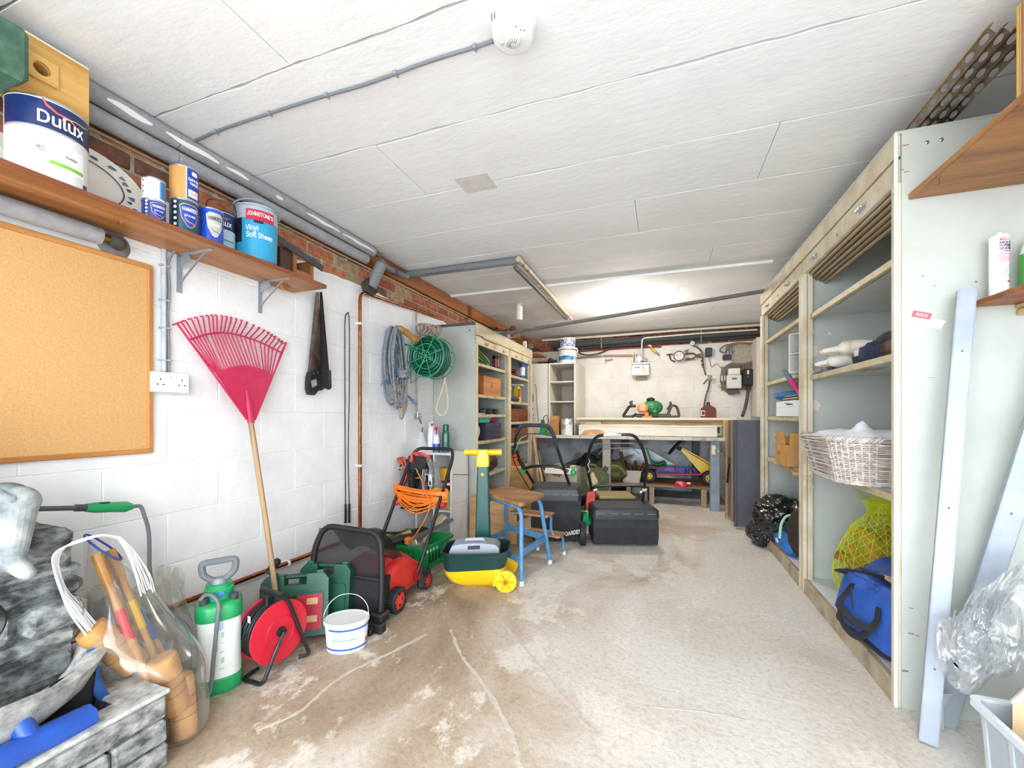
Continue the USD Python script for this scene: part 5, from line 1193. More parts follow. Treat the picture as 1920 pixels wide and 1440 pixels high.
UsdGeom.Xformable(stage.GetPrimAtPath(t.path + '/button')).AddTransformOp().Set(Gf.Matrix4d(1, 0, 0, 0, 0, 0, 1, 0, 0, -1, 0, 0, .02, .2 - .036, .70, 1))
# grey case in the bin
t = thing('grey_case', 'light grey plastic tool case sitting in the trolley bin', 'tool case', bc + V3(-.01, .0, .13), ra)
gc = M('a9b0b8', .45)
part(t, 'shell', frm(extr([(-.165, 0), (.165, 0), (.165, .11), (.14, .135), (.05, .15), (-.08, .15), (-.145, .14), (-.165, .10)], .14), (0, .07, .0), (1, 0, .06), (0, .0, 1)), gc)
part(t, 'handle', [tube(bend([(-.06, -.0, .14), (-.06, -.03, .165), (.06, -.03, .17), (.06, 0, .145)], .02), .011, 8), box(-.045, .045, -.072, -.0705, .115, .135)], gc)
part(t, 'handle_recess', frm(box(-.04, .04, -.012, .012, 0, .002), (0, -.071, .125), (1, 0, .06), (0, 0, 1)), M('3c4046', .6))

# ---- blue steel step stool
t = thing('step_stool', 'blue steel step stool with worn wooden seat and steps', 'step stool', (1.0, 2.86, 0))
bs = M('5f9ac8', .45, col2='4a82b0', vs=16, coat=.1)
ply = wood('b98a5b', '8a6040', 'x')
cs = [(.80, 2.92), (1.15, 2.67), (1.19, 2.99), (.84, 3.20)]
feet = [(.74, 2.93), (1.175, 2.604), (1.25, 3.06), (.83, 3.25)]
SZ = .515
seat = Polygon(cs).buffer(.03, 6)
part(t, 'seat', rough(extr(seat, .022, z=SZ), .0012, 40), ply, world=True)
part(t, 'seat_edge', extr(seat.buffer(.001), .006, [], z=SZ - .006) if False else extr(seat.buffer(-.004), .006, z=SZ - .006), wood('8d6844', '6f4f32', 'x'), world=True)
for i in ((0, 1), (3, 2)):
    a, b = V3(*cs[i[0]], SZ - .018), V3(*cs[i[1]], SZ - .018)
    fa, fb = V3(*feet[i[0]], 0.012), V3(*feet[i[1]], 0.012)
    part(t, 'leg_frame', tube(bend([fa, a, b, fb], .07, 6), .0155, 12), bs, world=True, smooth=60)
    for f_ in (fa, fb):
        part(t, 'rubber_foot', cyl(f_ - V3(0, 0, .012), f_ + V3(0, 0, .018), .018, n=12), M('dfe3e6', .5), world=True)
def leg_at(i, z): return V3(*feet[i], 0) + (V3(*cs[i], SZ) - V3(*feet[i], 0)) * z / SZ
for a, b, z in ((0, 1, .155), (1, 2, .20), (3, 2, .20), (0, 3, .155)):
    part(t, 'cross_bar', beam(leg_at(a, z), leg_at(b, z), .008, .045), bs, world=True)
s1, s2 = V3(1.09, 3.09, .36), V3(1.17, 3.19, .185)
part(t, 'step_board', frm(box(-.16, .16, -.05, .09, -.009, .009, .004), s1, (.985, -.15, 0), (.15, .985, 0)), ply, world=True)
part(t, 'step_board', frm(box(-.15, .15, -.05, .09, -.009, .009, .004), s2, (.985, -.15, 0), (.15, .985, 0)), ply, world=True)
for s in (-1, 1):
    o = V3(.985, -.15, 0) * .13 * s; q = V3(.15, .985, 0)
    part(t, 'step_bracket', tube(bend([s1 + o - q * .05 - V3(0, 0, .014), s1 + o + q * .09 - V3(0, 0, .014), s1 + o + q * .09 - V3(0, 0, .15), s2 + o * .9 - q * .03 - V3(0, 0, .014), s2 + o * .9 + q * .09 - V3(0, 0, .014), s2 + o * .9 + q * .13 - V3(0, 0, .175)], .035, 5), .011, 10), bs, world=True, smooth=60)
    part(t, 'rubber_foot', cyl(s2 + o * .9 + q * .13 - V3(0, 0, .185), s2 + o * .9 + q * .13 - V3(0, 0, .155), .014, n=10), M('e8ecef', .5), world=True)
# sheet of plywood behind the stool
t = thing('plywood_sheet', 'bare plywood offcut leaning low against the cabinet behind the step stool', 'board', (.62, 3.4, 0))
part(t, 'board', frm(box(-.21, .21, 0, .42, -.008, .008), (.66, 3.36, .004), (.98, .2, 0), unit((-.06, .2, .9))), wood('c99c62', 'a97d49', 'x'), world=True)

# ---- rear mowers
FAB = M('24262a', .75, col2='2f3135', vs=14, bump=.0012, bs=120)
def mower_box(t, c, rz, w, d, h, lid_h, slope=.06):
    """grass collector: fabric body under a moulded lid"""
    F = lambda m: (m[0] @ Rz(rz).T + V3(*c), m[1])
    part(t, 'collector_body', F(rough(dens(hull([(x, y, z) for x in (-w / 2, w / 2) for y, z in ((-d / 2 + slope, .02), (-d / 2, h * .5), (-d / 2 + .015, h - lid_h), (d / 2, h - lid_h), (d / 2, .05))]), .05), .006, 9, 3)), FAB, world=True, smooth=40)
    part(t, 'collector_lid', F(loft([(rrect(w * 1.03, d * 1.03, .04), h - lid_h - .01), (rrect(w * 1.03, d * 1.03, .04), h - lid_h * .3), (rrect(w * .93, d * .93, .05), h)])), M('303337', .45), world=True, smooth=35)
    for k in range(5):
        part(t, 'lid_slot', F(mv(box(-.035, .035, -.004, .0, -.004, .004, .0015), -w * .38 + k * w * .19, -d * .515, h - lid_h * .55)), M('6e7378', .4), world=True)
    return F
t = thing('lawn_mower', 'green lawnmower with big black grass box and raised black handle', 'lawn mower', (1.2, 3.9, 0))
F = mower_box(t, (1.14, 3.70, 0), math.radians(13), .43, .36, .49, .10)
part(t, 'lettering', F(frm(ctext('GARDEN', .034, .001, width=.14), (.15, -.183, .11), unit((1, 0, .22)), (0, 0, 1))), M('e8e8e6', .5), world=True, smooth=False)
GM = M('2a9f62', .4, coat=.2)
part(t, 'deck', rough(dens(hull([(1.02, 3.95, .08), (1.36, 3.9, .08), (1.36, 4.2, .08), (1.08, 4.35, .08), (1.08, 3.98, .22), (1.34, 3.95, .22), (1.35, 4.15, .2), (1.14, 4.28, .2)]), .06), .003, 20), M('1c6b44', .4, coat=.2), world=True, smooth=40)
part(t, 'engine', [lathe([(.001, .2), (.10, .2), (.11, .26), (.10, .30), (.06, .33), (.001, .335)], 24, (1.24, 4.1, .04)), cyl((1.2, 4.05, .36), (1.2, 4.05, .41), .02, n=10)], M('2b2b2c', .5), world=True)
part(t, 'engine_grille', lathe([(.001, .0), (.07, .0), (.065, .02), (.001, .03)], 20, (1.24, 4.1, .375)), M('6d5f50', .5, .4, var=.5, vs=60), world=True)
part(t, 'red_panel', rough(dens(hull([(1.05, 3.9, .22), (1.16, 3.86, .22), (1.3, 3.95, .24), (1.05, 3.95, .40), (1.15, 3.9, .42), (1.28, 4.0, .36)]), .05), .003, 20), M('8c2a26', .45), world=True)
for c in ((1.40, 3.60, .098), (1.02, 3.95, .098)):
    wheel(t, c, .098, .052, M('c9b56a', .4), 5, (.97, .22, 0))
part(t, 'wheel_bracket', rough(dens(hull([(1.37, 3.66, .1), (1.41, 3.63, .26), (1.36, 3.74, .25), (1.45, 3.76, .22), (1.40, 3.84, .12), (1.46, 3.72, .16), (1.36, 3.76, .10)]), .04), .004, 20), GM, world=True, smooth=40)
part(t, 'height_lever', tube(bend([(1.43, 3.69, .2), (1.44, 3.66, .28), (1.37, 3.68, .27)], .03), .009, 8), GM, world=True)
Q = lambda px, py, y: ay(px, py, y)
hd = [Q(1089, 965, 3.82), Q(1066, 905, 3.72), Q(1040, 825, 3.56), Q(1029, 798, 3.52), Q(977, 797, 3.52), Q(964, 825, 3.56), Q(972, 858, 3.66), Q(1003, 910, 3.80)]
part(t, 'handle_tube', tube(bend(hd, .07, 6), .0125, 12), tub, world=True, smooth=60)
part(t, 'foam_grip', tube(bend([Q(1044, 838, 3.58), Q(1038, 815, 3.545), Q(1029, 798, 3.52), Q(977, 797, 3.52), Q(968, 812, 3.545)], .07, 6), .0175, 12), M('3a3d42', .8), world=True, smooth=60)
part(t, 'cross_tube', tube(bend([Q(985, 878, 3.71), Q(1000, 874, 3.70), Q(1045, 874, 3.70), Q(1066, 884, 3.71)], .04), .0135, 10), tub, world=True)
part(t, 'drive_bar', tube(bend([Q(965, 832, 3.60), Q(972, 814, 3.56), Q(1006, 813, 3.53), Q(1040, 818, 3.56)], .03), .004, 6), M('3a3d42', .5), world=True)
for px, py in ((982, 880), (1075, 886)):
    part(t, 'clamp_knob', [ball(Q(px, py, 3.70), .026, 2, (1, .8, 1.2)), cyl(Q(px, py + 8, 3.70), Q(px, py - 10, 3.70), .014, n=10)], GM, world=True)
part(t, 'control_cable', tube(spl([Q(964, 835, 3.58), Q(962, 860, 3.62), Q(978, 892, 3.68), Q(992, 915, 3.72), Q(1005, 930, 3.78)], 6), .0045, 6), BLACK, world=True)
part(t, 'start_loop', tube(bend([Q(967, 845, 3.6), Q(975, 822, 3.57), Q(987, 817, 3.56)], .03), .006, 8), M('5fae8a', .4), world=True)
part(t, 'lever_grip', [cyl(Q(972, 860, 3.65), Q(984, 880, 3.70), .018, n=10), cyl(Q(981, 874, 3.69), Q(984, 880, 3.70), .021, n=10)], BLACKP, world=True)

t = thing('lawn_mower', 'cylinder mower with wide black grass box, rear-most on the open floor', 'lawn mower', (1.72, 3.9, 0))
F = mower_box(t, (1.715, 3.80, .0), math.radians(17), .545, .34, .335, .085, .03)
part(t, 'lid_lip', F(mv(box(-.27, .27, -.012, .012, -.008, .008, .004), 0, -.165, .25)), M('3d4146', .4), world=True)
part(t, 'deck_cover', F(mv(box(-.17, .17, .0, .30, 0, .03, .01), 0, .19, .335)), wood('a08a5c', '86724a', 'x'), world=True)
part(t, 'engine', F(mv(hull([(-.2, .2, .1), (.2, .2, .1), (-.2, .55, .1), (.2, .55, .1), (-.18, .22, .33), (.18, .22, .33), (-.15, .5, .3), (.15, .5, .3)]), 0, 0, 0)), M('2a2a2c', .6), world=True)
part(t, 'red_cover', [F(mv(rough(dens(hull([(-.31, .12, .2), (-.21, .12, .2), (-.31, .22, .2), (-.21, .22, .2), (-.29, .13, .41), (-.22, .13, .42), (-.28, .21, .40), (-.22, .2, .41)]), .05), .006, 20), 0, 0, 0))], M('d8402e', .4), world=True, smooth=40)
part(t, 'fuel_funnel', mv(lathe([(.001, .40), (.02, .40), (.055, .47), (.05, .5), (.03, .53), (.012, .57), (.001, .575)], 20), 1.42, 4.03), M('cbb48a', .35, coat=.3), world=True, smooth=40)
hd = [Q(1116, 952, 4.05), Q(1100, 872, 3.85), Q(1106, 838, 3.74), Q(1118, 816, 3.68), Q(1190, 814, 3.68), Q(1206, 842, 3.76), Q(1214, 872, 3.86), Q(1203, 952, 4.05)]
part(t, 'handle_tube', tube(bend(hd, .07, 6), .0135, 12), tub, world=True, smooth=60)
part(t, 'white_label', cyl(Q(1132, 815.5, 3.68), Q(1165, 815, 3.68), .0142, n=12), M('dfe2e6', .4), world=True)
part(t, 'cross_tube', tube(bend([Q(1112, 916, 3.95), Q(1116, 911, 3.94), Q(1198, 910, 3.94), Q(1208, 914, 3.95)], .03), .012, 10), tub, world=True)
for y_, a, b in ((832, 1105, 1203), (841, 1121, 1199)):
    part(t, 'control_bar', tube(bend([Q(a - (2 if y_ == 832 else 0), y_ + 12, 3.8), Q(a + 12, y_, 3.78), Q(b - 14, y_ - 1, 3.78), Q(b, y_ + 10, 3.8)], .06), .0045, 8), M('9b9a98', .3, .8), world=True)
for px, py in ((1114, 920), (1206, 920)):
    part(t, 'wing_nut', [ball(Q(px, py, 3.93), .02, 1), beam(Q(px - 6, py + 3, 3.92), Q(px + 6, py - 3, 3.92), .01, .014)], CHROME, world=True)
part(t, 'cable_tie_spring', tube(spl([Q(1104 + 2 * math.sin(k * 2.1), 846 + k * 5, 3.80) for k in range(9)], 4), .004, 6), M('a9adb2', .4, .6), world=True)
# ================================================================ grey steel cabinets, both sides
cab_out = M('bcbdb4', .5, col2='b1b3aa', vs=6, bump=.0006, bs=20)
cab_outR = M('c1c5bd', .5, col2='b6bab1', vs=4, bump=.0005, bs=20, lo=.35, hi=.7)
cab_in = M('a9b1b2', .5, col2='9aa3a4', vs=5)
cab_inR = M('dee1e1', .5, col2='d2d7d7', vs=4)
khaki = M('d4c8a8', .5, col2='c4b38c', vs=7, bump=.0006, bs=30)
khakiR = M('d6cdb5', .5, col2='c2b28e', vs=6, bump=.0006, bs=30, lo=.42, hi=.66)
shelf_edge = M('c6b893', .5, col2='a39271', vs=12, lo=.45, hi=.72)
chip = M('e3cfc6', .7)
def cabinet(label, xb, xf, y0, y1, zt, zf, zr, shelves, out, inn, face, slats=False, stile=.05, plinth=.09):
    """tambour cabinet: back at xb, front at xf; header from zt down to zf (fascia) and zr (rail); shelves (z, drop)"""
    s = 1 if xf > xb else -1
    t = thing('steel_cabinet', label, 'cabinet', ((xb + xf) / 2, (y0 + y1) / 2, 0))
    X = lambda d: xf - s * d
    for a, b in ((y0, y0 + .012), (y1 - .012, y1)):
        part(t, 'side_panel', box(xb, X(.022), a, b, .0, zt - .012, .001), out, world=True)
    part(t, 'back_panel', box(xb, xb + s * .008, y0 + .012, y1 - .012, .05, zt - .012), inn, world=True)
    part(t, 'top_panel', box(xb, X(.0), y0 - .002, y1 + .002, zt - .012, zt, .003), out, world=True)
    part(t, 'floor_panel', box(xb, X(.03), y0 + .012, y1 - .012, plinth - .012, plinth, .002), inn, world=True)
    for a, b in ((y0, y0 + stile * .45), (y1 - stile, y1)):
        part(t, 'stile', [box(X(.022), X(.0), a, b, .0, zr, .003), box(X(.05), X(.024), a + .012 if a == y0 else a, b - .012 if b == y1 else b, .02, zr)], face, world=True)
    part(t, 'plinth', box(X(.028), X(.004), y0 + .005, y1 - .005, .0, plinth, .003), M('b9aa92', .7, col2='8f806a', vs=9, lo=.4, hi=.7), world=True)
    part(t, 'fascia', box(X(.02), X(.0), y0, y1, zf + .004, zt - .013, .003), face, world=True)
    sr_ = part(t, 'shutter_rail', box(X(.03), X(.008), y0 + .012, y1 - .012, zr, zf, .003), face, world=True)
    n = 1.0
    for q in (.25, .78):
        yy = y0 + (y1 - y0) * q; zc = (zr + zf) / 2 - .01
        part(sr_, 'handle_pull', [box(X(.010), X(.004), yy - .035, yy + .035, zc - .013, zc + .013, .002), tube(bend([(X(.006), yy - .025, zc + .004), (X(-.012), yy - .025, zc - .004), (X(-.012), yy + .025, zc - .004), (X(.006), yy + .025, zc + .004)], .006), .004, 6)], CHROME, world=True)
    part(sr_, 'lock', cyl((X(.012), (y0 + y1) / 2, (zr + zf) / 2 - .012), (X(.004), (y0 + y1) / 2, (zr + zf) / 2 - .012), .009, n=14), CHROME, world=True)
    if slats:
        for k in range(5):
            part(t, 'shutter_slat', tube([(X(.04 + .022 * k), y0 + .02, zr - .006 - .012 * k), (X(.04 + .022 * k), y1 - .02, zr - .006 - .012 * k)], .010, 8), M('8f7a58' if k % 2 else 'a58f6a', .5), world=True)
    for z in shelves:
        sf = part(t, 'shelf', [box(xb + s * .008, X(.045), y0 + .013, y1 - .013, z - .004, z, .001)], inn, world=True)
        part(sf, 'shelf_lip', [box(X(.062), X(.036), y0 + .014, y1 - .014, z - .030, z + .0015, .003)], shelf_edge, world=True)
        part(sf, 'shelf_return', box(X(.085), X(.079), y0 + .014, y1 - .014, z - .022, z - .004), inn, world=True)
    return t
LC = .462
c1 = cabinet('grey steel cabinet with khaki front and open shelves, nearer one by the wall', .004, LC, 3.47, 4.355, 1.968, 1.855, 1.775, (1.615, 1.32, 1.13, .875, .545), cab_out, cab_in, khaki)
for y in (0, 1):
    RX, RXB = 2.885, 3.40
r1 = cabinet('pale green-grey steel cabinet with empty upper shelves, nearer one on the open side', RXB, RX, 2.0, 3.15, 2.21, 2.109, 2.014, (1.755, 1.37, .80), cab_outR, cab_inR, khakiR, True, .06)
r2 = cabinet('pale green-grey steel cabinet with crowded shelves, further one beside the folded table', RXB, RX, 3.155, 4.30, 2.21, 2.109, 2.014, (1.785, 1.41, 1.11, .75), cab_outR, cab_inR, khakiR, True, .06)
part(c1, 'rivet', ball((.34 + .04 * y, 3.4695, 1.905), .006, 1), M('3d3f40', .5), world=True)
part(c1, 'dark_top_strip', box(.0, LC - .02, 3.462, 3.469, 1.95, 1.975, .002), M('4d5052', .6), world=True)
c2 = cabinet('grey steel cabinet with khaki front, further one, next to the white cupboard', .004, LC, 4.36, 5.20, 1.968, 1.855, 1.775, (1.585, 1.28, 1.045, .80, .50), cab_out, cab_in, khaki)
part(c1, 'pine_wedge', box(LC + .0, LC + .014, 3.60, 3.95, 1.845, 1.862, .002), wood('d9b183', 'b98f5c', 'y'), world=True)
# ---- contents of the nearer cabinet
def inL(y, z, x=.24): return V3(x, y, z)
t = thing('green_hose', 'short loops of green hose on the top shelf of the nearer cabinet', 'hose', inL(3.85, 1.615))
q = hashed(21)
for k in range(6):
    part(t, 'loop', tube(spl([( -.02 + .02 * k + .02 * math.sin(a), .22 * math.cos(a) * q.uniform(.8, 1.1), .02 + .028 * k * abs(math.sin(a * .5)) + .012) for a in np.linspace(0, 6.28, 12)[:-1]], 4, True), .009, 6, closed=True), M('8aa860' if k % 2 else '5d8a4a', .5), smooth=60)
def can(label, c, r, h, body, band=None, cat_='can', name='tin_can'):
    t = thing(name, label, cat_, c)
    part(t, 'body', lathe([(.001, 0), (r - .002, 0), (r, .004), (r, h - .004), (r - .002, h), (.001, h - .003)], 24), body, smooth=40)
    if band: part(t, 'label_band', lathe([(r + .0006, h * .2), (r + .001, h * .2), (r + .001, h * .75), (r + .0006, h * .75)], 24), band)
    part(t, 'rim', lathe([(r - .004, h - .004), (r + .002, h - .004), (r + .002, h + .001), (r - .004, h + .001)], 24), silver)
    return t
can('dark metallic can on the top shelf of the nearer cabinet', (.36, 4.18, 1.6165), .038, .15, M('3a3238', .3, .6), M('8c3a3c', .4))
t = thing('wooden_box', 'orange-brown wooden box on the second shelf of the nearer cabinet', 'box', (.26, 3.92, 1.3215))
part(t, 'body', box(-.16, .16, -.22, .22, 0, .185, .003), wood('c07a3c', '9a5926', 'y', coat=.1))
part(t, 'end_board', box(.16, .168, -.222, .222, .0, .187, .002), wood('cf8646', 'ab6a30', 'y', coat=.1))
part(t, 'knot', [ball((.168, .12, .05), .012, 1, (.1, 1, 1)), ball((.168, -.02, .10), .03, 2, (.03, 1, 1.2))], M('a9622c', .6))
for k in range(3):
    t = thing('sunglasses', ['dark wrapped glasses case, first on the middle shelf', 'dark glasses lying second on the middle shelf', 'shiny black glasses case at the far end of the middle shelf'][k], 'glasses', (.36, 3.82 + .16 * k, 1.1315))
    part(t, 'case', ball((0, 0, .03), .03, 2, (.9, 2.2, 1), .2, 3, k), M(['2c2b38', '23242e', '1a1b20'][k], .25, coat=.5), smooth=60)
    part(t, 'arm', tube(spl([(.02, -.06, .04), (.03, 0, .055), (.02, .06, .035)], 4), .004, 6), BLACK)
t = thing('orange_ruler', 'flat orange-pink strip at the near end of the middle shelf', 'strip', (.38, 3.66, 1.1315)); part(t, 'strip', box(-.03, .03, -.1, .1, 0, .012, .003), M('d9a384', .5))
S4 = .8765
t = thing('teal_box', 'teal lidded plastic box on top of the pile in the nearer cabinet', 'box', (.33, 3.75, S4 + .17)); part(t, 'box', box(-.09, .09, -.14, .12, 0, .04, .006), M('2f9a8e', .4)); part(t, 'lid', box(-.095, .095, -.145, .125, .04, .05, .003), M('48b0a2', .4))
t = thing('white_jug', 'cloudy white plastic bottle at the near end of the pile shelf', 'bottle', (.36, 3.62, S4)); part(t, 'bottle', ball((0, 0, .09), .07, 3, (.8, .8, 1.25), .06, 3), M('c9c6be', .35), smooth=60); part(t, 'neck', cyl((0, 0, .16), (.0, .02, .2), .02, n=14), M('d9d6ce', .35))
t = thing('document_box', 'navy box under the teal and pink things in the nearer cabinet', 'box', (.31, 3.95, S4)); part(t, 'box', box(-.12, .12, -.21, .2, 0.0, .165, .004), M('2c2d44', .5)); part(t, 'lid', box(-.123, .123, -.213, .203, .13, .168, .004), M('33344e', .5))
t = thing('pink_pouch', 'bright pink pouch lying on the navy box', 'pouch', (.34, 4.06, S4 + .168)); part(t, 'pouch', ball((0, 0, .028), .05, 3, (1, 1.9, .55), .3, 3), M('d02a62', .5), smooth=60); part(t, 'flap', box(-.03, .04, -.09, .05, .045, .052, .002), M('d84d7c', .5))
t = thing('wire_basket', 'small chrome wire basket in front of the navy box', 'basket', (.42, 4.0, S4))
for z in (.004, .05, .10): part(t, 'wire', tube([(x, y, z) for x, y in rrect(.06, .34, .02, 3)], .002, 5, closed=True), CHROME)
for k in range(9): part(t, 'upright', cyl((.03, -.15 + .0375 * k, .004), (.03, -.15 + .0375 * k, .10), .0015, n=5), CHROME)
t = thing('brown_bag', 'small dark brown leather bag on the second-lowest shelf of the nearer cabinet', 'bag', (.33, 3.93, .5465)); part(t, 'body', rough(dens(box(-.09, .1, -.17, .17, 0, .17, .05), .05), .006, 10), M('3a2a22', .4, col2='2a1e18', vs=20), smooth=50); part(t, 'strap', tube(spl([(.02, -.12, .16), (.03, -.05, .21), (.03, .05, .215), (.02, .12, .16)], 5), .008, 6), M('2a1e18', .5))
part(t, 'zip', box(.0, .01, -.14, .14, .168, .176, .002), BRASS)
t = thing('boxed_game', 'blue and red box with white lettering on the lowest cabinet shelf', 'box', (.33, 3.9, .092)); part(t, 'box', box(-.1, .11, -.2, .2, 0, .2, .003), M('25507c', .5)); part(t, 'lettering', onwall(ctext('IDEAL', .05, .001, width=.16), -.04, .12, .1105), INKW, smooth=False); part(t, 'red_lid', box(-.105, .115, -.205, .205, .2, .225, .003), M('b3263a', .5)); part(t, 'orange_print', [box(.11, .1112, .08, .15, .02, .09), box(.11, .1112, -.15, -.05, .02, .05)], M('d8793c', .5))
t = thing('red_case', 'dark red flat case on top of the blue box in the cabinet', 'case', (.34, 3.9, .3175)); part(t, 'case', box(-.1, .1, -.16, .16, .0, .05, .012), M('8c1e30', .4)); part(t, 'clip', box(.1, .106, -.03, .03, .015, .035, .002), silver)
# ---- contents of the further cabinet
t = thing('jump_leads', 'tangle of dark red and black jump leads on the top shelf, further cabinet', 'cable', inL(4.65, 1.587, .3)); q = hashed(22)
for k in range(9):
    part(t, 'lead', tube(spl([(q.uniform(-.05, .09), .22 * math.cos(a + k) * q.uniform(.6, 1.1), .015 + .016 * k * abs(math.sin(a + k))) for a in np.linspace(0, 6.28, 9)[:-1]], 4, True), .009, 6, closed=True), M('7c2238' if k % 3 else '28222a', .4), smooth=60)
can('blue and white can beside the jump leads in the further cabinet', (.38, 5.02, 1.5865), .036, .19, M('2c4fa6', .35), M('d5dbe8', .4))
t = thing('glue_bottle', 'yellow and orange glue applicator standing in the further cabinet', 'bottle', (.36, 4.88, 1.2815)); part(t, 'bottle', loft([(rrect(.09, .06, .02), 0), (rrect(.1, .07, .02), .02), (rrect(.08, .06, .02), .16), (rrect(.06, .05, .02), .21)]), M('e8d83a', .4), smooth=50); part(t, 'orange_panel', box(.03, .054, -.05, -.01, .05, .17, .008), M('c9562a', .4)); part(t, 'lid', box(-.06, .07, -.05, .05, .205, .222, .004), M('d8d2c4', .5))
t = thing('power_tool', 'navy and yellow power tool lying at the front of the second shelf', 'tool', (.39, 4.72, 1.2815)); part(t, 'body', rough(dens(tube([(0, -.16, .03), (0, -.05, .035), (0, .06, .035), (.0, .14, .03)], [.02, .032, .034, .024], 12), .03), .003, 20), M('26304e', .4), smooth=50); part(t, 'collar', cyl((0, .06, .035), (0, .1, .033), .036, n=14), M('e3d22c', .4))
t = thing('wood_plane', 'pale wooden block leaning at the near side of the second shelf', 'wood block', (.36, 4.52, 1.2815)); part(t, 'block', beam((0, -.09, .10), (0, .10, .16), .05, .035, b=.004), wood('d9a988', 'b98560', 'y')); part(t, 'foot', box(-.03, .03, -.04, .02, 0, .09, .004), wood('c99a70', 'a87a50', 'z'))
for k, z in enumerate((1.0465, .8015)):
    t = thing('drawer_box', ['polished mahogany drawer box, upper of two in the further cabinet', 'polished mahogany drawer box, lower of two in the further cabinet'][k], 'drawer box', (.27, 4.77, z))
    part(t, 'carcass', box(-.17, .15, -.34, .34, 0, .155 + .02 * k, .003), wood('6b2f1a', '512011', 'y', coat=.3))
    for a, b in ((-.33, -.01), (.01, .33)):
        d = part(t, 'drawer_front', box(.15, .162, a, b, .012, .143 + .02 * k, .004), wood('84401f', '662b14', 'y', coat=.4))
        part(d, 'knob', ball((.168, (a + b) / 2, .08), .012, 2), BRASS)
t = thing('toy_truck', 'orange plastic toolbox on the second-lowest shelf, further cabinet', 'toolbox', (.34, 4.65, .5015)); part(t, 'body', box(-.1, .1, -.16, .16, 0, .13, .02), M('d8622a', .4)); part(t, 'lid', box(-.104, .104, -.165, .165, .13, .155, .01), M('bf5426', .4)); part(t, 'grip', tube(bend([(0, -.06, .155), (0, -.06, .19), (0, .06, .19), (0, .06, .155)], .02), .008, 8), BLACK)
t = thing('tool_shafts', 'bundle of brown tool handles on the second-lowest shelf', 'tool handles', (.33, 4.97, .5015))
for k in range(5): part(t, 'handle', cyl((.04 * (k % 3) - .04, -.15, .02 + .03 * (k // 3)), (.04 * (k % 3) - .02, .15, .02 + .03 * (k // 3)), .014, n=10), wood('9a6a3c', '7c5028', 'y'))
t = thing('paper_sack', 'crumpled brown paper sack standing by the foot of the further cabinet', 'sack', (.56, 4.40, 0)); part(t, 'sack', rough(dens(loft([(rrect(.22, .18, .03), .0), (rrect(.24, .2, .03), .1), (rrect(.26, .16, .03), .38), (rrect(.30, .06, .02), .52)]), .05), .014, 9), M('b08b58', .85, col2='94723f', vs=8), smooth=40); part(t, 'folded_top', rough(dens(box(-.14, .14, -.03, .03, .50, .55, .01), .04), .010, 14), M('bb9763', .85))
t = thing('saw_blade_case', 'round burgundy case standing by the cabinet behind the step stool', 'case', (.58, 4.15, .165)); part(t, 'disc', [tube([(-.02, .0, 0), (-.015, 0, 0), (.015, 0, 0), (.02, 0, 0)], [.145, .155, .155, .145], 36)], M('6e1f2c', .4), smooth=35); part(t, 'hub', cyl((.02, 0, 0), (.027, 0, 0), .05, n=20), M('7f2a38', .4)); part(t, 'foot', box(-.03, .03, -.07, .07, -.165, -.14, .004), M('55171f', .4))
# ---- things on top of the left cabinets
t = thing('cable_drum', 'brown cable drum lying on top of the further cabinet', 'drum', (.2, 4.86, 2.10)); 
for x in (-.11, .12): part(t, 'flange', tube([(x - .008, 0, 0), (x + .008, 0, 0)], .13, 28), M('54351f', .6, var=.3))
part(t, 'winding', tube([(-.1, 0, 0), (.11, 0, 0)], .09, 24), M('6b4423', .6, col2='3f2a18', vs=30)); part(t, 'bottle_neck', [cyl((.12, 0, 0), (.2, .02, .01), .035, n=14)], M('8f7240', .5))
t = thing('tape_roll', 'white roll with dark centre on the front edge of the further cabinet', 'roll', (.42, 4.96, 2.01)); part(t, 'roll', rings(np.array([[V3(.0 + d, .042 * r * math.cos(a), .042 * r * math.sin(a)) for a in np.linspace(0, 6.28, 29)[:-1]] for d, r in ((0, 1), (.03, 1), (.03, .45), (0, .45))]), closed_v=True), M('e9e7e2', .5)); part(t, 'core', cyl((.002, 0, 0), (.026, 0, 0), .0185, n=16), M('4c5568', .6))
t = thing('wood_scraps', 'jumble of small timber scraps on top of the nearer cabinet', 'timber scraps', (.3, 4.4, 1.968)); q = hashed(30)
for k in range(9): a = q.uniform(0, 3); part(t, 'scrap', beam((q.uniform(-.15, .1), -.12 + .03 * k, .02 + .012 * (k % 4)), (q.uniform(-.15, .15), .0 + .03 * k, .03 + .012 * (k % 4)), .04, .022, b=.002), wood('a88a62', '7f6240', 'y'))
t = thing('lamp_body', 'grey metal lamp body with glass end on the nearer cabinet top', 'lamp', (.36, 4.32, 1.968)); part(t, 'barrel', [cyl((-.08, -.02, .05), (.06, .04, .05), .045, n=18)], M('9d948a', .4, .4)); part(t, 'glass_end', cyl((.06, .04, .05), (.09, .053, .05), .05, n=18), M('cfc7b8', .2, coat=.6))
t = thing('ledge_board', 'plain timber board spanning from the cabinet top into the corner', 'board', (.4, 5.35, 1.93)); part(t, 'board', box(-.37, .14, -.14, .30, .0, .02, .002), wood('b98a58', '96693c', 'x')); part(t, 'bracket', box(-.37, -.34, -.1, .28, -.05, .0), wood('96693c', '7c5430', 'y'))
# ================================================================ the back of the garage
Bk = lambda px, py, d=.0: ay(px, py, YB - d)
cream = M('ebe6da', .55, col2='e0d8c8', vs=3)
BZ = .86
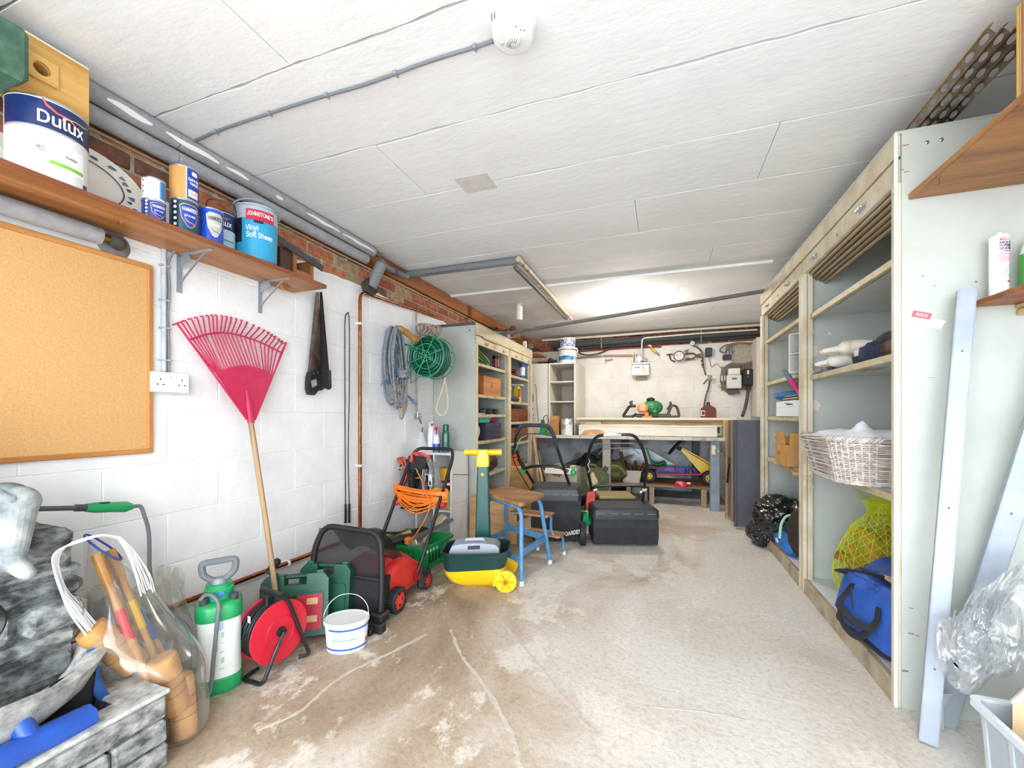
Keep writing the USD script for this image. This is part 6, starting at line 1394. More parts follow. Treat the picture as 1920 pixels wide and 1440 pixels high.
# ---- workbench
t = thing('workbench', 'long workbench across the back wall with pale worn front edge', 'workbench', (1.5, 5.8, 0))
part(t, 'top_board', box(.30, 2.78, 5.36, 6.395, BZ - .03, BZ, .003), wood('a89880', '857560', 'x'), world=True)
part(t, 'front_edge', box(.30, 2.78, 5.335, 5.36, BZ - .038, BZ + .003, .003), M('cfc6b4', .7, col2='8c8272', vs=14, lo=.5, hi=.75), world=True)
gp = M('8e98a1', .6, col2='7c868e', vs=8)
for x0, y0 in ((2.585, 5.37), (1.335, 5.40), (.36, 5.40)):
    part(t, 'leg', box(x0, x0 + .10, y0, y0 + .10, 0, BZ - .03, .004), gp if x0 > 2 else M('b3ada3', .7, var=.15), world=True)
for x0 in (2.45, 1.5):
    part(t, 'leg', box(x0, x0 + .09, 6.26, 6.36, .048, BZ - .03, .004), M('4f5a66', .6), world=True)
part(t, 'switch_plate', box(2.60, 2.64, 5.355, 5.37, .66, .77, .003), M('d8d2a8', .5), world=True)
part(t, 'hook', tube(spl([(2.63, 5.355, .71), (2.66, 5.33, .71), (2.72, 5.335, .705), (2.73, 5.34, .66), (2.76, 5.34, .60)], 4), .005, 6), CHROME, world=True)
t = thing('low_shelf', 'rough timber shelf on battens low under the workbench', 'shelf', (2.05, 5.8, .25))
part(t, 'board', box(1.15, 2.58, 5.515, 6.2, .225, .25, .003), wood('a5805a', '7f5e3e', 'x'), world=True)
for x in (1.62, 1.90, 2.5):
    part(t, 'batten', box(x, x + .06, 5.52, 5.58, 0, .225, .003), wood('a99472', '85704e', 'z'), world=True)
t = thing('concrete_block', 'grey concrete block under the low shelf', 'block', (1.78, 5.7, 0)); part(t, 'block', rough(dens(box(-.10, .10, -.08, .1, 0, .19, .008), .05), .003, 20), M('a5a298', .9, col2='7c7a72', vs=18)); part(t, 'recess', box(-.04, .04, -.0815, -.079, .04, .12), M('77756d', .9))
# white boxed carton, planks and long board stacked on the bench
t = thing('long_carton', 'long white stained board box lying on the workbench', 'box', (1.7, 5.7, BZ))
x0, x1 = ay(1085, 810, 5.42)[0], ay(1345, 810, 5.42)[0]
part(t, 'box', box(x0, x1, 5.42, 5.95, BZ + .0045, BZ + .118, .003), cream, world=True)
part(t, 'lid_edge', box(x0 - .003, x1 + .003, 5.416, 5.954, BZ + .118, BZ + .132, .002), M('f0ebde', .5), world=True)
part(t, 'stain', rough(dens(extr([(0, 0), (.06, .0), (.12, .01), (.26, 0), (.33, .01), (.27, .06), (.2, .07), (.1, .065), (.04, .05)], .001), .03), .0005, 30), M('c98a52', .7, col2='dcb78c', vs=12))
UsdGeom.Xformable(stage.GetPrimAtPath(t.path + '/stain')).AddTransformOp().Set(Gf.Matrix4d(1, 0, 0, 0, 0, 0, 1, 0, 0, -1, 0, 0, x0 + .03 - 1.7, 5.4198 - 5.7, .01, 1))
pl = [('long pale plank just above the white box', x0 + .02, x1 + .10, 5.43, .132, .152, 'dccaa8'), ('middle plank of the stack on the white box, knotted', x0 + .30, x1 + .12, 5.45, .153, .180, 'cdb48c'), ('shorter pale plank, second from the top', x0 + .08, x1 - .65, 5.44, .1535, .1795, 'e4d6bc'), ('darker brown plank beneath the cream top board', x0 + .0, x1 + .14, 5.44, .181, .205, 'b59468')]
for lab, a, b, y, z0, z1, col in pl:
    dy = .16 if 'shorter' in lab else 0
    t = thing('timber_plank', lab, 'plank', ((a + b) / 2, y + .1, BZ + z0))
    part(t, 'board', box(a, b, y - (.0 if not dy else .0) + (.0), y + (.14 if dy else .15), BZ + z0 + .0005, BZ + z1, .002) if not dy else box(a, x0 + .29, y, y + .15, BZ + z0 + .0005, BZ + z1, .002), wood(col, '9c7f58', 'x'), world=True)
t = thing('top_board', 'cream-edged long board on top of the plank stack, holding the hedge trimmer', 'board', (1.9, 5.7, BZ + .206))
part(t, 'board', box(x0 - .03, 2.86, 5.41, 5.98, BZ + .206, BZ + .232, .002), wood('e3d3b4', 'cbb690', 'x'), world=True)
part(t, 'front_lip', box(x0 - .03, 2.86, 5.406, 5.41, BZ + .2055, BZ + .2325, .001), M('e9dcc2', .6), world=True)
TZ = BZ + .2325
t = thing('end_support', 'timber stack spacer at the end of the planks, with dark box', 'box', (2.60, 5.6, BZ))
part(t, 'spacer', box(2.72, 2.76, 5.37, 5.5, BZ + .003, BZ + .205, .002), wood('d5b88c', 'b59468', 'z'), world=True)
part(t, 'dark_box', box(2.60, 2.70, 5.45, 5.8, BZ + .003, BZ + .12, .003), M('3a3f48', .5), world=True)
part(t, 'blue_rim', box(2.60, 2.70, 5.447, 5.45, BZ + .02, BZ + .05, .001), M('8fb0cf', .4), world=True)
# hedge trimmer
c = ay(1217, 770, 5.6); c[2] = TZ
t = thing('hedge_trimmer', 'green and orange petrol hedge trimmer resting on the top board', 'hedge trimmer', c)
gm = M('2c7c46', .4, coat=.2)
part(t, 'engine_cover', rough(dens(ball((.04, 0, .13), .11, 3, (1.15, .8, .85)), .05), .004, 16), gm, smooth=50)
for k in range(6): part(t, 'cover_rib', tube([(.04 + (-.09 + .036 * k) * 1.2, -.105 * math.sqrt(max(0, 1 - (-.09 + .036 * k) ** 2 / .0125)) * .82 * math.cos(a), .13 + .1 * .9 * math.sin(a) * math.sqrt(max(0, 1 - (-.09 + .036 * k) ** 2 / .0125))) for a in np.linspace(-1.2, 1.2, 10)], .005, 5), M('1f5c34', .5))
part(t, 'starter', [cyl((.02, 0, .21), (.02, 0, .245), .05, n=18), cyl((-.01, -.01, .235), (.05, -.01, .24), .02, n=10)], BLACKP)
part(t, 'fuel_tank', rough(dens(box(-.14, -.01, -.13, -.01, .06, .18, .03), .04), .003, 20), M('e0935a', .4, coat=.2), smooth=40)
part(t, 'orange_foot', [box(-.05, .0, -.12, -.04, .0, .07, .01), box(-.08, .04, -.13, -.03, .0, .02, .004)], M('e07a2c', .4))
part(t, 'green_primer', ball((.07, -.1, .07), .035, 2), gm)
part(t, 'rear_handle', tube(bend([(-.16, -.02, .15), (-.24, -.02, .15), (-.32, -.02, .02), (-.29, -.02, .01), (-.2, -.02, .01), (-.15, -.02, .05)], .03), .018, 10), BLACKP, smooth=60)
part(t, 'front_handle', tube(bend([(.22, -.03, .03), (.27, -.03, .16), (.33, -.03, .14), (.36, -.03, .01), (.2, -.03, .01)], .03), .016, 10), M('4a3d36', .5), smooth=60)
part(t, 'trigger_arm', [tube([(-.2, -.02, .14), (-.23, -.02, .2), (-.2, -.02, .21)], .018, 8), tube([(.22, -.02, .1), (.26, -.02, .17), (.25, -.02, .2)], .016, 8)], M('4a3d36', .5))
part(t, 'gearbox', box(-.16, .26, -.05, .05, .0, .05, .012), M('3c4a3c', .5))
# brown flagon
c = ay(1328, 781, 5.62); c[2] = TZ
t = thing('oil_container', 'brown plastic oil container with square shoulders on the top board', 'container', c)
bm = M('5e2010', .5)
part(t, 'body', extr([(-.085, 0), (.085, 0), (.085, .10), (.075, .12), (.02, .155), (-.02, .155), (-.075, .12), (-.085, .10)], .07), bm)
pp = stage.GetPrimAtPath(t.path + '/body'); UsdGeom.Xformable(pp).AddTransformOp().Set(Gf.Matrix4d(1, 0, 0, 0, 0, 0, 1, 0, 0, -1, 0, 0, 0, .035, 0, 1))
part(t, 'cap', cyl((0, 0, .154), (0, 0, .19), .02, n=16), M('4a1c12', .4)); part(t, 'label', box(-.086, -.04, -.0358, -.035, .02, .09), M('d9b88a', .5)); part(t, 'label_print', box(-.075, -.045, -.0364, -.0358, .035, .075), M('3a1a10', .5))

# ---- white cupboard in the corner
cy0 = 5.62
t = thing('white_cupboard', 'tall narrow white cupboard with open shelves standing on the workbench', 'cupboard', (.75, 6.0, BZ))
cx0, cx1, cz = .57, .945, 1.845
for x in (cx0, cx1 - .018):
    part(t, 'side_panel', box(x, x + .018, cy0, 6.38, BZ + .001, cz - .018, .001), cream, world=True)
part(t, 'top_panel', box(cx0, cx1, cy0, 6.38, cz - .018, cz, .001), cream, world=True)
part(t, 'back_panel', box(cx0 + .018, cx1 - .018, 6.36, 6.372, BZ + .002, cz - .018), M('cfc6b4', .7, var=.12, vs=4), world=True)
for z in (1.575, 1.30):
    part(t, 'shelf', box(cx0 + .018, cx1 - .018, cy0 + .01, 6.36, z, z + .018, .001), cream, world=True)
part(t, 'side_extension', box(cx1 - .018, cx1 + .0, cy0 - .012, cy0 - .001, .99, cz + .09, .001), cream, world=True)
t = thing('white_door_panel', 'plain white door panel beside the open cupboard shelves', 'cupboard door', (.45, cy0, BZ))
part(t, 'panel', box(.33, .555, cy0 - .02, cy0 - .002, BZ + .001, cz, .002), cream, world=True)
part(t, 'hinge_edge', box(.556, .568, cy0 - .018, cy0 - .004, BZ + .01, cz - .01), M('bdb4a4', .5), world=True)
part(t, 'bent_wire', tube(spl([ay(x, y, cy0 - .03) for x, y in ((1001, 722), (1005, 724), (1007, 760), (1010, 790))], 5), .003, 5), M('6b3a34', .5), world=True)
part(t, 'green_catch', box(.345, .355, cy0 - .03, cy0 - .021, 1.31, 1.42, .002), M('2c7a4a', .5), world=True)
def bucket(label, c, r, h, bands, lidm=None, handle=False):
    t = thing('plastic_bucket', label, 'bucket', c)
    part(t, 'body', lathe([(.001, 0), (r * .86, 0), (r * .88, .004), (r * .97, h * .92), (r * .97, h * .94), (.001, h * .94)], 32), M('efeeea', .35), smooth=40)
    part(t, 'lid', lathe([(r * .95, h * .9), (r * 1.04, h * .9), (r * 1.04, h), (r * .98, h), (r * .96, h * .97), (.001, h * .97)], 32), lidm or M('f1f0ec', .35), smooth=35)
    for z0, z1, m_, a0, a1 in bands:
        part(t, 'label_band', rings(np.stack([np.stack([(r * (.88 + .09 * z / h) + o) * np.cos(np.linspace(a0, a1, 24)), (r * (.88 + .09 * z / h) + o) * np.sin(np.linspace(a0, a1, 24)), np.full(24, z)], 1) for o, z in ((.001, z0), (.0016, z0), (.0016, z1), (.001, z1))], 1)), m_)
    if handle:
        part(t, 'handle_ear', [cyl((s * r * .98, 0, h * .8), (s * r * 1.09, 0, h * .8), .02, n=12) for s in (-1, 1)], M('e6e5e0', .4))
        part(t, 'handle', tube(spl([(r * 1.05, 0, h * .8), (r * .8, -r * .75, h * .86), (0, -r * 1.06, h * .88), (-r * .8, -r * .75, h * .86), (-r * 1.05, 0, h * .8)], 5), .004, 6), M('3a3c40', .4))
    return t
wv = M('e9e9ee', .4, col2='5560a0', vs=55, lo=.47, hi=.53)
b1 = bucket('white handled bucket with a sky-blue label on top of the white cupboard', (.80, 5.80, cz), .135, .22, [(.05, .10, M('3a8fc4', .4), -2.9, -.2), (.09, .105, M('24344a', .4), -2.0, -1.1)], handle=True)
b2 = bucket('smaller white tub with dark blue pattern stacked on the labelled bucket', (.80, 5.80, cz + .222), .115, .135, [(.015, .118, wv, -3.1, 3.1)])
t = thing('pipe_fittings', 'dark plumbing fittings lying on the cupboard top', 'fittings', (.52, 5.8, cz)); part(t, 'pipe', cyl((-.16, .0, .04), (.12, .0, .05), .02, n=12), M('33363a', .5)); part(t, 'tee', [cyl((.03, 0, .0), (.03, 0, .10), .025, n=12), cyl((-.01, 0, .05), (.07, 0, .05), .03, n=12)], M('2a2c30', .5)); part(t, 'rod', cyl((-.2, -.05, .03), (.0, -.06, .05), .008, n=8), M('a0703c', .5))
# paint tin, carton and grinder on the bench end
c = ay(1063, 818, 5.48)
t = tin('paint_tin', 'old paint-splashed silver tin standing on the end of the workbench', (c[0], 5.48, BZ), .078, .22, M('b5b2ac', .4, .4, col2='f0efe9', vs=14, lo=.44, hi=.54), math.radians(-80), [(M('eceae2', .6), -10, 70, .0, .13)], [], lid=M('8f8c86', .5, .5))
c = ay(1041, 815, 5.5)
t = thing('cardboard_tube', 'tall brown cardboard box standing beside the splashed tin', 'cardboard box', (c[0], 5.52, BZ)); part(t, 'box', hull([(-.055, -.05, 0), (.06, -.05, 0), (-.055, .06, 0), (.06, .06, 0), (-.05, -.05, .24), (.05, -.04, .26), (-.05, .05, .26), (.055, .05, .24)]), M('b9854c', .8, col2='a8743c', vs=10)); part(t, 'flap', box(-.05, .05, -.052, -.049, .2, .25, .001), M('c4935c', .8))
c = ay(1019, 815, 5.5)
t = thing('green_clamp', 'green bench grinder frame with loops of wire on the bench end', 'grinder', (c[0], 5.48, BZ)); part(t, 'base', box(-.05, .16, -.05, .05, 0, .025, .006), M('1f8a4a', .4)); part(t, 'column', hull([(-.04, -.03, .02), (.04, -.03, .02), (-.04, .03, .02), (.04, .03, .02), (-.025, -.02, .2), (.01, -.02, .2), (-.025, .02, .2), (.01, .02, .2)]), M('1f8a4a', .4)); part(t, 'arm', beam((.01, 0, .03), (.08, 0, .1), .025, .02), M('22944f', .4)); part(t, 'wire_loop', tube(spl([(0, -.02, .16), (.02, -.03, .24), (.06, -.02, .26), (.07, 0, .18), (.05, .0, .12)], 6), .004, 6), BLACK)

# ---- leaning poles and under-bench jumble
def pole(label, a, b, r, c1_, c2_, name='timber_pole', cat_='pole', knob=False):
    t = thing(name, label, cat_, b); n_ = 9
    pts = np.linspace(a, b, n_); pts[1:-1, 0] += .008 * np.sin(np.arange(1, n_ - 1) * 2.1)
    part(t, 'stem', tube(pts, np.linspace(r * .85, r * 1.1, n_), 10), wood(c1_, c2_, 'z'), world=True)
    if knob: part(t, 'spotted_top', [tube([a, a * .88 + b * .12], r * 1.05, 10)] + [ball(a * (1 - q) + b * q + V3(.02, -.01, 0), r * .9, 1) for q in (.03, .08, .12)], M('d8d4d0', .5, col2='2a2c50', vs=40, lo=.48, hi=.52), world=True)
pole('knobbly pale stick with spotted top leaning by the bench end', ay(995, 762, 5.26), V3(.62, 5.02, .0), .022, 'c9a27c', 'a37c54', 'walking_stick', 'stick', True)
pole('straight squared pale batten leaning beside the knobbly stick', ay(1003, 840, 5.22), V3(.72, 4.98, .0), .02, 'd3bfa0', 'b49c78')
pole('thin brown rod leaning nearest the white carton', ay(1008, 845, 5.2), V3(.80, 4.94, .0), .011, '8f6a44', '6b4c2e')
c = ay(1052, 905, 5.3)
t = thing('white_carton', 'big open white carton of odds and ends under the bench', 'carton', (c[0], 5.45, 0)); part(t, 'carton', rings([np.column_stack([rrect(.42, .34, .01, 2), np.full(12, z)]) for z in (0.0, .44)] + [np.column_stack([rrect(.40, .32, .01, 2), np.full(12, z)]) for z in (.44, .3)], cap1=True), M('e6ddd2', .7, col2='d6cabb', vs=5))
part(t, 'flap', frm(box(-.2, .2, 0, .12, -.002, .002), (0, -.17, .44), (1, 0, 0), (0, -.8, -.5)), M('e9e0d4', .7))
q = hashed(40)
names = [('red_tin', 'small red and white tin in the white carton', 'tin', 'a82a30'), ('cloth_bundle', 'greenish folded cloth in the white carton', 'cloth', '8a8f6a'), ('grey_pot', 'dark grey flower pot in the white carton', 'pot', '4a4a4c'), ('cream_block', 'cream block at the edge of the white carton', 'block', 'd8cbb0')]
for k, (nm, lab, ct, col) in enumerate(names):
    x = c[0] - .15 + .1 * k
    t = thing(nm, lab, ct, (x, 5.36, .3))
    if k == 0:
        part(t, 'body', lathe([(.001, 0), (.04, 0), (.042, .01), (.042, .17), (.001, .17)], 20), M(col, .4)); part(t, 'band', lathe([(.0425, .06), (.043, .06), (.043, .11), (.0425, .11)], 20), INKW)
    elif k == 1: part(t, 'fold', rough(dens(box(-.09, .09, -.1, .1, 0, .19, .05), .04), .015, 12), M(col, .9), smooth=50)
    elif k == 2: part(t, 'pot', lathe([(.001, 0), (.045, 0), (.06, .15), (.066, .15), (.066, .18), (.055, .18), (.04, .02), (.001, .02)], 24), M(col, .6))
    else: part(t, 'block', box(-.04, .04, -.06, .06, 0, .17, .006), M(col, .7)); part(t, 'label', box(-.02, .02, -.0612, -.06, .05, .12), M('a8403c', .6))
c = ay(1115, 905, 5.0)
t = thing('jerry_can', 'olive green metal jerry can standing in front of the bench', 'jerry can', (c[0], 5.05, 0), math.radians(6)); ol = M('5c6238', .45, col2='4a5030', vs=12)
can_o = np.array([(-.16, 0), (.14, 0), (.16, .02), (.16, .40), (.10, .47), (.02, .49), (-.16, .49), (-.17, .47), (-.17, .02)])
part(t, 'body', frm(extr(can_o, .15), (0, .075, 0), (1, 0, 0), (0, 0, 1)), ol)
part(t, 'pressed_panel', [frm(beam((-.11, .08, 0), (.10, .40, 0), .014, .008, up=(0, 0, 1)), (0, -.077, 0), (1, 0, 0), (0, 0, 1)), frm(beam((.10, .08, 0), (-.11, .40, 0), .014, .008, up=(0, 0, 1)), (0, -.077, 0), (1, 0, 0), (0, 0, 1))], M('6e7446', .4))
for y in (-.045, 0, .045): part(t, 'carry_handle', tube(bend([(-.11, y, .485), (-.10, y, .525), (.0, y, .525), (.02, y, .485)], .015), .008, 6), ol)
part(t, 'spout_cap', [cyl((.10, 0, .45), (.135, 0, .505), .028, n=14)], M('454a2a', .5))
t = thing('green_kitbag', 'folded olive canvas kit bag lying behind the jerry can', 'kit bag', (c[0] + .12, 5.62, .25)); part(t, 'bag', rough(dens(box(-.24, .22, -.13, .18, 0, .27, .09), .05), .03, 7), M('6b6a42', .9, col2='555636', vs=12), smooth=50); part(t, 'strap', rough(dens(tube(spl([(-.2, -.13, .1), (-.05, -.15, .2), (.1, -.15, .22), (.2, -.12, .12)], 6), .014, 6), .04), .004, 10), M('7d7a50', .9)); part(t, 'buckle', box(-.02, .02, -.162, -.15, .18, .22, .003), M('b0763c', .5, .5))
t = thing('timber_offcut', 'brown timber offcut sticking up behind the kit bag', 'plank', (1.42, 5.9, .3)); part(t, 'board', beam((-.05, 0, .16), (.25, .02, .26), .1, .03), wood('9a7248', '7c5832', 'x'))
t = thing('blue_bag', 'dark navy folded bag beside the tub of logs', 'bag', (1.52, 5.75, .25)); part(t, 'bag', rough(dens(box(-.14, .12, -.1, .12, 0, .2, .06), .04), .02, 9), M('272c40', .8), smooth=50); part(t, 'strap', tube(spl([(-.1, -.1, .1), (0, -.12, .17), (.1, -.1, .15)], 5), .01, 6), M('1c2030', .8))
c = ay(1184, 895, 5.7)
t = thing('plastic_tub', 'cloudy rectangular plastic tub holding short logs under the bench', 'tub', (c[0], 5.7, .25)); part(t, 'tub', rings([np.column_stack([rrect(w, d, .03, 4), np.full(20, z)]) for w, d, z in ((.22, .2, 0), (.27, .25, .15), (.285, .265, .15), (.285, .265, .158), (.26, .24, .158), (.21, .19, .01))]), M('cdc8ba', .4, trans=0), smooth=40)
q = hashed(50)
LT = V3(c[0], 5.7, .25)
spots = [V3(-.075 + .034 * k, (-.05, .04, -.03, .05, -.045, .02)[k], .08) for k in range(6)]
for k, lab in enumerate(('tallest bark-covered log, leaning out of the tub to one side', 'low log in the plastic tub, next to the tallest one', 'pale-ended log in the middle front of the plastic tub', 'log standing at the back of the plastic tub', 'second log from the kart end of the plastic tub', 'log at the end of the tub nearest the pedal kart')):
    b0 = spots[k]; t2 = thing('log', lab, 'log', LT + b0, 0, 'short logs in the plastic tub')
    tip = V3((-.06, -.01, .0, .02, .05, .075)[k], q.uniform(-.03, .03), (.32, .13, .12, .19, .15, .17)[k])
    part(t2, 'bark', rough(tube([V3(0, 0, 0), tip * .5, tip * .97], [.022, .024, .021], 10), .003, 30), M('6b4f38', .9, col2='4a3524', vs=20)); part(t2, 'cut_end', cyl(tip * .96, tip, .018, n=12), M('c99f6c', .8))
# slanted grey sheets behind
t = thing('grey_board', 'dark grey board leaning on its corner against the wall under the bench', 'board', (1.05, 6.0, .2)); part(t, 'board', plate([ay(1040, 892, 5.95), ay(1062, 868, 5.95), ay(1132, 838, 6.0), ay(1150, 832, 6.0), ay(1150, 850, 6.0), ay(1085, 876, 5.95)], .02, (0, -1, .1)), M('4c5054', .7), world=True)
t = thing('glass_sheet', 'cut triangular sheet of smoky plastic leaning behind the pedal kart', 'sheet', (2.0, 6.1, .3)); part(t, 'sheet', plate([ay(1160, 842, 6.2), ay(1215, 842, 6.2), ay(1288, 884, 6.2), ay(1270, 905, 6.2), ay(1200, 905, 6.2)], .006, (0, -1, .05)), M('6d7880', .25, coat=.5), world=True)
t = thing('black_satchel', 'black leather satchel slumped behind the white carton', 'satchel', (c[0] - .55, 5.75, .26)); part(t, 'bag', rough(dens(ball((0, 0, .16), .15, 3, (1.3, .7, 1.0)), .06), .03, 7), M('26272a', .5), smooth=50); part(t, 'strap', tube(spl([(-.15, -.08, .2), (-.05, -.1, .34), (.08, -.1, .33), (.16, -.08, .2)], 6), .012, 6), M('1a1b1d', .5))
t = thing('satchel_stand', 'upturned wooden crate under the black satchel', 'crate', (c[0] - .55, 5.75, 0)); part(t, 'crate', box(-.2, .2, -.14, .14, 0, .26, .004), wood('8a7050', '6a5436', 'x'))
t = thing('barbecue_grate', 'round rusty barbecue grate lying in front of the low shelf', 'grate', ay(1163, 929, 5.3)); q0 = V3(0, 0, 0)
part(t, 'rim', tube([(.24 * math.cos(a), .22 * math.sin(a), 0) for a in np.linspace(0, 6.28, 33)[:-1]], .007, 6, closed=True), M('5a4436', .6, .5))
for k in range(12):
    x = -.21 + .038 * k; w_ = .22 * math.sqrt(max(0, 1 - (x / .24) ** 2)); part(t, 'bar', cyl((x, -w_, 0), (x, w_, 0), .004, n=6), M('6b5040', .6, .5))
gz = ay(1163, 929, 5.3)[2]
t = thing('concrete_block', 'pair of dark grey blocks carrying the barbecue grate', 'blocks', (ay(1163, 929, 5.3)[0], 5.3, 0)); part(t, 'block', rough(dens(box(-.24, -.02, -.12, .12, 0, gz - .008, .006), .05), .003, 20), M('6c7078', .9, var=.25)); part(t, 'block', rough(dens(box(.0, .22, -.12, .12, 0, gz - .008, .006), .05), .003, 20, 4), M('60646c', .9, var=.25))
t = thing('plinth_slab', 'low grey concrete ledge along the foot of the back wall', 'ledge', (1.8, 5.95, 0), kind=None); part(t, 'slab', rough(dens(box(-1.5, 1.0, -.12, .44, 0, .045, .006), .1), .003, 8), M('9a9a98', .9, col2='7e7e7c', vs=7))

# ---- pedal kart
kb = ay(1275, 890, 5.72)
t = thing('pedal_kart', "child's pedal kart with yellow nose, blue frame and green seat under the bench", 'pedal kart', (2.25, 5.72, .2505))
KY = 5.66
xr, xf_ = ay(1217, 901, KY)[0] - 2.25, ay(1331, 899, KY)[0] - 2.25
rb, kb_, ky = M('22242e', .6), M('2a3ea8', .35, coat=.2), M('eecb1c', .35, coat=.2)
kr, kg = M('c02038', .35, coat=.2), M('1f8a56', .4, coat=.2)
for x, r in ((xr, .088), (xf_, .094)):
    for y in (-.06, .36):
        cc = V3(x, y, r)
        ty_ = part(t, 'tyre', tube([cc + V3(0, .0, 0) + V3((r - .026) * math.cos(a), 0, (r - .026) * math.sin(a)) for a in np.linspace(0, 6.28, 33)[:-1]], .026, 12, closed=True, flat=1.2), rb, smooth=60)
        part(ty_, 'rim', [tube([cc + V3((r - .05) * math.cos(a), -.02 if y < 0 else .02, (r - .05) * math.sin(a)) for a in np.linspace(0, 6.28, 25)[:-1]], .008, 8, closed=True)] + [beam(cc + V3(0, -.015 if y < 0 else .015, 0), cc + V3((r - .05) * math.cos(a), -.015 if y < 0 else .015, (r - .05) * math.sin(a)), .02, .01, up=(0, 1, 0)) for a in np.linspace(0, 6.28, 6)[:-1]] + [cyl(cc + V3(0, -.03, 0), cc + V3(0, .03, 0), .018, n=12)], ky)
        part(ty_, 'white_wall', tube([cc + V3((r - .036) * math.cos(a), -.029 if y < 0 else .029, (r - .036) * math.sin(a)) for a in np.linspace(0, 6.28, 33)[:-1]], .0025, 5, closed=True), M('3a49a8', .4))
part(t, 'axle', [cyl((xr, -.06, .088), (xr, .36, .088), .012, n=10), cyl((xf_, -.06, .094), (xf_, .36, .094), .012, n=10)], ZINC)
part(t, 'frame', rough(dens(hull([(xr + .06, .06, .11), (xr + .06, .22, .11), (xf_ - .22, .08, .10), (xf_ - .22, .2, .10), (xr + .1, .06, .175), (xr + .1, .22, .175), (xf_ - .26, .08, .2), (xf_ - .26, .2, .2)]), .05), .002, 20), kb_, smooth=40)
part(t, 'pedal_guard', tube(spl([(xf_ - .27, .0, .11), (xf_ - .25, 0, .19), (xf_ - .19, 0, .2), (xf_ - .15, 0, .12)], 5), .018, 8), kb_, smooth=60)
part(t, 'side_rail', tube(bend([(xr + .1, -.03, .115), (xf_ - .05, -.03, .135)], .02), .014, 10), kr)
part(t, 'seat_rail', box(xr - .03, xr + .2, .02, .26, .17, .185, .005), kr)
part(t, 'seat', sheet(np.array([[V3(xr + x, .02 + .24 * v, z + .03 * (2 * v - 1) ** 2) for v in np.linspace(0, 1, 9)] for x, z in spl([(-.04, .40), (-.01, .32), (.02, .24), (.07, .205), (.13, .20), (.18, .225), (.21, .20)], 3)]), .012), kg, smooth=60)
part(t, 'rear_bar', tube(bend([(xr - .06, .02, .1), (xr - .07, .02, .2), (xr - .07, .26, .2), (xr - .06, .26, .1)], .04), .014, 8), kr)
n0, n1 = V3(xf_ + .02, .15, .11), ay(1277, 842, KY + .15) - V3(2.25, 5.72, .2505)
part(t, 'nose', hull([n0 + V3(-.09, -.09, 0), n0 + V3(-.09, .09, 0), n0 + V3(.04, -.09, .0), n0 + V3(.04, .09, 0), n0 + V3(.03, -.08, .14), n0 + V3(.03, .08, .14), n1 + V3(0, -.03, -.02), n1 + V3(0, .03, -.02), n1 + V3(.02, -.03, .02), n1 + V3(.02, .03, .02)]), ky, smooth=30)
part(t, 'red_stripe', hull([n0 + V3(.032, -.06, .135), n0 + V3(.032, .06, .135), n0 + V3(.03, -.092, .11), n1 + V3(.022, -.02, .022), n1 + V3(.022, .02, .022), n1 + V3(.012, -.034, .004), n0 + V3(.03, .06, .11)]), kr)
part(t, 'steering_column', cyl(n1, n1 + V3(-.05, 0, .02), .022, n=12), BLACKP)
wc = n1 + V3(-.07, 0, .03); wn = unit(V3(-.75, 0, .62)); wu = V3(0, 1, 0); wv_ = np.cross(wn, wu)
part(t, 'steering_wheel', [tube([wc + .125 * (math.cos(a) * wu + math.sin(a) * wv_) for a in np.linspace(0, 6.28, 29)[:-1]], .014, 8, closed=True), beam(wc - wu * .12, wc + wu * .12, .03, .012, up=wn), beam(wc, wc - wv_ * .12, .03, .012, up=wn)], BLACKP, smooth=60)
part(t, 'pedal', [box(xf_ - .25, xf_ - .2, -.06, .0, .21, .235, .005), cyl((xf_ - .24, -.02, .12), (xf_ - .225, -.02, .215), .006, n=8)], M('4a4d50', .5))
part(t, 'lever', cyl((xr + .33, .0, .15), (xr + .34, .0, .235), .012, n=10), kr)
t = thing('red_shoe', 'red bicycle-seat-shaped cushion lying on the low shelf edge', 'cushion', ay(1280, 906, 5.52) * [1, 1, 0] + [0, 0, .25]); part(t, 'cushion', rough(dens(hull([(-.10, -.03, .0), (-.10, .03, 0), (-.08, -.04, .06), (-.06, .04, .07), (.0, -.04, .065), (.06, -.03, .05), (.10, -.02, .03), (.10, .02, .0), (.02, .04, .0), (.0, -.05, .0)]), .03), .004, 16), M('c62030', .35, coat=.3), smooth=50); part(t, 'pale_patch', ball((.065, -.028, .045), .02, 2, (1.4, .5, .6)), M('e3d3cf', .5))
# ---- dark folded table against the end of the cabinets
t = thing('folded_table', 'tall dark grey folded table panels standing beyond the right-hand cabinets', 'folding table', (3.0, 4.9, 0))
dk = M('5d5f66', .6, col2='53555c', vs=5, bump=.0004)
part(t, 'panel', box(2.745, 3.35, 4.60, 4.635, .03, 1.07, .003), dk, world=True)
part(t, 'panel', box(2.73, 3.35, 4.70, 4.735, .05, 1.075, .003), dk, world=True)
part(t, 'panel', box(2.715, 3.35, 4.95, 4.985, .04, 1.07, .003), M('6a6660', .6), world=True)
part(t, 'edge_strip', box(2.722, 2.744, 4.60, 4.635, .03, 1.07, .002), M('4a4b50', .5), world=True)
part(t, 'edge_strip', box(2.707, 2.729, 4.70, 4.735, .05, 1.075, .002), M('8a7458', .5), world=True)
part(t, 'wooden_frame', [box(2.70, 2.73, 5.02, 5.05, .02, 1.06, .002), box(2.70, 3.3, 5.0, 5.06, .0, .05, .002)], wood('c2925c', '9a6f40', 'z'), world=True)
part(t, 'hinge_bracket', [box(2.70, 2.72, 4.80, 4.88, .62, .68, .003), beam((2.71, 4.82, .66), (2.69, 4.84, .42), .02, .008)], M('3a3c40', .5, .5), world=True)
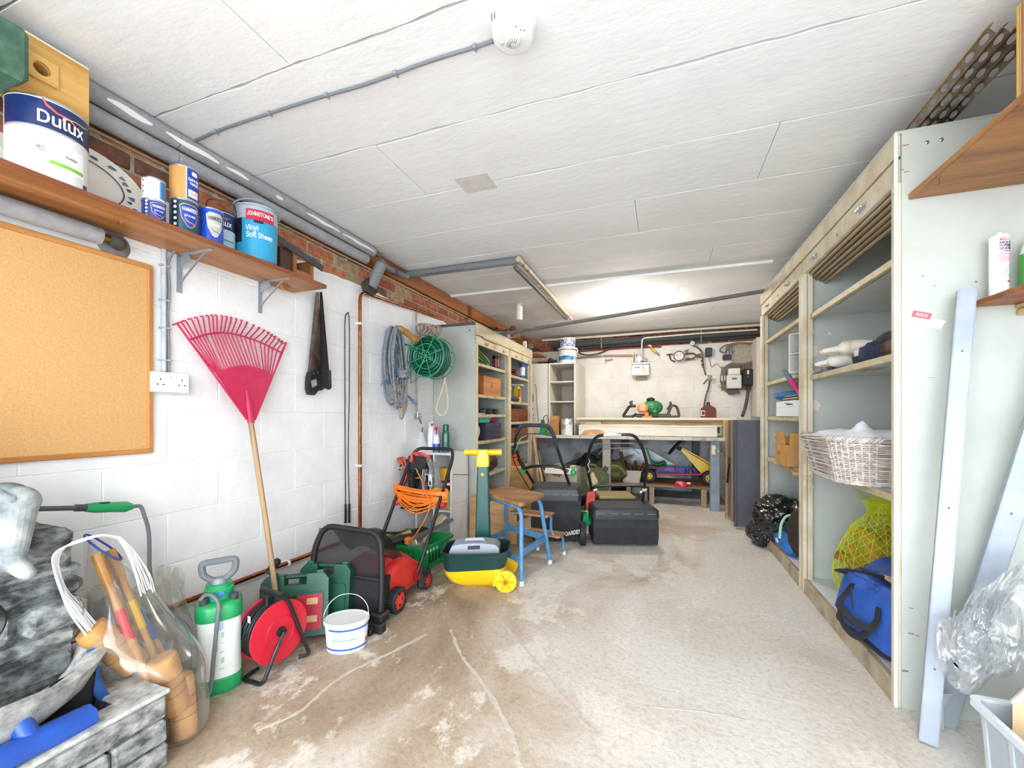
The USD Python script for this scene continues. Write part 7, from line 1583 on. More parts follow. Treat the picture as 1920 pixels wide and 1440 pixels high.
part(t, 'castor', [cyl((2.80, 4.61, .015), (2.80, 4.63, .015), .015, n=12)], M('9aa0a5', .4, .6), world=True)
struct('trim_1', box(3.19, 3.24, 6.05, 6.385, 1.10, 2.12, .003), cream)

# ---- pipes, meters and cables on the back wall
t = thing('lagged_pipe', 'thick black-lagged pipe running across the top of the back wall', 'pipe', (1.8, 6.28, 2.24))
a, b = ay(1010, 650, 6.28), ay(1432, 636, 6.28)
part(t, 'foam_sleeve', tube([V3(.46, 6.28, 2.2), (a + b) / 2 * [1, 1, 0] + [0, 0, 2.215], V3(3.35, 6.28, 2.235)], .042, 16), M('4a4b4d', .8), world=True)
part(t, 'foam_sleeve', tube([V3(.46, 6.335, 2.15), V3(3.35, 6.335, 2.185)], .028, 14), M('3b3c3e', .8), world=True)
part(t, 'pipe_bracket', [box(x, x + .02, 6.24, 6.39, 2.12, 2.30, .003) for x in (1.2, 2.55)], M('8a7a5c', .5, .4), world=True)
t = thing('white_pipe', 'white-painted pipe just under the ceiling above the black lagging', 'pipe', (1.8, 6.3, 2.3))
part(t, 'tube', tube(bend([V3(.30, 6.24, 2.285), V3(1.4, 6.24, 2.292), V3(2.2, 6.24, 2.305), V3(3.36, 6.24, 2.31)], .1), .018, 12), M('d9d2c4', .6), world=True)
g = Bk(1205, 634, .13)
t = thing('gas_pipe', 'white and brass gas pipe dropping from the ceiling pipes to the meter', 'pipe', g)
gq = [Bk(1420, 618, .22), Bk(1300, 626, .22), Bk(1204, 634, .19), Bk(1203, 660, .17), Bk(1206, 668, .12), Bk(1203, 674, .1)]
part(t, 'tube', tube(bend(gq, .05, 5), .011, 10), M('e0dbd2', .45), world=True)
part(t, 'branch', tube(bend([Bk(1214, 648, .06), Bk(1220, 650, .06), Bk(1236, 666, .06)], .03), .012, 10), M('9a7a4a', .4, .7), world=True)
part(t, 'valve', [cyl(Bk(1222, 654, .06), Bk(1230, 661, .06), .02, n=10), beam(Bk(1214, 645, .06), Bk(1222, 650, .06), .03, .02)], M('d3c02c', .4), world=True)
t = thing('gas_meter', 'white gas meter box fixed high on the back wall', 'gas meter', Bk(1200, 694, .1))
a, b = Bk(1184, 684, .18), Bk(1217, 703, .18)
gc_ = part(t, 'case', box(a[0], b[0], 6.22, 6.37, b[2], a[2], .008), M('f1efe8', .4), world=True)
part(gc_, 'counter', box(a[0] + .04, a[0] + .12, 6.2185, 6.22, a[2] - .05, a[2] - .032), M('8d9094', .5), world=True)
part(gc_, 'indicator', [cyl((a[0] + .16, 6.217, a[2] - z), (a[0] + .16, 6.221, a[2] - z), .008, n=10) for z in (.025, .05)], M('7a3a44', .5), world=True)
part(t, 'label', box(b[0] - .1, b[0] - .02, 6.2185, 6.22, b[2] + .03, b[2] + .09), M('ddd3a8', .5), world=True)
part(t, 'backplate', box(a[0] + .05, b[0] - .03, 6.37, 6.395, b[2] - .06, a[2] + .08, .003), M('a89a80', .6), world=True)
part(t, 'connector', [cyl((a[0] + .05, 6.3, a[2]), (a[0] + .05, 6.3, a[2] + .16), .024, n=12), cyl((b[0] - .06, 6.3, a[2]), (b[0] - .06, 6.3, a[2] + .1), .024, n=12), box(a[0], b[0], 6.27, 6.33, a[2] + .01, a[2] + .04, .004)], M('b9a98a', .4, .6, var=.3, vs=20), world=True)
part(t, 'regulator', [cyl((a[0] + .1, 6.25, a[2] + .08), (a[0] + .1, 6.33, a[2] + .08), .045, n=16), cyl((a[0] + .04, 6.28, a[2] + .09), (a[0] + .2, 6.28, a[2] + .06), .018, n=10)], M('8f8fae', .4, .4), world=True)
t = thing('copper_pipe', 'copper pipe running along the back wall to the gas meter', 'pipe', Bk(1130, 670, .05))
part(t, 'tube', tube([Bk(1080, 671, .04), Bk(1140, 667, .04), Bk(1186, 666.5, .06)], .012, 10), M('b97f66', .4, .7), world=True)
part(t, 'pipe_clip', cyl(Bk(1128, 668, .04), Bk(1131, 667.7, .04), .018, n=10), WHITE, world=True)
t = thing('red_conduit', 'dark red painted pipe at the foot of the brick band on the back wall', 'pipe', Bk(1150, 655))
part(t, 'tube', tube([Bk(1082, 659, .02), Bk(1185, 652, .02), Bk(1240, 650, .02)], .013, 10), M('8a2f2c', .5), world=True)
t = thing('black_cable', 'slack black cable drooping below the pipes beside the white buckets', 'cable', Bk(1105, 665, .05))
part(t, 'cable', tube(spl([Bk(x, y, .1) for x, y in ((1080, 659), (1095, 665), (1112, 665), (1130, 660), (1150, 650), (1170, 645), (1200, 641))], 6), .010, 8), M('3a3a3c', .5), world=True)
t = thing('stop_tap', 'small brass tap on the white back wall beside the gas meter', 'tap', Bk(1143, 677))
part(t, 'body', [cyl(Bk(1134, 677, .02), Bk(1149, 674, .02), .010, n=8), beam(Bk(1136, 672, .05), Bk(1138, 681, .05), .02, .012)], M('9aa0a4', .4, .5), world=True)
t = thing('water_meter', 'round white-faced water meter among copper pipes on the back wall', 'water meter', Bk(1273, 669, .1))
mc = Bk(1273, 668, .1)
part(t, 'dial', cyl(mc + V3(0, -.03, 0), mc + V3(0, .05, 0), .065, n=28), M('e6e4e0', .3), world=True)
part(t, 'rim', tube([mc + V3(.066 * math.cos(a), -.03, .066 * math.sin(a)) for a in np.linspace(0, 6.28, 29)[:-1]], .008, 8, closed=True), M('8a6a55', .4, .5), world=True)
part(t, 'dial_print', [cbox(mc[0] + dx, mc[1] - .031, mc[2] + dz, w, .001, h) for dx, dz, w, h in ((-.02, .01, .02, .03), (.02, .015, .012, .03), (.0, -.03, .05, .006))], M('9ab0d0', .5), world=True)
WP = M('8a6450', .45, .5, col2='5f4a40', vs=15)
for seg in (((1250, 665), (1262, 664)), ((1255, 666), (1258, 676), (1266, 678)), ((1283, 664), (1300, 662), (1308, 668), (1318, 670)), ((1284, 675), (1300, 673), (1306, 666), (1314, 664)), ((1286, 662), (1288, 656)), ((1318, 690), (1317, 664))):
    part(t, 'pipe_run', tube(bend([Bk(x, y, .06) for x, y in seg], .04), .010, 8), WP, world=True)
part(t, 'tap_lever', [beam(Bk(1282, 659, .08), Bk(1292, 655, .08), .012, .012), cyl(Bk(1287, 665, .07), Bk(1287, 656, .07), .012, n=8)], WP, world=True)
part(t, 'compression_joint', [cyl(Bk(x, y, .06), Bk(x + 5, y - .3, .06), .016, n=8) for x, y in ((1288, 673), (1296, 672.6), (1306, 669), (1314, 677), (1315, 684))], BRASS, world=True)
t = thing('pipe_gauge', 'small chrome gauge hanging from the ceiling pipes by its hose', 'gauge', Bk(1298, 644, .1))
mc = Bk(1298, 644, .12)
part(t, 'gauge_body', cyl(mc + V3(0, -.02, 0), mc + V3(0, .03, 0), .032, n=20), M('aeb9c4', .3, .6), world=True)
part(t, 'hanger', cyl(mc + V3(0, 0, .03), mc + V3(0, 0, .08), .008, n=8), M('6b5a4a', .5), world=True)
part(t, 'hose', tube(spl([mc + V3(.01, 0, -.03), Bk(1308, 652, .08), Bk(1316, 662, .07), Bk(1318, 680, .06), Bk(1320, 692, .05), Bk(1323, 703, .04)], 5), .010, 8), M('6a5850', .5), world=True)
t = thing('black_meter_box', 'small black box on the white wall beside the fuse board', 'box', Bk(1329, 660, .06))
a, b = Bk(1323, 652, .09), Bk(1335, 668, .09)
part(t, 'case', box(a[0], b[0], 6.31, 6.39, b[2], a[2], .008), M('2f3744', .4), world=True)
part(t, 'cover', box(a[0] + .012, b[0] - .008, 6.302, 6.31, b[2] + .015, a[2] - .012, .004), M('39424f', .35), world=True)
part(t, 'cable', tube(spl([(b[0] - .02, 6.37, b[2]), Bk(1330, 672, .03), Bk(1334, 688, .02), Bk(1343, 682, .02), Bk(1352, 690, .02)], 5), .004, 6), M('8a8478', .5), world=True)
t = thing('fuse_board', 'wooden board carrying white meter, black fuses and looping grey cables', 'fuse board', Bk(1385, 705, .05))
a, b = Bk(1352, 688, .0), Bk(1432, 731, .0)
part(t, 'back_board', box(a[0], 3.30, 6.375, 6.398, b[2], a[2], .003), wood('bd8247', '9c6630', 'x'), world=True)
a, b = Bk(1363, 703, .14), Bk(1391, 728, .14)
mt_ = part(t, 'meter', [box(a[0], b[0], 6.26, 6.37, b[2], a[2], .012)], M('e3e1d6', .45), world=True)
part(mt_, 'meter_cover', box(a[0] + .02, b[0] - .015, 6.28, 6.37, a[2] + .004, a[2] + .09, .006), M('efeee6', .4), world=True)
part(mt_, 'meter_display', box(a[0] + .06, a[0] + .12, 6.2585, 6.26, a[2] - .065, a[2] - .04), M('6e7272', .4), world=True)
part(mt_, 'terminal_strip', box(a[0] + .01, b[0] - .03, 6.30, 6.37, b[2] - .02, b[2], .004), M('3a3a3a', .5), world=True)
a2, b2 = Bk(1393, 692, .14), Bk(1421, 722, .14)
fc_ = part(t, 'fuse_carrier', rough(dens(box(a2[0], b2[0], 6.27, 6.37, b2[2], a2[2], .012), .06), .002, 30), M('26282c', .4), world=True)
for k in range(3):
    x = a2[0] + .05 + .075 * k
    part(fc_, 'fuse_label', box(x, x + .025, 6.268, 6.27, a2[2] - .07, a2[2] - .015), M('e6e6e4', .4), world=True)
    part(fc_, 'fuse_screw', cyl((x + .012, 6.266, a2[2] - .10), (x + .012, 6.27, a2[2] - .10), .008, n=10), M('b08a8a' if k == 0 else 'd0d0d0', .4), world=True)
part(t, 'isolator', box(a[0] - .06, a[0] - .01, 6.32, 6.375, (a[2] + b[2]) / 2 + .02, a[2] + .0, .005), M('eceae4', .4), world=True)
part(t, 'warning_tape', box(a[0] - .1, a[0] - .005, 6.36, 6.372, b[2] + .03, b[2] + .05), M('d6c22a', .5), world=True)
gcab = M('6f6c66', .5)
cyc = Bk(1375, 710, .05)
for k in range(6):
    rr = .20 - .008 * k; off = V3(.0, -.006 * k, 0)
    A0 = [cyc + off + V3(-rr * math.cos(a) * .78, 0, rr * math.sin(a) * 1.05) for a in np.linspace(1.6 + .08 * k, -1.7 - .05 * k, 14)]
    top_end = V3(a2[0] + .03 + .03 * k, 6.32, a2[2])
    bot_end = V3(a[0] + .03 + .025 * k, 6.33, b[2] - .01)
    part(t, 'cable_loop', tube(spl([top_end, top_end + V3(-.02, 0, .05 + .012 * k)] + A0 + [bot_end - V3(0, 0, .06), bot_end], 4), .0085, 7), gcab, world=True, smooth=60)
for k in range(3):
    part(t, 'cable_tail', tube(spl([Bk(1362 + 6 * k, 664, .06), Bk(1362 + 5 * k, 655, .06), Bk(1366 + 3 * k, 647, .07), Bk(1385, 643, .08), Bk(1425, 645, .08)], 5), .009, 7), gcab, world=True, smooth=60)
part(t, 'coil', tube(spl([Bk(1380, 645, .07), Bk(1362, 647, .07), Bk(1351, 654, .07), Bk(1352, 660, .07), Bk(1360, 660, .07), Bk(1366, 654, .06)], 5), .010, 7), gcab, world=True, smooth=60)
a3, b3 = Bk(1356, 665, .09), Bk(1371, 674, .09)
part(t, 'junction_block', box(a3[0], b3[0], 6.31, 6.39, b3[2], a3[2], .005), M('2f3540', .4), world=True)
part(t, 'board_panel', box(Bk(1372, 650, .01)[0], 3.30, 6.386, 6.397, Bk(1372, 688)[2], Bk(1372, 646)[2], .002), M('c2b8a4', .8, col2='aba08a', vs=20), world=True)
t = thing('drain_hose', 'dark grey ribbed hose standing from the top board up the back wall', 'hose', Bk(1400, 770, .1))
part(t, 'hose', tube(spl([ay(1392, 780, 6.2), ay(1397, 765, 6.28), ay(1401, 745, 6.32), ay(1403, 724, 6.33)], 6), .020, 10), M('5b5054', .6), world=True)
part(t, 'end_clip', cyl(ay(1402, 732, 6.33), ay(1403, 722, 6.33), .023, n=10), M('3a3a3c', .5), world=True)
t = thing('downpipe_strip', 'bent dark grey plastic strip hanging behind the brown oil container', 'strip', Bk(1322, 740, .1))
part(t, 'strip', tube(spl([ay(1317, 782, 6.33), ay(1323, 745, 6.34), ay(1329, 725, 6.36), ay(1331, 706, 6.39)], 6), .022, 8, flat=.5), M('6a5e5c', .6), world=True)
part(t, 'hook', tube([ay(1319, 720, 6.28), ay(1329, 709, 6.29)], .009, 6), M('4f4644', .6), world=True)
part(t, 'top_clip', cyl(ay(1330, 713, 6.29), ay(1331, 704, 6.3), .027, n=10), M('a09a80', .6), world=True)
# ================================================================ right-hand side
YP = 2.0
def front(m, x, z, y=YP, a=0.0): return frm(m, (x, y, z), (math.cos(a), 0, math.sin(a)), (-math.sin(a), 0, math.cos(a)))
for x, y in ((1738, 267), (1765, 262)):
    p = ay(x, y, YP); part(r1, 'rivet', ball(p, .0075, 2, (1, .6, 1)), CHROME, world=True)
part(r1, 'corner_edge', tube([V3(RX + .006, YP + .004, .0), V3(RX + .006, YP + .004, 2.2)], .007, 10), M('dde2d8', .4), world=True)
rust = M('a8825c', .8, col2='8c6238', vs=40)
for x, y, w, h in ((1698, 272, .02, .004), (1700, 322, .016, .003), (1692, 318, .01, .004), (1708, 1188, .018, .005), (1720, 1192, .012, .004), (1697, 1258, .02, .006), (1708, 1140, .012, .003), (1730, 518, .004, .004), (1752, 536, .004, .003), (1830, 528, .008, .005), (1745, 708, .02, .0015)):
    p = ay(x, y, YP); part(r1, 'rust_spot', rough(dens(cbox(p[0], YP - .0004, p[2], w, .0008, h), .004), .0012, 90), rust, world=True)
q = hashed(60)
for x, y, s in ((1520, 622, .03), (1528, 660, .035), (1526, 762, .04), (1555, 626, .016), (1522, 640, .012), (1534, 768, .012)):
    p = ay(x, y, 3.137)
    poly = [(s * q.uniform(.4, 1) * math.cos(a), s * q.uniform(.4, 1.2) * math.sin(a)) for a in np.linspace(0, 6.28, 11)[:-1]]
    part(r1, 'paint_chip', front(extr(poly, .001), p[0], p[2], 3.1375), chip, world=True)
# sticker
t = thing('sold_sticker', 'red and cream sticker reading SOLD on the pale cabinet side', 'sticker', ay(1733, 598, YP))
pc = ay(1733, 600, YP); an = math.radians(-17)
part(t, 'cream_label', front(extr([(-.052, -.018), (.052, -.018), (.058, .016), (-.046, .016)], .0006), pc[0] + .003, pc[2] - .006, YP - .0001, an), M('f0ead2', .6), world=True)
part(t, 'red_label', front(mv(extr(rrect(.058, .024, .003, 2), .0006), -.014, .018, .0006), pc[0], pc[2] - .002, YP - .0001, an), M('e2686c', .5), world=True)
part(t, 'lettering', front(mv(ctext('SOLD', .011, .0005, width=.036), -.014, .018, .0013), pc[0], pc[2] - .002, YP - .0001, an), INKW, world=True, smooth=False)

# ---- shelves fixed to the end panel
t = thing('corner_shelf', 'upper timber shelf fixed high on the pale cabinet side', 'shelf', (3.17, 1.75, 1.94))
part(t, 'board', box(2.93, 3.41, 1.40, 1.998, 1.94, 1.962, .002), wood('a9743f', '7c4f2a', 'x', coat=.1), world=True)
part(t, 'edge_lipping', box(2.926, 2.93, 1.40, 1.998, 1.941, 1.961, .001), wood('b9854c', '8a5e34', 'y'), world=True)
part(t, 'cup_hook', tube(spl([(2.945, 1.85, 1.94), (2.945, 1.85, 1.925), (2.94, 1.85, 1.915), (2.93, 1.85, 1.92)], 4), .0016, 6), BRASS, world=True)
t = thing('plywood_board', 'offcut of yellow-faced plywood standing on the upper timber shelf', 'plywood', (3.2, 1.58, 1.963))
for k in range(7):
    part(t, 'ply', box(2.995, 3.38, 1.545 + .0085 * k, 1.553 + .0085 * k, 1.963, 2.285, .001), M('d9b04c' if k in (0, 6) else ('c9a06a' if k % 2 else '9c7648'), .6), world=True)
part(t, 'yellow_face', box(3.02, 3.38, 1.5435, 1.545, 1.98, 2.285), M('dcb02c', .5), world=True)
part(t, 'foot_block', box(2.99, 3.06, 1.61, 1.66, 1.963, 2.0, .002), wood('a8682f', '7c4a20', 'x'), world=True)
t = thing('small_shelf', 'lower small timber shelf on the pale cabinet side, holding tubes', 'shelf', (3.25, 1.88, 1.52))
part(t, 'board', box(3.105, 3.41, 1.72, 1.998, 1.515, 1.532, .002), wood('a4622f', '7a431f', 'x', coat=.1), world=True)
part(t, 'support_block', [box(3.225, 3.27, 1.93, 1.998, 1.50, 1.514, .002), box(3.23, 3.27, 1.94, 1.998, 1.475, 1.497, .002)], wood('d9b98c', 'b99764', 'x'), world=True)
ZL = 1.5325
tx = ay(1873, 490, 1.945)[0]
t = thing('silicone_tube', 'white silicone cartridge with red and black print on the small shelf', 'cartridge', (tx, 1.945, ZL), math.radians(-65))
ct_ = part(t, 'cartridge', lathe([(.001, 0), (.023, 0), (.0245, .004), (.0245, .212), (.021, .216), (.008, .218), (.006, .226), (.001, .226)], 32), M('f1f0ef', .35), smooth=40)
RT = .0252
def onR(nm, m_, mat_, a, z): return part(ct_, nm, wrap(dens(m_, .006), RT, math.radians(a), z), mat_, smooth=False)
rdm, nvy = M('cf3542', .5), M('24304e', .5)
onR('banner', cbox(0, 0, 0, .036, .009, .0004), rdm, -8, .196); onR('lettering', mv(ctext('EVERBUILD', .005, .0005, width=.03), 0, 0, .0003), INKW, -8, .196)
for s_, z in (('MULTI', .184), ('PURPOSE', .174), ('SILICONE', .164)): onR('lettering', ctext(s_, .0075, .0005, width=.038), nvy, -8, z)
onR('lettering', ctext('TRADE USE', .004, .0005, width=.024), rdm, -8, .155)
for k in range(5): onR('printed_line', cbox(0, 0, 0, .042, .0022, .0004), M('e0868c', .5), -8, .146 - .006 * k)
for k in range(6): onR('printed_line', cbox(-.004, 0, 0, .032, .0018, .0004), M('b9bec8', .5), -8, .105 - .007 * k)
onR('barcode', cbox(0, 0, 0, .014, .014, .0004), M('8e98ac', .5), 32, .07); onR('red_mark', cbox(0, 0, 0, .012, .005, .0004), rdm, 10, .05)
t = thing('green_sealant_bottle', 'white-topped green bottle beside the silicone cartridge on the small shelf', 'bottle', (tx + .098, 1.95, ZL), math.radians(-70))
part(t, 'bottle', lathe([(.001, 0), (.034, 0), (.036, .005), (.036, .15), (.03, .185), (.016, .205), (.001, .206)], 32), M('efefec', .35), smooth=40)
part(t, 'label_band', lathe([(.0366, .01), (.037, .01), (.037, .145), (.0366, .145)], 32), M('4faa3c', .4)); part(t, 'blue_panel', arc(.0372, math.radians(-60), math.radians(0), .015, .04), M('2c4f9a', .4)); part(t, 'lettering', wrap(dens(ctext('FAST', .012, .0005, width=.03), .006), .0375, -.5, .125), INKW, smooth=False)

# ---- perforated steel strips lying on the cabinet top
strip_m = M('8c8172', .4, .85, col2='6a6056', vs=20)
holes = lambda L_, w, n: [[(w * .5 + .0085 * math.cos(a), L_ * (k + .5) / n + .021 * math.sin(a)) for a in np.linspace(0, 6.28, 13)[:-1]] for k in range(n)]
fl_ = extr([(0, 0), (.030, 0), (.030, 1.15), (0, 1.15)], .0012, holes(1.15, .030, 18))
for k, (lab, x) in enumerate((('first perforated steel strip on the cabinet top, towards the open floor', 2.945), ('second perforated steel strip along on the cabinet top', 2.985), ('third perforated steel strip along on the cabinet top', 3.022), ('last perforated steel strip on the cabinet top, by the plywood', 3.062))):
    t = thing('perforated_strip', lab, 'metal strip', (x, 1.63, 2.25))
    yv_ = unit(V3(.012 - .01 * k, 1, -.028)); 
    o = V3(x, 1.625 + .012 * k, 2.262)
    for s, (dx, dz) in enumerate(((.62, -.78), (.78, .62))):
        part(t, 'flange', frm(fl_ if s == 0 else sc(fl_, .6, 1, 1), o, (dx, 0, dz), yv_), strip_m, world=True)
    part(t, 'bead', tube([o, o + yv_ * 1.15], .0028, 6), M('b08a5c', .4, .8), world=True)
# ---- metal studs leaning on the end panel
def stud(label, a, b, w, d, nrm):
    t = thing('metal_stud', label, 'metal stud', b); y = unit(a - b); L_ = np.linalg.norm(a - b)
    z = unit(np.asarray(nrm, float) - y * np.dot(nrm, y)); x = np.cross(y, z)
    F = lambda m: frm(m, b, x, y, z)
    gal = M('a6adb4', .5, .35, col2='969fa8', vs=9, stretch=(1, .2, 1))
    part(t, 'web', F(box(-w / 2, w / 2, 0, L_, d - .0025, d)), gal, world=True)
    for s in (-1, 1):
        part(t, 'flange', F(box(s * w / 2 - .0012, s * w / 2 + .0012, 0, L_, .0, d)), gal, world=True)
        part(t, 'return_lip', F(box(s * w / 2, s * (w / 2 - .008), 0, L_, 0, .0015)), gal, world=True)
    for k in range(3):
        part(t, 'screw_hole', F(cyl((0, .25 + .55 * k, d), (0, .25 + .55 * k, d + .0006), .0035, n=8)), M('55595e', .6), world=True)
    return t, F
b = az(1738, 1388, .0); a = ay(1810, 548, 1.955)
t, F = stud('tall straight galvanised stud leaning upright on the pale cabinet side', a, b + V3(0, 0, .004), .046, .034, (-.35, -1, .1))
p_ = ay(1752, 1355, 1.9)
part(t, 'fixing_plate', [box(p_[0] - .02, p_[0] + .03, 1.905, 1.908, .0, .10, .001), frm(box(-.02, .03, 0, .06, -.0015, .0015), (p_[0], 1.905, .09), (1, 0, .1), (.15, -.4, .9))], M('c9d0d6', .4, .5), world=True)
for k in range(6): part(t, 'plate_hole', cyl((p_[0] + .012 * (k % 2), 1.9045, .015 + .016 * (k // 2)), (p_[0] + .012 * (k % 2), 1.9055, .015 + .016 * (k // 2)), .003, n=8), M('55595e', .6), world=True)
b = V3(3.0, 1.955, .004); a = ay(1920, 862, 1.925); a = b + (a - b) * 1.45
stud('second galvanised stud slanting behind the clear wrapping', a, b, .06, .03, (-.2, -1, .15))

# ---- clear wrapping, storage box, cardboard
q = hashed(70)
wrapm = film('fafbfc', .86, .05)
t = thing('plastic_wrapping', 'crumpled clear plastic wrapping with printed warning lines hanging by the studs', 'plastic wrapping', (3.05, 1.75, .5))
outl = [(1755, 1175), (1775, 1158), (1800, 1152), (1822, 1112), (1850, 1100), (1885, 1072), (1925, 1048), (1960, 1060), (1965, 1200), (1925, 1230), (1905, 1262), (1880, 1272), (1860, 1270), (1830, 1300), (1800, 1298), (1770, 1268), (1752, 1235)]
cen = (1850, 1185)
for lay, (yb, amp, s_) in enumerate(((1.70, .030, 1.0), (1.80, .025, .97))):
    rows = []
    for f_ in np.linspace(0.02, 1, 16):
        row = []
        for x, y in spl(outl, 3, True):
            X_, Y_ = cen[0] + (x - cen[0]) * f_ * s_, cen[1] + (y - cen[1]) * f_ * s_
            n_ = meshkit.fbm(np.array([[X_ * .05, Y_ * .05, lay * 5.]]), 4, 8)[0] - .5 + .9 * abs(meshkit.fbm(np.array([[X_ * .09 + Y_ * .03, Y_ * .09 - X_ * .04, lay * 9.]]), 3, 18)[0] - .5) - .1
            row.append(ay(X_, Y_, yb + amp * 2.6 * n_ * (1.0 if f_ < .95 else .6) + (.05 * f_ ** 2 if lay == 0 else -.04 * f_ ** 2)))
        rows.append(row)
    P = np.array(rows)
    P = np.concatenate([P, P[:, :1]], 1)
    part(t, 'film_layer', sheet(P, .0006), wrapm, world=True, smooth=60)
for k, (x, y) in enumerate(((1782, 1178), (1792, 1180), (1802, 1165), (1862, 1145), (1872, 1150), (1835, 1140), (1782, 1235), (1788, 1242), (1776, 1240))):
    p_ = ay(x, y, 1.685); pe = ay(x + (9 if k < 6 else 14), y - (34 if k < 6 else -16), 1.685)
    part(t, 'printed_line', beam(p_, pe, .0055, .0006, up=(0, -1, 0)), M('6e7074', .6), world=True)
SX0, SX1, SY0, SY1, SZ_ = 2.925, 3.36, 1.16, 1.685, .262
t = thing('storage_box', 'cloudy grey plastic storage box on the floor in front of the studs', 'storage box', ((SX0 + SX1) / 2, (SY0 + SY1) / 2, 0))
sb = M('c3cbd2', .35, coat=.2, trans=.25)
w_, d_ = SX1 - SX0, SY1 - SY0
part(t, 'shell', rings([np.column_stack([rrect(w_ * k, d_ * k, .03, 4), np.full(20, z)]) for k, z in ((.86, .0), (.95, SZ_ - .01), (.93, SZ_ - .01), (.84, .006))]), sb, smooth=40)
part(t, 'rim', rings([np.column_stack([rrect(w_ * k, d_ * k, .03, 4), np.full(20, z)]) for k, z in ((.96, SZ_ - .025), (1.0, SZ_ - .02), (1.0, SZ_), (.93, SZ_), (.93, SZ_ - .008))], closed_v=True), M('d3dade', .35, coat=.2), smooth=40)
for k in range(5): part(t, 'side_rib', beam((-w_ * .44, -.2 + .1 * k, .02), (-w_ * .472, -.2 + .1 * k, SZ_ - .03), .014, .006, up=(1, 0, 0)), sb)
t = thing('cardboard_sheet', 'stiff brown cardboard with cream edges standing up in the storage box', 'cardboard', (3.15, 1.5, .15))
part(t, 'sheet', plate([V3(2.985, 1.60, .10), V3(3.35, 1.40, .02), V3(3.35, 1.40, .43), V3(3.02, 1.585, .37), V3(2.985, 1.60, .30)], .008, (-.48, -.88, .0)), M('d3b48c', .8, col2='c7a57a', vs=6), world=True)
part(t, 'cream_edge', [beam(V3(2.985, 1.598, .10), V3(2.985, 1.598, .30), .014, .012), beam(V3(2.985, 1.598, .30), V3(3.02, 1.583, .37), .014, .012), beam(V3(3.02, 1.583, .37), V3(3.35, 1.398, .43), .014, .012)], M('efe6d2', .7), world=True)
t = thing('blue_roll', 'dark and pale blue tape box lying inside the storage box', 'box', (3.15, 1.42, .01)); part(t, 'box', box(-.1, .1, -.08, .06, .0, .09, .006), M('8fa6c4', .5)); part(t, 'dark_end', box(.02, .1, -.081, -.079, .01, .08), M('2c3a58', .5))

# ---- nearer right-hand cabinet: gloves, basket, sack, bag
SG = 1.3725
q = hashed(80)
def glove(label, c, rz, col, sc_=1.0, col2=None):
    t = thing('work_glove', label, 'glove', c, rz)
    pl_ = body_from([((0, 0, .03), .03, (.06, .0, .028), .034), ((.06, -.01, .028), .03, (.06, .02, .028), .03)] + [((.08, dy, .026), .014, (.08 + L_, dy * 1.6, .018), .011) for dy, L_ in ((-.032, .055), (-.012, .07), (.01, .068), (.03, .052))] + [((.03, -.03, .026), .015, (.065, -.065, .016), .012)], .012, 4)
    part(t, 'hand', sc(pl_, sc_, sc_, sc_), M(col, .85, col2=col2 or col, vs=20, bump=.0015), smooth=50)
    part(t, 'cuff', sc(loft([(rrect(.055, .05, .02), -.02), (rrect(.075, .055, .024), .06)]), 1, 1, 1), M(col2 or col, .85), smooth=40)
    pp = stage.GetPrimAtPath(t.path + '/cuff'); UsdGeom.Xformable(pp).AddTransformOp().Set(Gf.Matrix4d(0, 1, 0, 0, 0, 0, 1, 0, -1, 0, 0, 0, .02, 0, .032, 1))
    return t
glove('grey and white work glove at the far end of the cloth pile', (3.0, 2.93, SG), math.radians(100), 'c9c6c0', 1.0, '4d5358')
glove('cream leather work glove lying on top of the pile', (3.02, 2.62, SG + .07), math.radians(150), 'e0d6c4', 1.15)
glove('white work glove lying in the middle of the pile', (2.99, 2.72, SG + .02), math.radians(115), 'e6e2da', 1.1)
t = thing('folded_cloth', 'folded navy cloth bundle at the near side of the glove pile', 'cloth', (3.0, 2.50, SG)); part(t, 'bundle', rough(dens(tube(spl([(-.03, -.11, .045), (0, 0, .05), (.02, .12, .045)], 5), .048, 12), .03), .010, 14), M('262c44', .9, col2='3a4158', vs=30, bump=.002), smooth=50); part(t, 'label', box(-.055, -.045, -.02, .03, .04, .07, .002), M('d9d6d0', .7))
t = thing('brown_roll', 'brown leather roll at the near end of the glove shelf', 'roll', (3.03, 2.30, SG)); part(t, 'roll', rough(dens(cyl((.0, -.13, .05), (.01, .14, .05), .05, n=20), .04), .004, 12), M('5a4434', .7), smooth=40); part(t, 'dark_wrap', rough(dens(ball((.02, .10, .10), .06, 3, (1, 1.4, .6)), .03), .008, 12), M('3a3c42', .8), smooth=50)
t = thing('rag_heap', 'heap of cream and grey rags beneath the gloves', 'rags', (3.08, 2.72, SG)); part(t, 'rags', rough(dens(ball((0, 0, .035), .1, 3, (.9, 2.2, .5)), .03), .02, 12), M('cfc8ba', .9, col2='9a9488', vs=14), smooth=50); part(t, 'cloth_corner', rough(dens(ball((-.02, .16, .02), .05, 2, (1, 1.4, .5)), .02), .01, 20), M('74808a', .9), smooth=50)
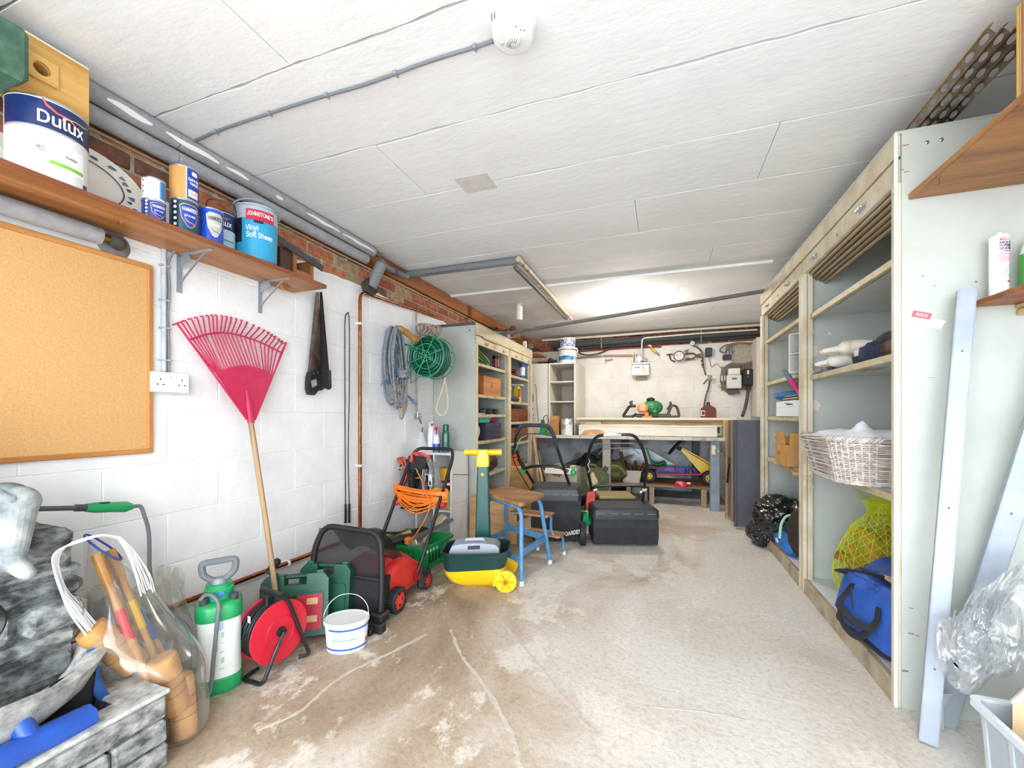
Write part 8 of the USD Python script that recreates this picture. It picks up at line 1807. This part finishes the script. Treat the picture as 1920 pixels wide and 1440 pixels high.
# basket
BC = V3(3.03, 2.56, .8025); bw, bd, bh = .245, .335, .205
t = thing('wicker_basket', 'big whitewashed wicker basket lined with white cloth, jutting from the shelf', 'basket', BC)
def bo(k, z, n=64): 
    r = rrect(2 * bw * k, 2 * bd * k, .16 * k, 15); return np.column_stack([r, np.full(len(r), z)])
wick = [M('ddd5cd', .8, col2='beb2a8', vs=30), M('e6dfd8', .8, col2='c9bdb2', vs=30), M('cdc3ba', .8, col2='ada094', vs=30)]
kz = lambda z: .80 + .20 * z / bh
part(t, 'liner', rings([bo(kz(z) * .965, z) for z in np.linspace(.004, bh - .01, 5)] + [bo(kz(z) * .95, z) for z in np.linspace(bh - .01, .01, 4)]), M('7d7064', .9), smooth=40)
NS = 40
base_o = lambda z: bo(kz(z), z)
def at_s(z, s):
    o = base_o(z); L_ = len(o); i = s * L_; a = int(i) % L_; f_ = i - int(i); return o[a] * (1 - f_) + o[(a + 1) % L_] * f_
for k in range(NS):
    part(t, 'stake', tube([at_s(z, (k + .5) / NS) for z in np.linspace(0, bh, 5)], .0042, 5), wick[1])
for r in range(21):
    z = .008 + (bh - .016) * r / 20
    pts = []
    for i in range(NS * 3):
        s = i / (NS * 3); p_ = at_s(z, s); o = unit(p_ * [1, 1, 0])
        pts.append(p_ + o * .0062 * math.cos(math.pi * (s * NS - .5) + math.pi * (r % 2)) + V3(0, 0, .0012 * math.sin(i * 1.7 + r)))
    part(t, 'weaver', tube(pts, .0046, 5, closed=True), wick[r % 3], smooth=60)
for j in range(3):
    pts = []
    for i in range(160):
        s = i / 160; p_ = at_s(bh, s); o = unit(p_ * [1, 1, 0]); a = s * 2 * math.pi * 22 + j * 2.094
        pts.append(p_ + o * .009 * math.cos(a) + V3(0, 0, .004 + .009 * math.sin(a)))
    part(t, 'rim_braid', tube(pts, .0065, 6, closed=True), wick[j], smooth=60)
for j in range(2):
    part(t, 'foot_braid', tube([at_s(0, i / 90) * [1.01, 1.01, 1] + V3(0, 0, .006 + .004 * math.sin(i * 1.1 + j * 3)) for i in range(90)], .006, 5, closed=True), wick[j], smooth=60)
t = thing('white_cloth', 'white cloth heaped inside the wicker basket', 'cloth', BC + V3(0, 0, bh - .05))
gx, gy = np.meshgrid(np.linspace(-1, 1, 26), np.linspace(-1, 1, 34), indexing='ij')
hgt = .055 + .05 * meshkit.fbm(np.stack([gx * 2.2 + 5, gy * 2.6, gx * 0], -1), 4, 12) - .07 * np.clip(np.maximum(abs(gx), abs(gy)) - .75, 0, 1) * 2 + .05 * np.exp(-((gx + .45) ** 2 + (gy + .5) ** 2) * 60)
part(t, 'cloth', sheet(np.stack([gx * bw * .86, gy * bd * .88, hgt], -1), .003), M('eef1f6', .9), smooth=60)
# yellow net of kindling
NCt = V3(3.17, 2.82, .0915)
t = thing('kindling_net', 'bright yellow mesh net of split kindling at the bottom of the cabinet', 'net bag', NCt)
prof = [(.0, .10), (.03, .18), (.12, .215), (.22, .21), (.32, .175), (.42, .12), (.47, .07), (.52, .05), (.56, .06)]
aa = np.linspace(0, 2 * math.pi, 40, endpoint=False)
rows = [np.stack([r * .95 * np.cos(aa) * (1 + .07 * np.sin(3 * aa + z * 9)), r * 1.12 * np.sin(aa) * (1 + .06 * np.sin(4 * aa + z * 7)), np.full(40, z)], 1) for r, z in [(b_, a_) for a_, b_ in prof]]
fine = np.stack([spl(np.array(rows)[:, j], 4) for j in range(40)], 1)
net = usdkit.material(stage, '/World/Looks/yellow_net', {'t': ('transparent_bsdf', {}), 'p': ('principled_bsdf', {'base_color': lin('e4ee10'), 'roughness': .5}), 'tr': ('translucent_bsdf', {'color': lin('e0ec18')}), 'a': ('mix_closure', {'fac': .25}), 'm': ('mix_closure', {'fac': .22})},
    [('p.BSDF', 'a.closure1'), ('tr.BSDF', 'a.closure2'), ('t.BSDF', 'm.closure1'), ('a.closure', 'm.closure2')], surface='m.closure')
part(t, 'net', rough(rings(fine, cap1=False), .008, 14), net, smooth=60)
cords = []
for j in range(0, 40, 2):
    cords.append(tube(fine[:, j] * [1.012, 1.012, 1], .0013, 4)); cords.append(tube([fine[i, (j + i) % 40] * [1.012, 1.012, 1] for i in range(len(fine))], .0013, 4)); cords.append(tube([fine[i, (j - i) % 40] * [1.012, 1.012, 1] for i in range(len(fine))], .0013, 4))
part(t, 'mesh_cord', cords, M('d3de1c', .5), kind='stuff')
part(t, 'drawstring', tube(spl([(.05, .0, .47), (.0, -.05, .49), (-.05, .0, .475), (-.08, -.06, .40), (-.06, .06, .38)], 5), .004, 6), M('2c2e2a', .6))
part(t, 'gathered_top', [sheet(np.array([[V3((.05 + .05 * v) * math.cos(u * 5.2 + .4) , (.05 + .06 * v) * math.sin(u * 5.2 + .4), .50 + .09 * v + .025 * math.sin(u * 19)) for u in np.linspace(0, 1, 30)] for v in np.linspace(0, 1, 6)]), .002)], net, smooth=60)
lg = thing('kindling_bundle', 'split orange-brown logs seen through the yellow net', 'kindling', NCt + V3(0, 0, .01))
for k in range(24):
    a, r_k = q.uniform(0, 6.28), q.uniform(.05, .125)
    c = V3(r_k * math.cos(a), r_k * 1.1 * math.sin(a), q.uniform(.05, .44)); d_k = unit(q.normal(size=3) * [1, 1, .6]); s_k = .09
    part(lg, 'log', rough(dens(beam(c - d_k * s_k, c + d_k * s_k, .055, .045, b=.006), .05), .003, 20, k), wood('c48a4a', '9a6030', 'x') if k % 3 else wood('a86a38', '7c4a24', 'z'))
# blue holdall
HB = V3(3.045, 2.36, .0915)
t = thing('blue_holdall', 'bright blue zipped holdall with black handles in front of the kindling', 'bag', HB, math.radians(8))
bh_m, bh_d = M('2f62c0', .6, col2='2856ad', vs=8, bump=.0008, bs=200), M('244c98', .6)
blk = M('22252e', .7)
so = lambda w, d: rrect(w, d, min(w, d) * .3, 6)
part(t, 'body', rough(dens(loft([(so(.27, .44), 0), (so(.30, .47), .03), (so(.30, .46), .14), (so(.26, .42), .22), (so(.17, .36), .275)]), .06), .010, 8, 5), bh_m, smooth=50)
part(t, 'open_flap', sheet(np.array([[V3(-.02 + .16 * v, -.20 + .40 * u_, .27 + .06 * math.sin(v * 2.4) + .025 * math.sin(u_ * 6)) for u_ in np.linspace(0, 1, 12)] for v in np.linspace(0, 1, 8)]), .012), bh_d, smooth=60)
part(t, 'side_panel', sheet(np.array([[V3(-.152 + .05 * v + .012 * math.sin(u_ * 8), -.05 + .26 * u_, .06 + .20 * v) for u_ in np.linspace(0, 1, 10)] for v in np.linspace(0, 1, 6)]), .010), bh_m, smooth=60)
part(t, 'zip_edge', tube(spl([(-.05, -.16, .262), (-.06, 0, .285), (-.05, .17, .27)], 6), .007, 6), blk)
part(t, 'contents', rough(dens(ball((-.02, -.02, .262), .06, 3, (.5, 2.2, .5)), .02), .010, 25), M('d8d0c8', .5, col2='4a3a3a', vs=30))
for s in (0, 1):
    hb = [(-.12 - .02 * s, -.12, .20), (-.165, -.13, .12), (-.19 - .01 * s, -.07, .045 + .06 * s), (-.195, .04, .05 + .06 * s), (-.175, .10, .13), (-.12, .09, .225)]
    part(t, 'handle_strap', tube(spl(hb, 7), .017, 8, flat=.3), blk, smooth=50)
part(t, 'shoulder_strap', tube(spl([(-.05, .20, .25), (-.12, .19, .24), (-.17, .12, .27), (-.14, .04, .30), (-.06, -.02, .30)], 6), .018, 8, flat=.3), blk, smooth=50)
part(t, 'pocket_zip', beam((-.162, .02, .13), (-.155, .05, .22), .006, .006), blk)
part(t, 'base_trim', tube(np.column_stack([so(.302, .472), np.full(len(so(.302, .472)), .018)]), .010, 6, closed=True), blk)
t = thing('red_torch', 'black and red hand torch lying by the holdall at the cabinet edge', 'torch', (2.955, 2.085, .0925), math.radians(20))
part(t, 'barrel', tube([(-.03, -.05, .03), (0, .0, .05), (.03, .05, .10)], [.026, .03, .028], 14), BLACKP, smooth=50); part(t, 'red_body', tube([(.02, .02, .08), (.05, .06, .14), (.06, .07, .17)], [.032, .034, .03], 14), M('d0202c', .4), smooth=50); part(t, 'lens', cyl((-.032, -.053, .029), (-.036, -.06, .026), .02, n=14), M('5a6068', .2, coat=.5))
# ---- further right-hand cabinet
t = thing('white_organiser', 'small white pigeonhole organiser on the second shelf of the further cabinet', 'organiser', (3.08, 3.33, 1.4125))
for x in (-.105, 0.0, .10): part(t, 'divider', box(x, x + .006, -.115, .115, 0, .27, .001), mel)
for z in (0, .13, .264): part(t, 'board', box(-.105, .106, -.115, .115, z, z + .006, .001), mel)
part(t, 'back', box(-.105, .106, .11, .115, 0, .27), mel)
UsdGeom.Xformable(t.prim).ClearXformOpOrder(); t.prim.RemoveProperty('xformOp:translate'); x_ = UsdGeom.Xformable(t.prim); x_.AddTranslateOp().Set(Gf.Vec3d(3.03, 3.36, 1.4125)); x_.AddRotateZOp().Set(-50)
t = thing('pruning_saw', 'grey and pink handled tool leaning out over the blue cloth', 'hand tool', (2.93, 3.38, 1.15))
a, b = ay(1470, 694, 3.42), ay(1496, 732, 3.32)
part(t, 'grey_grip', tube([a, a * .6 + b * .4, a * .45 + b * .55], [.014, .018, .014], 12), M('6b7884', .45), world=True, smooth=50); part(t, 'pink_collar', tube([a * .5 + b * .5, b, b + (b - a) * .3], [.017, .015, .014], 12), M('d0307a', .4), world=True, smooth=50)
t = thing('blue_cloth', 'crumpled bright blue cloth over papers on the third shelf', 'cloth', (3.03, 3.78, 1.25)); part(t, 'cloth', rough(dens(ball((-.04, 0, .025), .1, 3, (1.0, 2.0, .35)), .03), .018, 12), M('2f78b8', .8, col2='245f98', vs=14), smooth=50)
t = thing('paper_bundle', 'brown and white papers on the white carton, third shelf', 'papers', (3.05, 3.55, 1.2355)); 
for k in range(4): part(t, 'sheet', rough(dens(box(-.13, .12, -.2, .22, .008 * k, .008 * k + .005), .08), .003, 8, k), M(('9a8468', 'd9d0c0', '3c3a3a', 'c8b89c')[k], .8))
t = thing('white_carton', 'white and buff carton lying on the third shelf of the further cabinet', 'carton', (3.03, 3.52, 1.1125)); part(t, 'box', box(-.12, .12, -.17, .33, 0, .115, .003), M('eceef0', .6)); part(t, 'buff_end', box(-.121, .121, .33, .332, .0, .114), M('d9b98c', .7)); part(t, 'lid_line', box(-.1206, -.12, -.17, .33, .068, .0695), M('9a9aa0', .6)); part(t, 'print', [beam((-.1205, -.12, .085), (-.1205, .1, .10), .001, .005, up=(0, 0, 1)), box(-.1206, -.12, -.1, .05, .082, .09)], M('3c4258', .6))
t = thing('cardboard_box', 'open brown cardboard box printed MAS on the fourth shelf', 'cardboard box', (2.99, 3.62, .7525)); cb = M('c8954f', .85, col2='b9853f', vs=8)
part(t, 'body', box(-.1, .12, -.17, .17, .0, .155, .002), cb); part(t, 'near_side', box(-.09, .12, -.172, -.17, .0, .155), M('b58c58', .85))
part(t, 'flap', [frm(box(-.11, .11, 0, .09, -.0015, .0015), (-.1, .0, .155), (0, -1, 0), unit((-.12, 0, 1))), frm(box(-.1, .1, 0, .09, -.0015, .0015), (.01, -.17, .155), (1, 0, 0), unit((0, -.25, 1))), frm(box(-.1, .1, 0, .08, -.0015, .0015), (.01, .17, .155), (1, 0, 0), unit((0, .9, .6)))], M('c2924f', .85))
part(t, 'lettering', frm(ctext('MAS', .032, .0006, width=.075), (-.1003, .06, .085), (0, -1, 0), (0, 0, 1)), M('8c7a30', .8), smooth=False); part(t, 'lettering', frm(cbox(0, 0, 0, .07, .004, .0006), (-.1003, .03, .03), (0, -1, 0), (0, 0, 1)), M('8c7a30', .8)); part(t, 'emblem', frm(cbox(0, 0, 0, .025, .022, .0006), (.0, -.1723, .07), (1, 0, 0), (0, 0, 1)), M('6e6e2c', .8))
t = thing('shelf_prop', 'split timber plank end jutting under the cardboard box', 'plank', (2.93, 3.4, .70)); part(t, 'board', beam((-.02, -.16, .032), (.03, .12, .035), .09, .022, b=.002), wood('c08a52', '98683a', 'y'))
# bin bags
binm = M('141518', .22, coat=.6, bump=.006, bs=14)
def binbag(label, c, r, s, seed, knot=True):
    t = thing('bin_bag', label, 'bin bag', c)
    v, f = ball((0, 0, 0), r, 5, s, .22, 5, seed)
    ridge = np.abs(meshkit.fbm(v * 16 + seed, 3, seed) - .5) * .07
    v = v * (1 - ridge[:, None] * 1.6)
    zmin = v[:, 2].min(); v[:, 2] = np.maximum(v[:, 2] - zmin, .0) * 1.0
    flat = v[:, 2] < .03; v[flat, 2] *= .2
    part(t, 'bag', (v, f), binm, smooth=35)
    if knot: part(t, 'knot', rough(dens(loft([(rrect(.05, .05, .02), -.01), (rrect(.03, .03, .012), .03), (rrect(.10, .06, .02), .10)]), .02), .010, 25), binm)
    if knot:
        pp = stage.GetPrimAtPath(t.path + '/knot'); UsdGeom.Xformable(pp).AddTranslateOp().Set(Gf.Vec3d(.02, -.02, v[:, 2].max() - .02))
    return t
binbag('larger black bin bag bulging beside the dark folded table', (2.975, 4.0, .10), .20, (1.0, 1.15, .9), 1, False)
binbag('small black bin bag on the floor beneath the larger one', (2.88, 4.14, .0), .13, (1.0, 1.3, .85), 2, False)
binbag('black bin bag tucked deep in the further cabinet', (3.16, 3.75, .0915), .2, (.85, 1.0, 1.1), 3, False)
t = thing('brown_sack', 'dark brown stuffed sack standing behind the blue bag', 'sack', (3.0, 3.50, .0915)); part(t, 'sack', rough(dens(ball((0, 0, .19), .11, 3, (.9, 1.0, 1.7)), .04), .014, 9), M('3a2c26', .6, col2='2a211c', vs=10), smooth=50); part(t, 'tie', tube(spl([(-.06, -.04, .36), (0, -.06, .40), (.05, 0, .38)], 4), .008, 6), M('6b5644', .7))
t = thing('blue_bag', 'small bright blue bag with pale green cord at the cabinet edge', 'bag', (2.965, 3.70, .09)); part(t, 'bag', rough(dens(box(-.08, .1, -.20, .17, .0, .135, .04), .04), .014, 10), M('2b72c4', .6, col2='2363b0', vs=9), smooth=50); part(t, 'white_logo', ball((-.085, .0, .07), .03, 2, (.15, 1.3, .6)), M('e3e8f0', .5)); part(t, 'green_cord', tube(spl([(-.08, -.06, .10), (-.06, -.02, .2), (-.02, .0, .26), (.02, -.05, .27), (.03, -.12, .2)], 6), .010, 8), M('a8d8b0', .5)); part(t, 'dark_pocket', rough(dens(box(-.02, .1, -.1, .1, .12, .2, .02), .04), .01, 12), M('26303e', .8))
t = thing('cream_string', 'short length of cream string knotted on the cabinet divider', 'string', ay(1517, 898, 3.1)); part(t, 'string', [tube(spl([ay(1508, 903, 3.08), ay(1515, 896, 3.07), ay(1520, 906, 3.06), ay(1526, 914, 3.05)], 4), .0035, 5), tube(spl([ay(1519, 890, 3.08), ay(1518, 898, 3.07), ay(1522, 900, 3.06)], 4), .0035, 5)], M('d9c7a0', .8), world=True)
# ---------------------------------------------------------------- bulb
bp = az(1174, 566, H)
t = thing('light_bulb', 'lit bare bulb in a white ceiling holder near the back wall', 'bulb', (bp[0], bp[1], H))
part(t, 'holder', lathe([(.001, 0), (.045, 0), (.045, -.012), (.022, -.02), (.019, -.06), (.001, -.06)][::-1], 24), WHITE)
glow = usdkit.material(stage, '/World/Looks/bulb_glow', {'e': ('emission', {'color': (1, .93, .82), 'strength': 40.0})}, [], surface='e.emission')
part(t, 'glass', lathe([(.001, -.125), (.018, -.122), (.028, -.105), (.029, -.092), (.022, -.075), (.014, -.058), (.001, -.058)], 24), glow, smooth=60)
lamp = UsdLux.SphereLight.Define(stage, t.path + '/lamp')
lamp.CreateRadiusAttr(.03); lamp.AddTranslateOp().Set(Gf.Vec3d(0, 0, -.17)); lamp.CreateIntensityAttr(BULB_POWER * 20); lamp.CreateColorAttr(Gf.Vec3f(1, .95, .88))
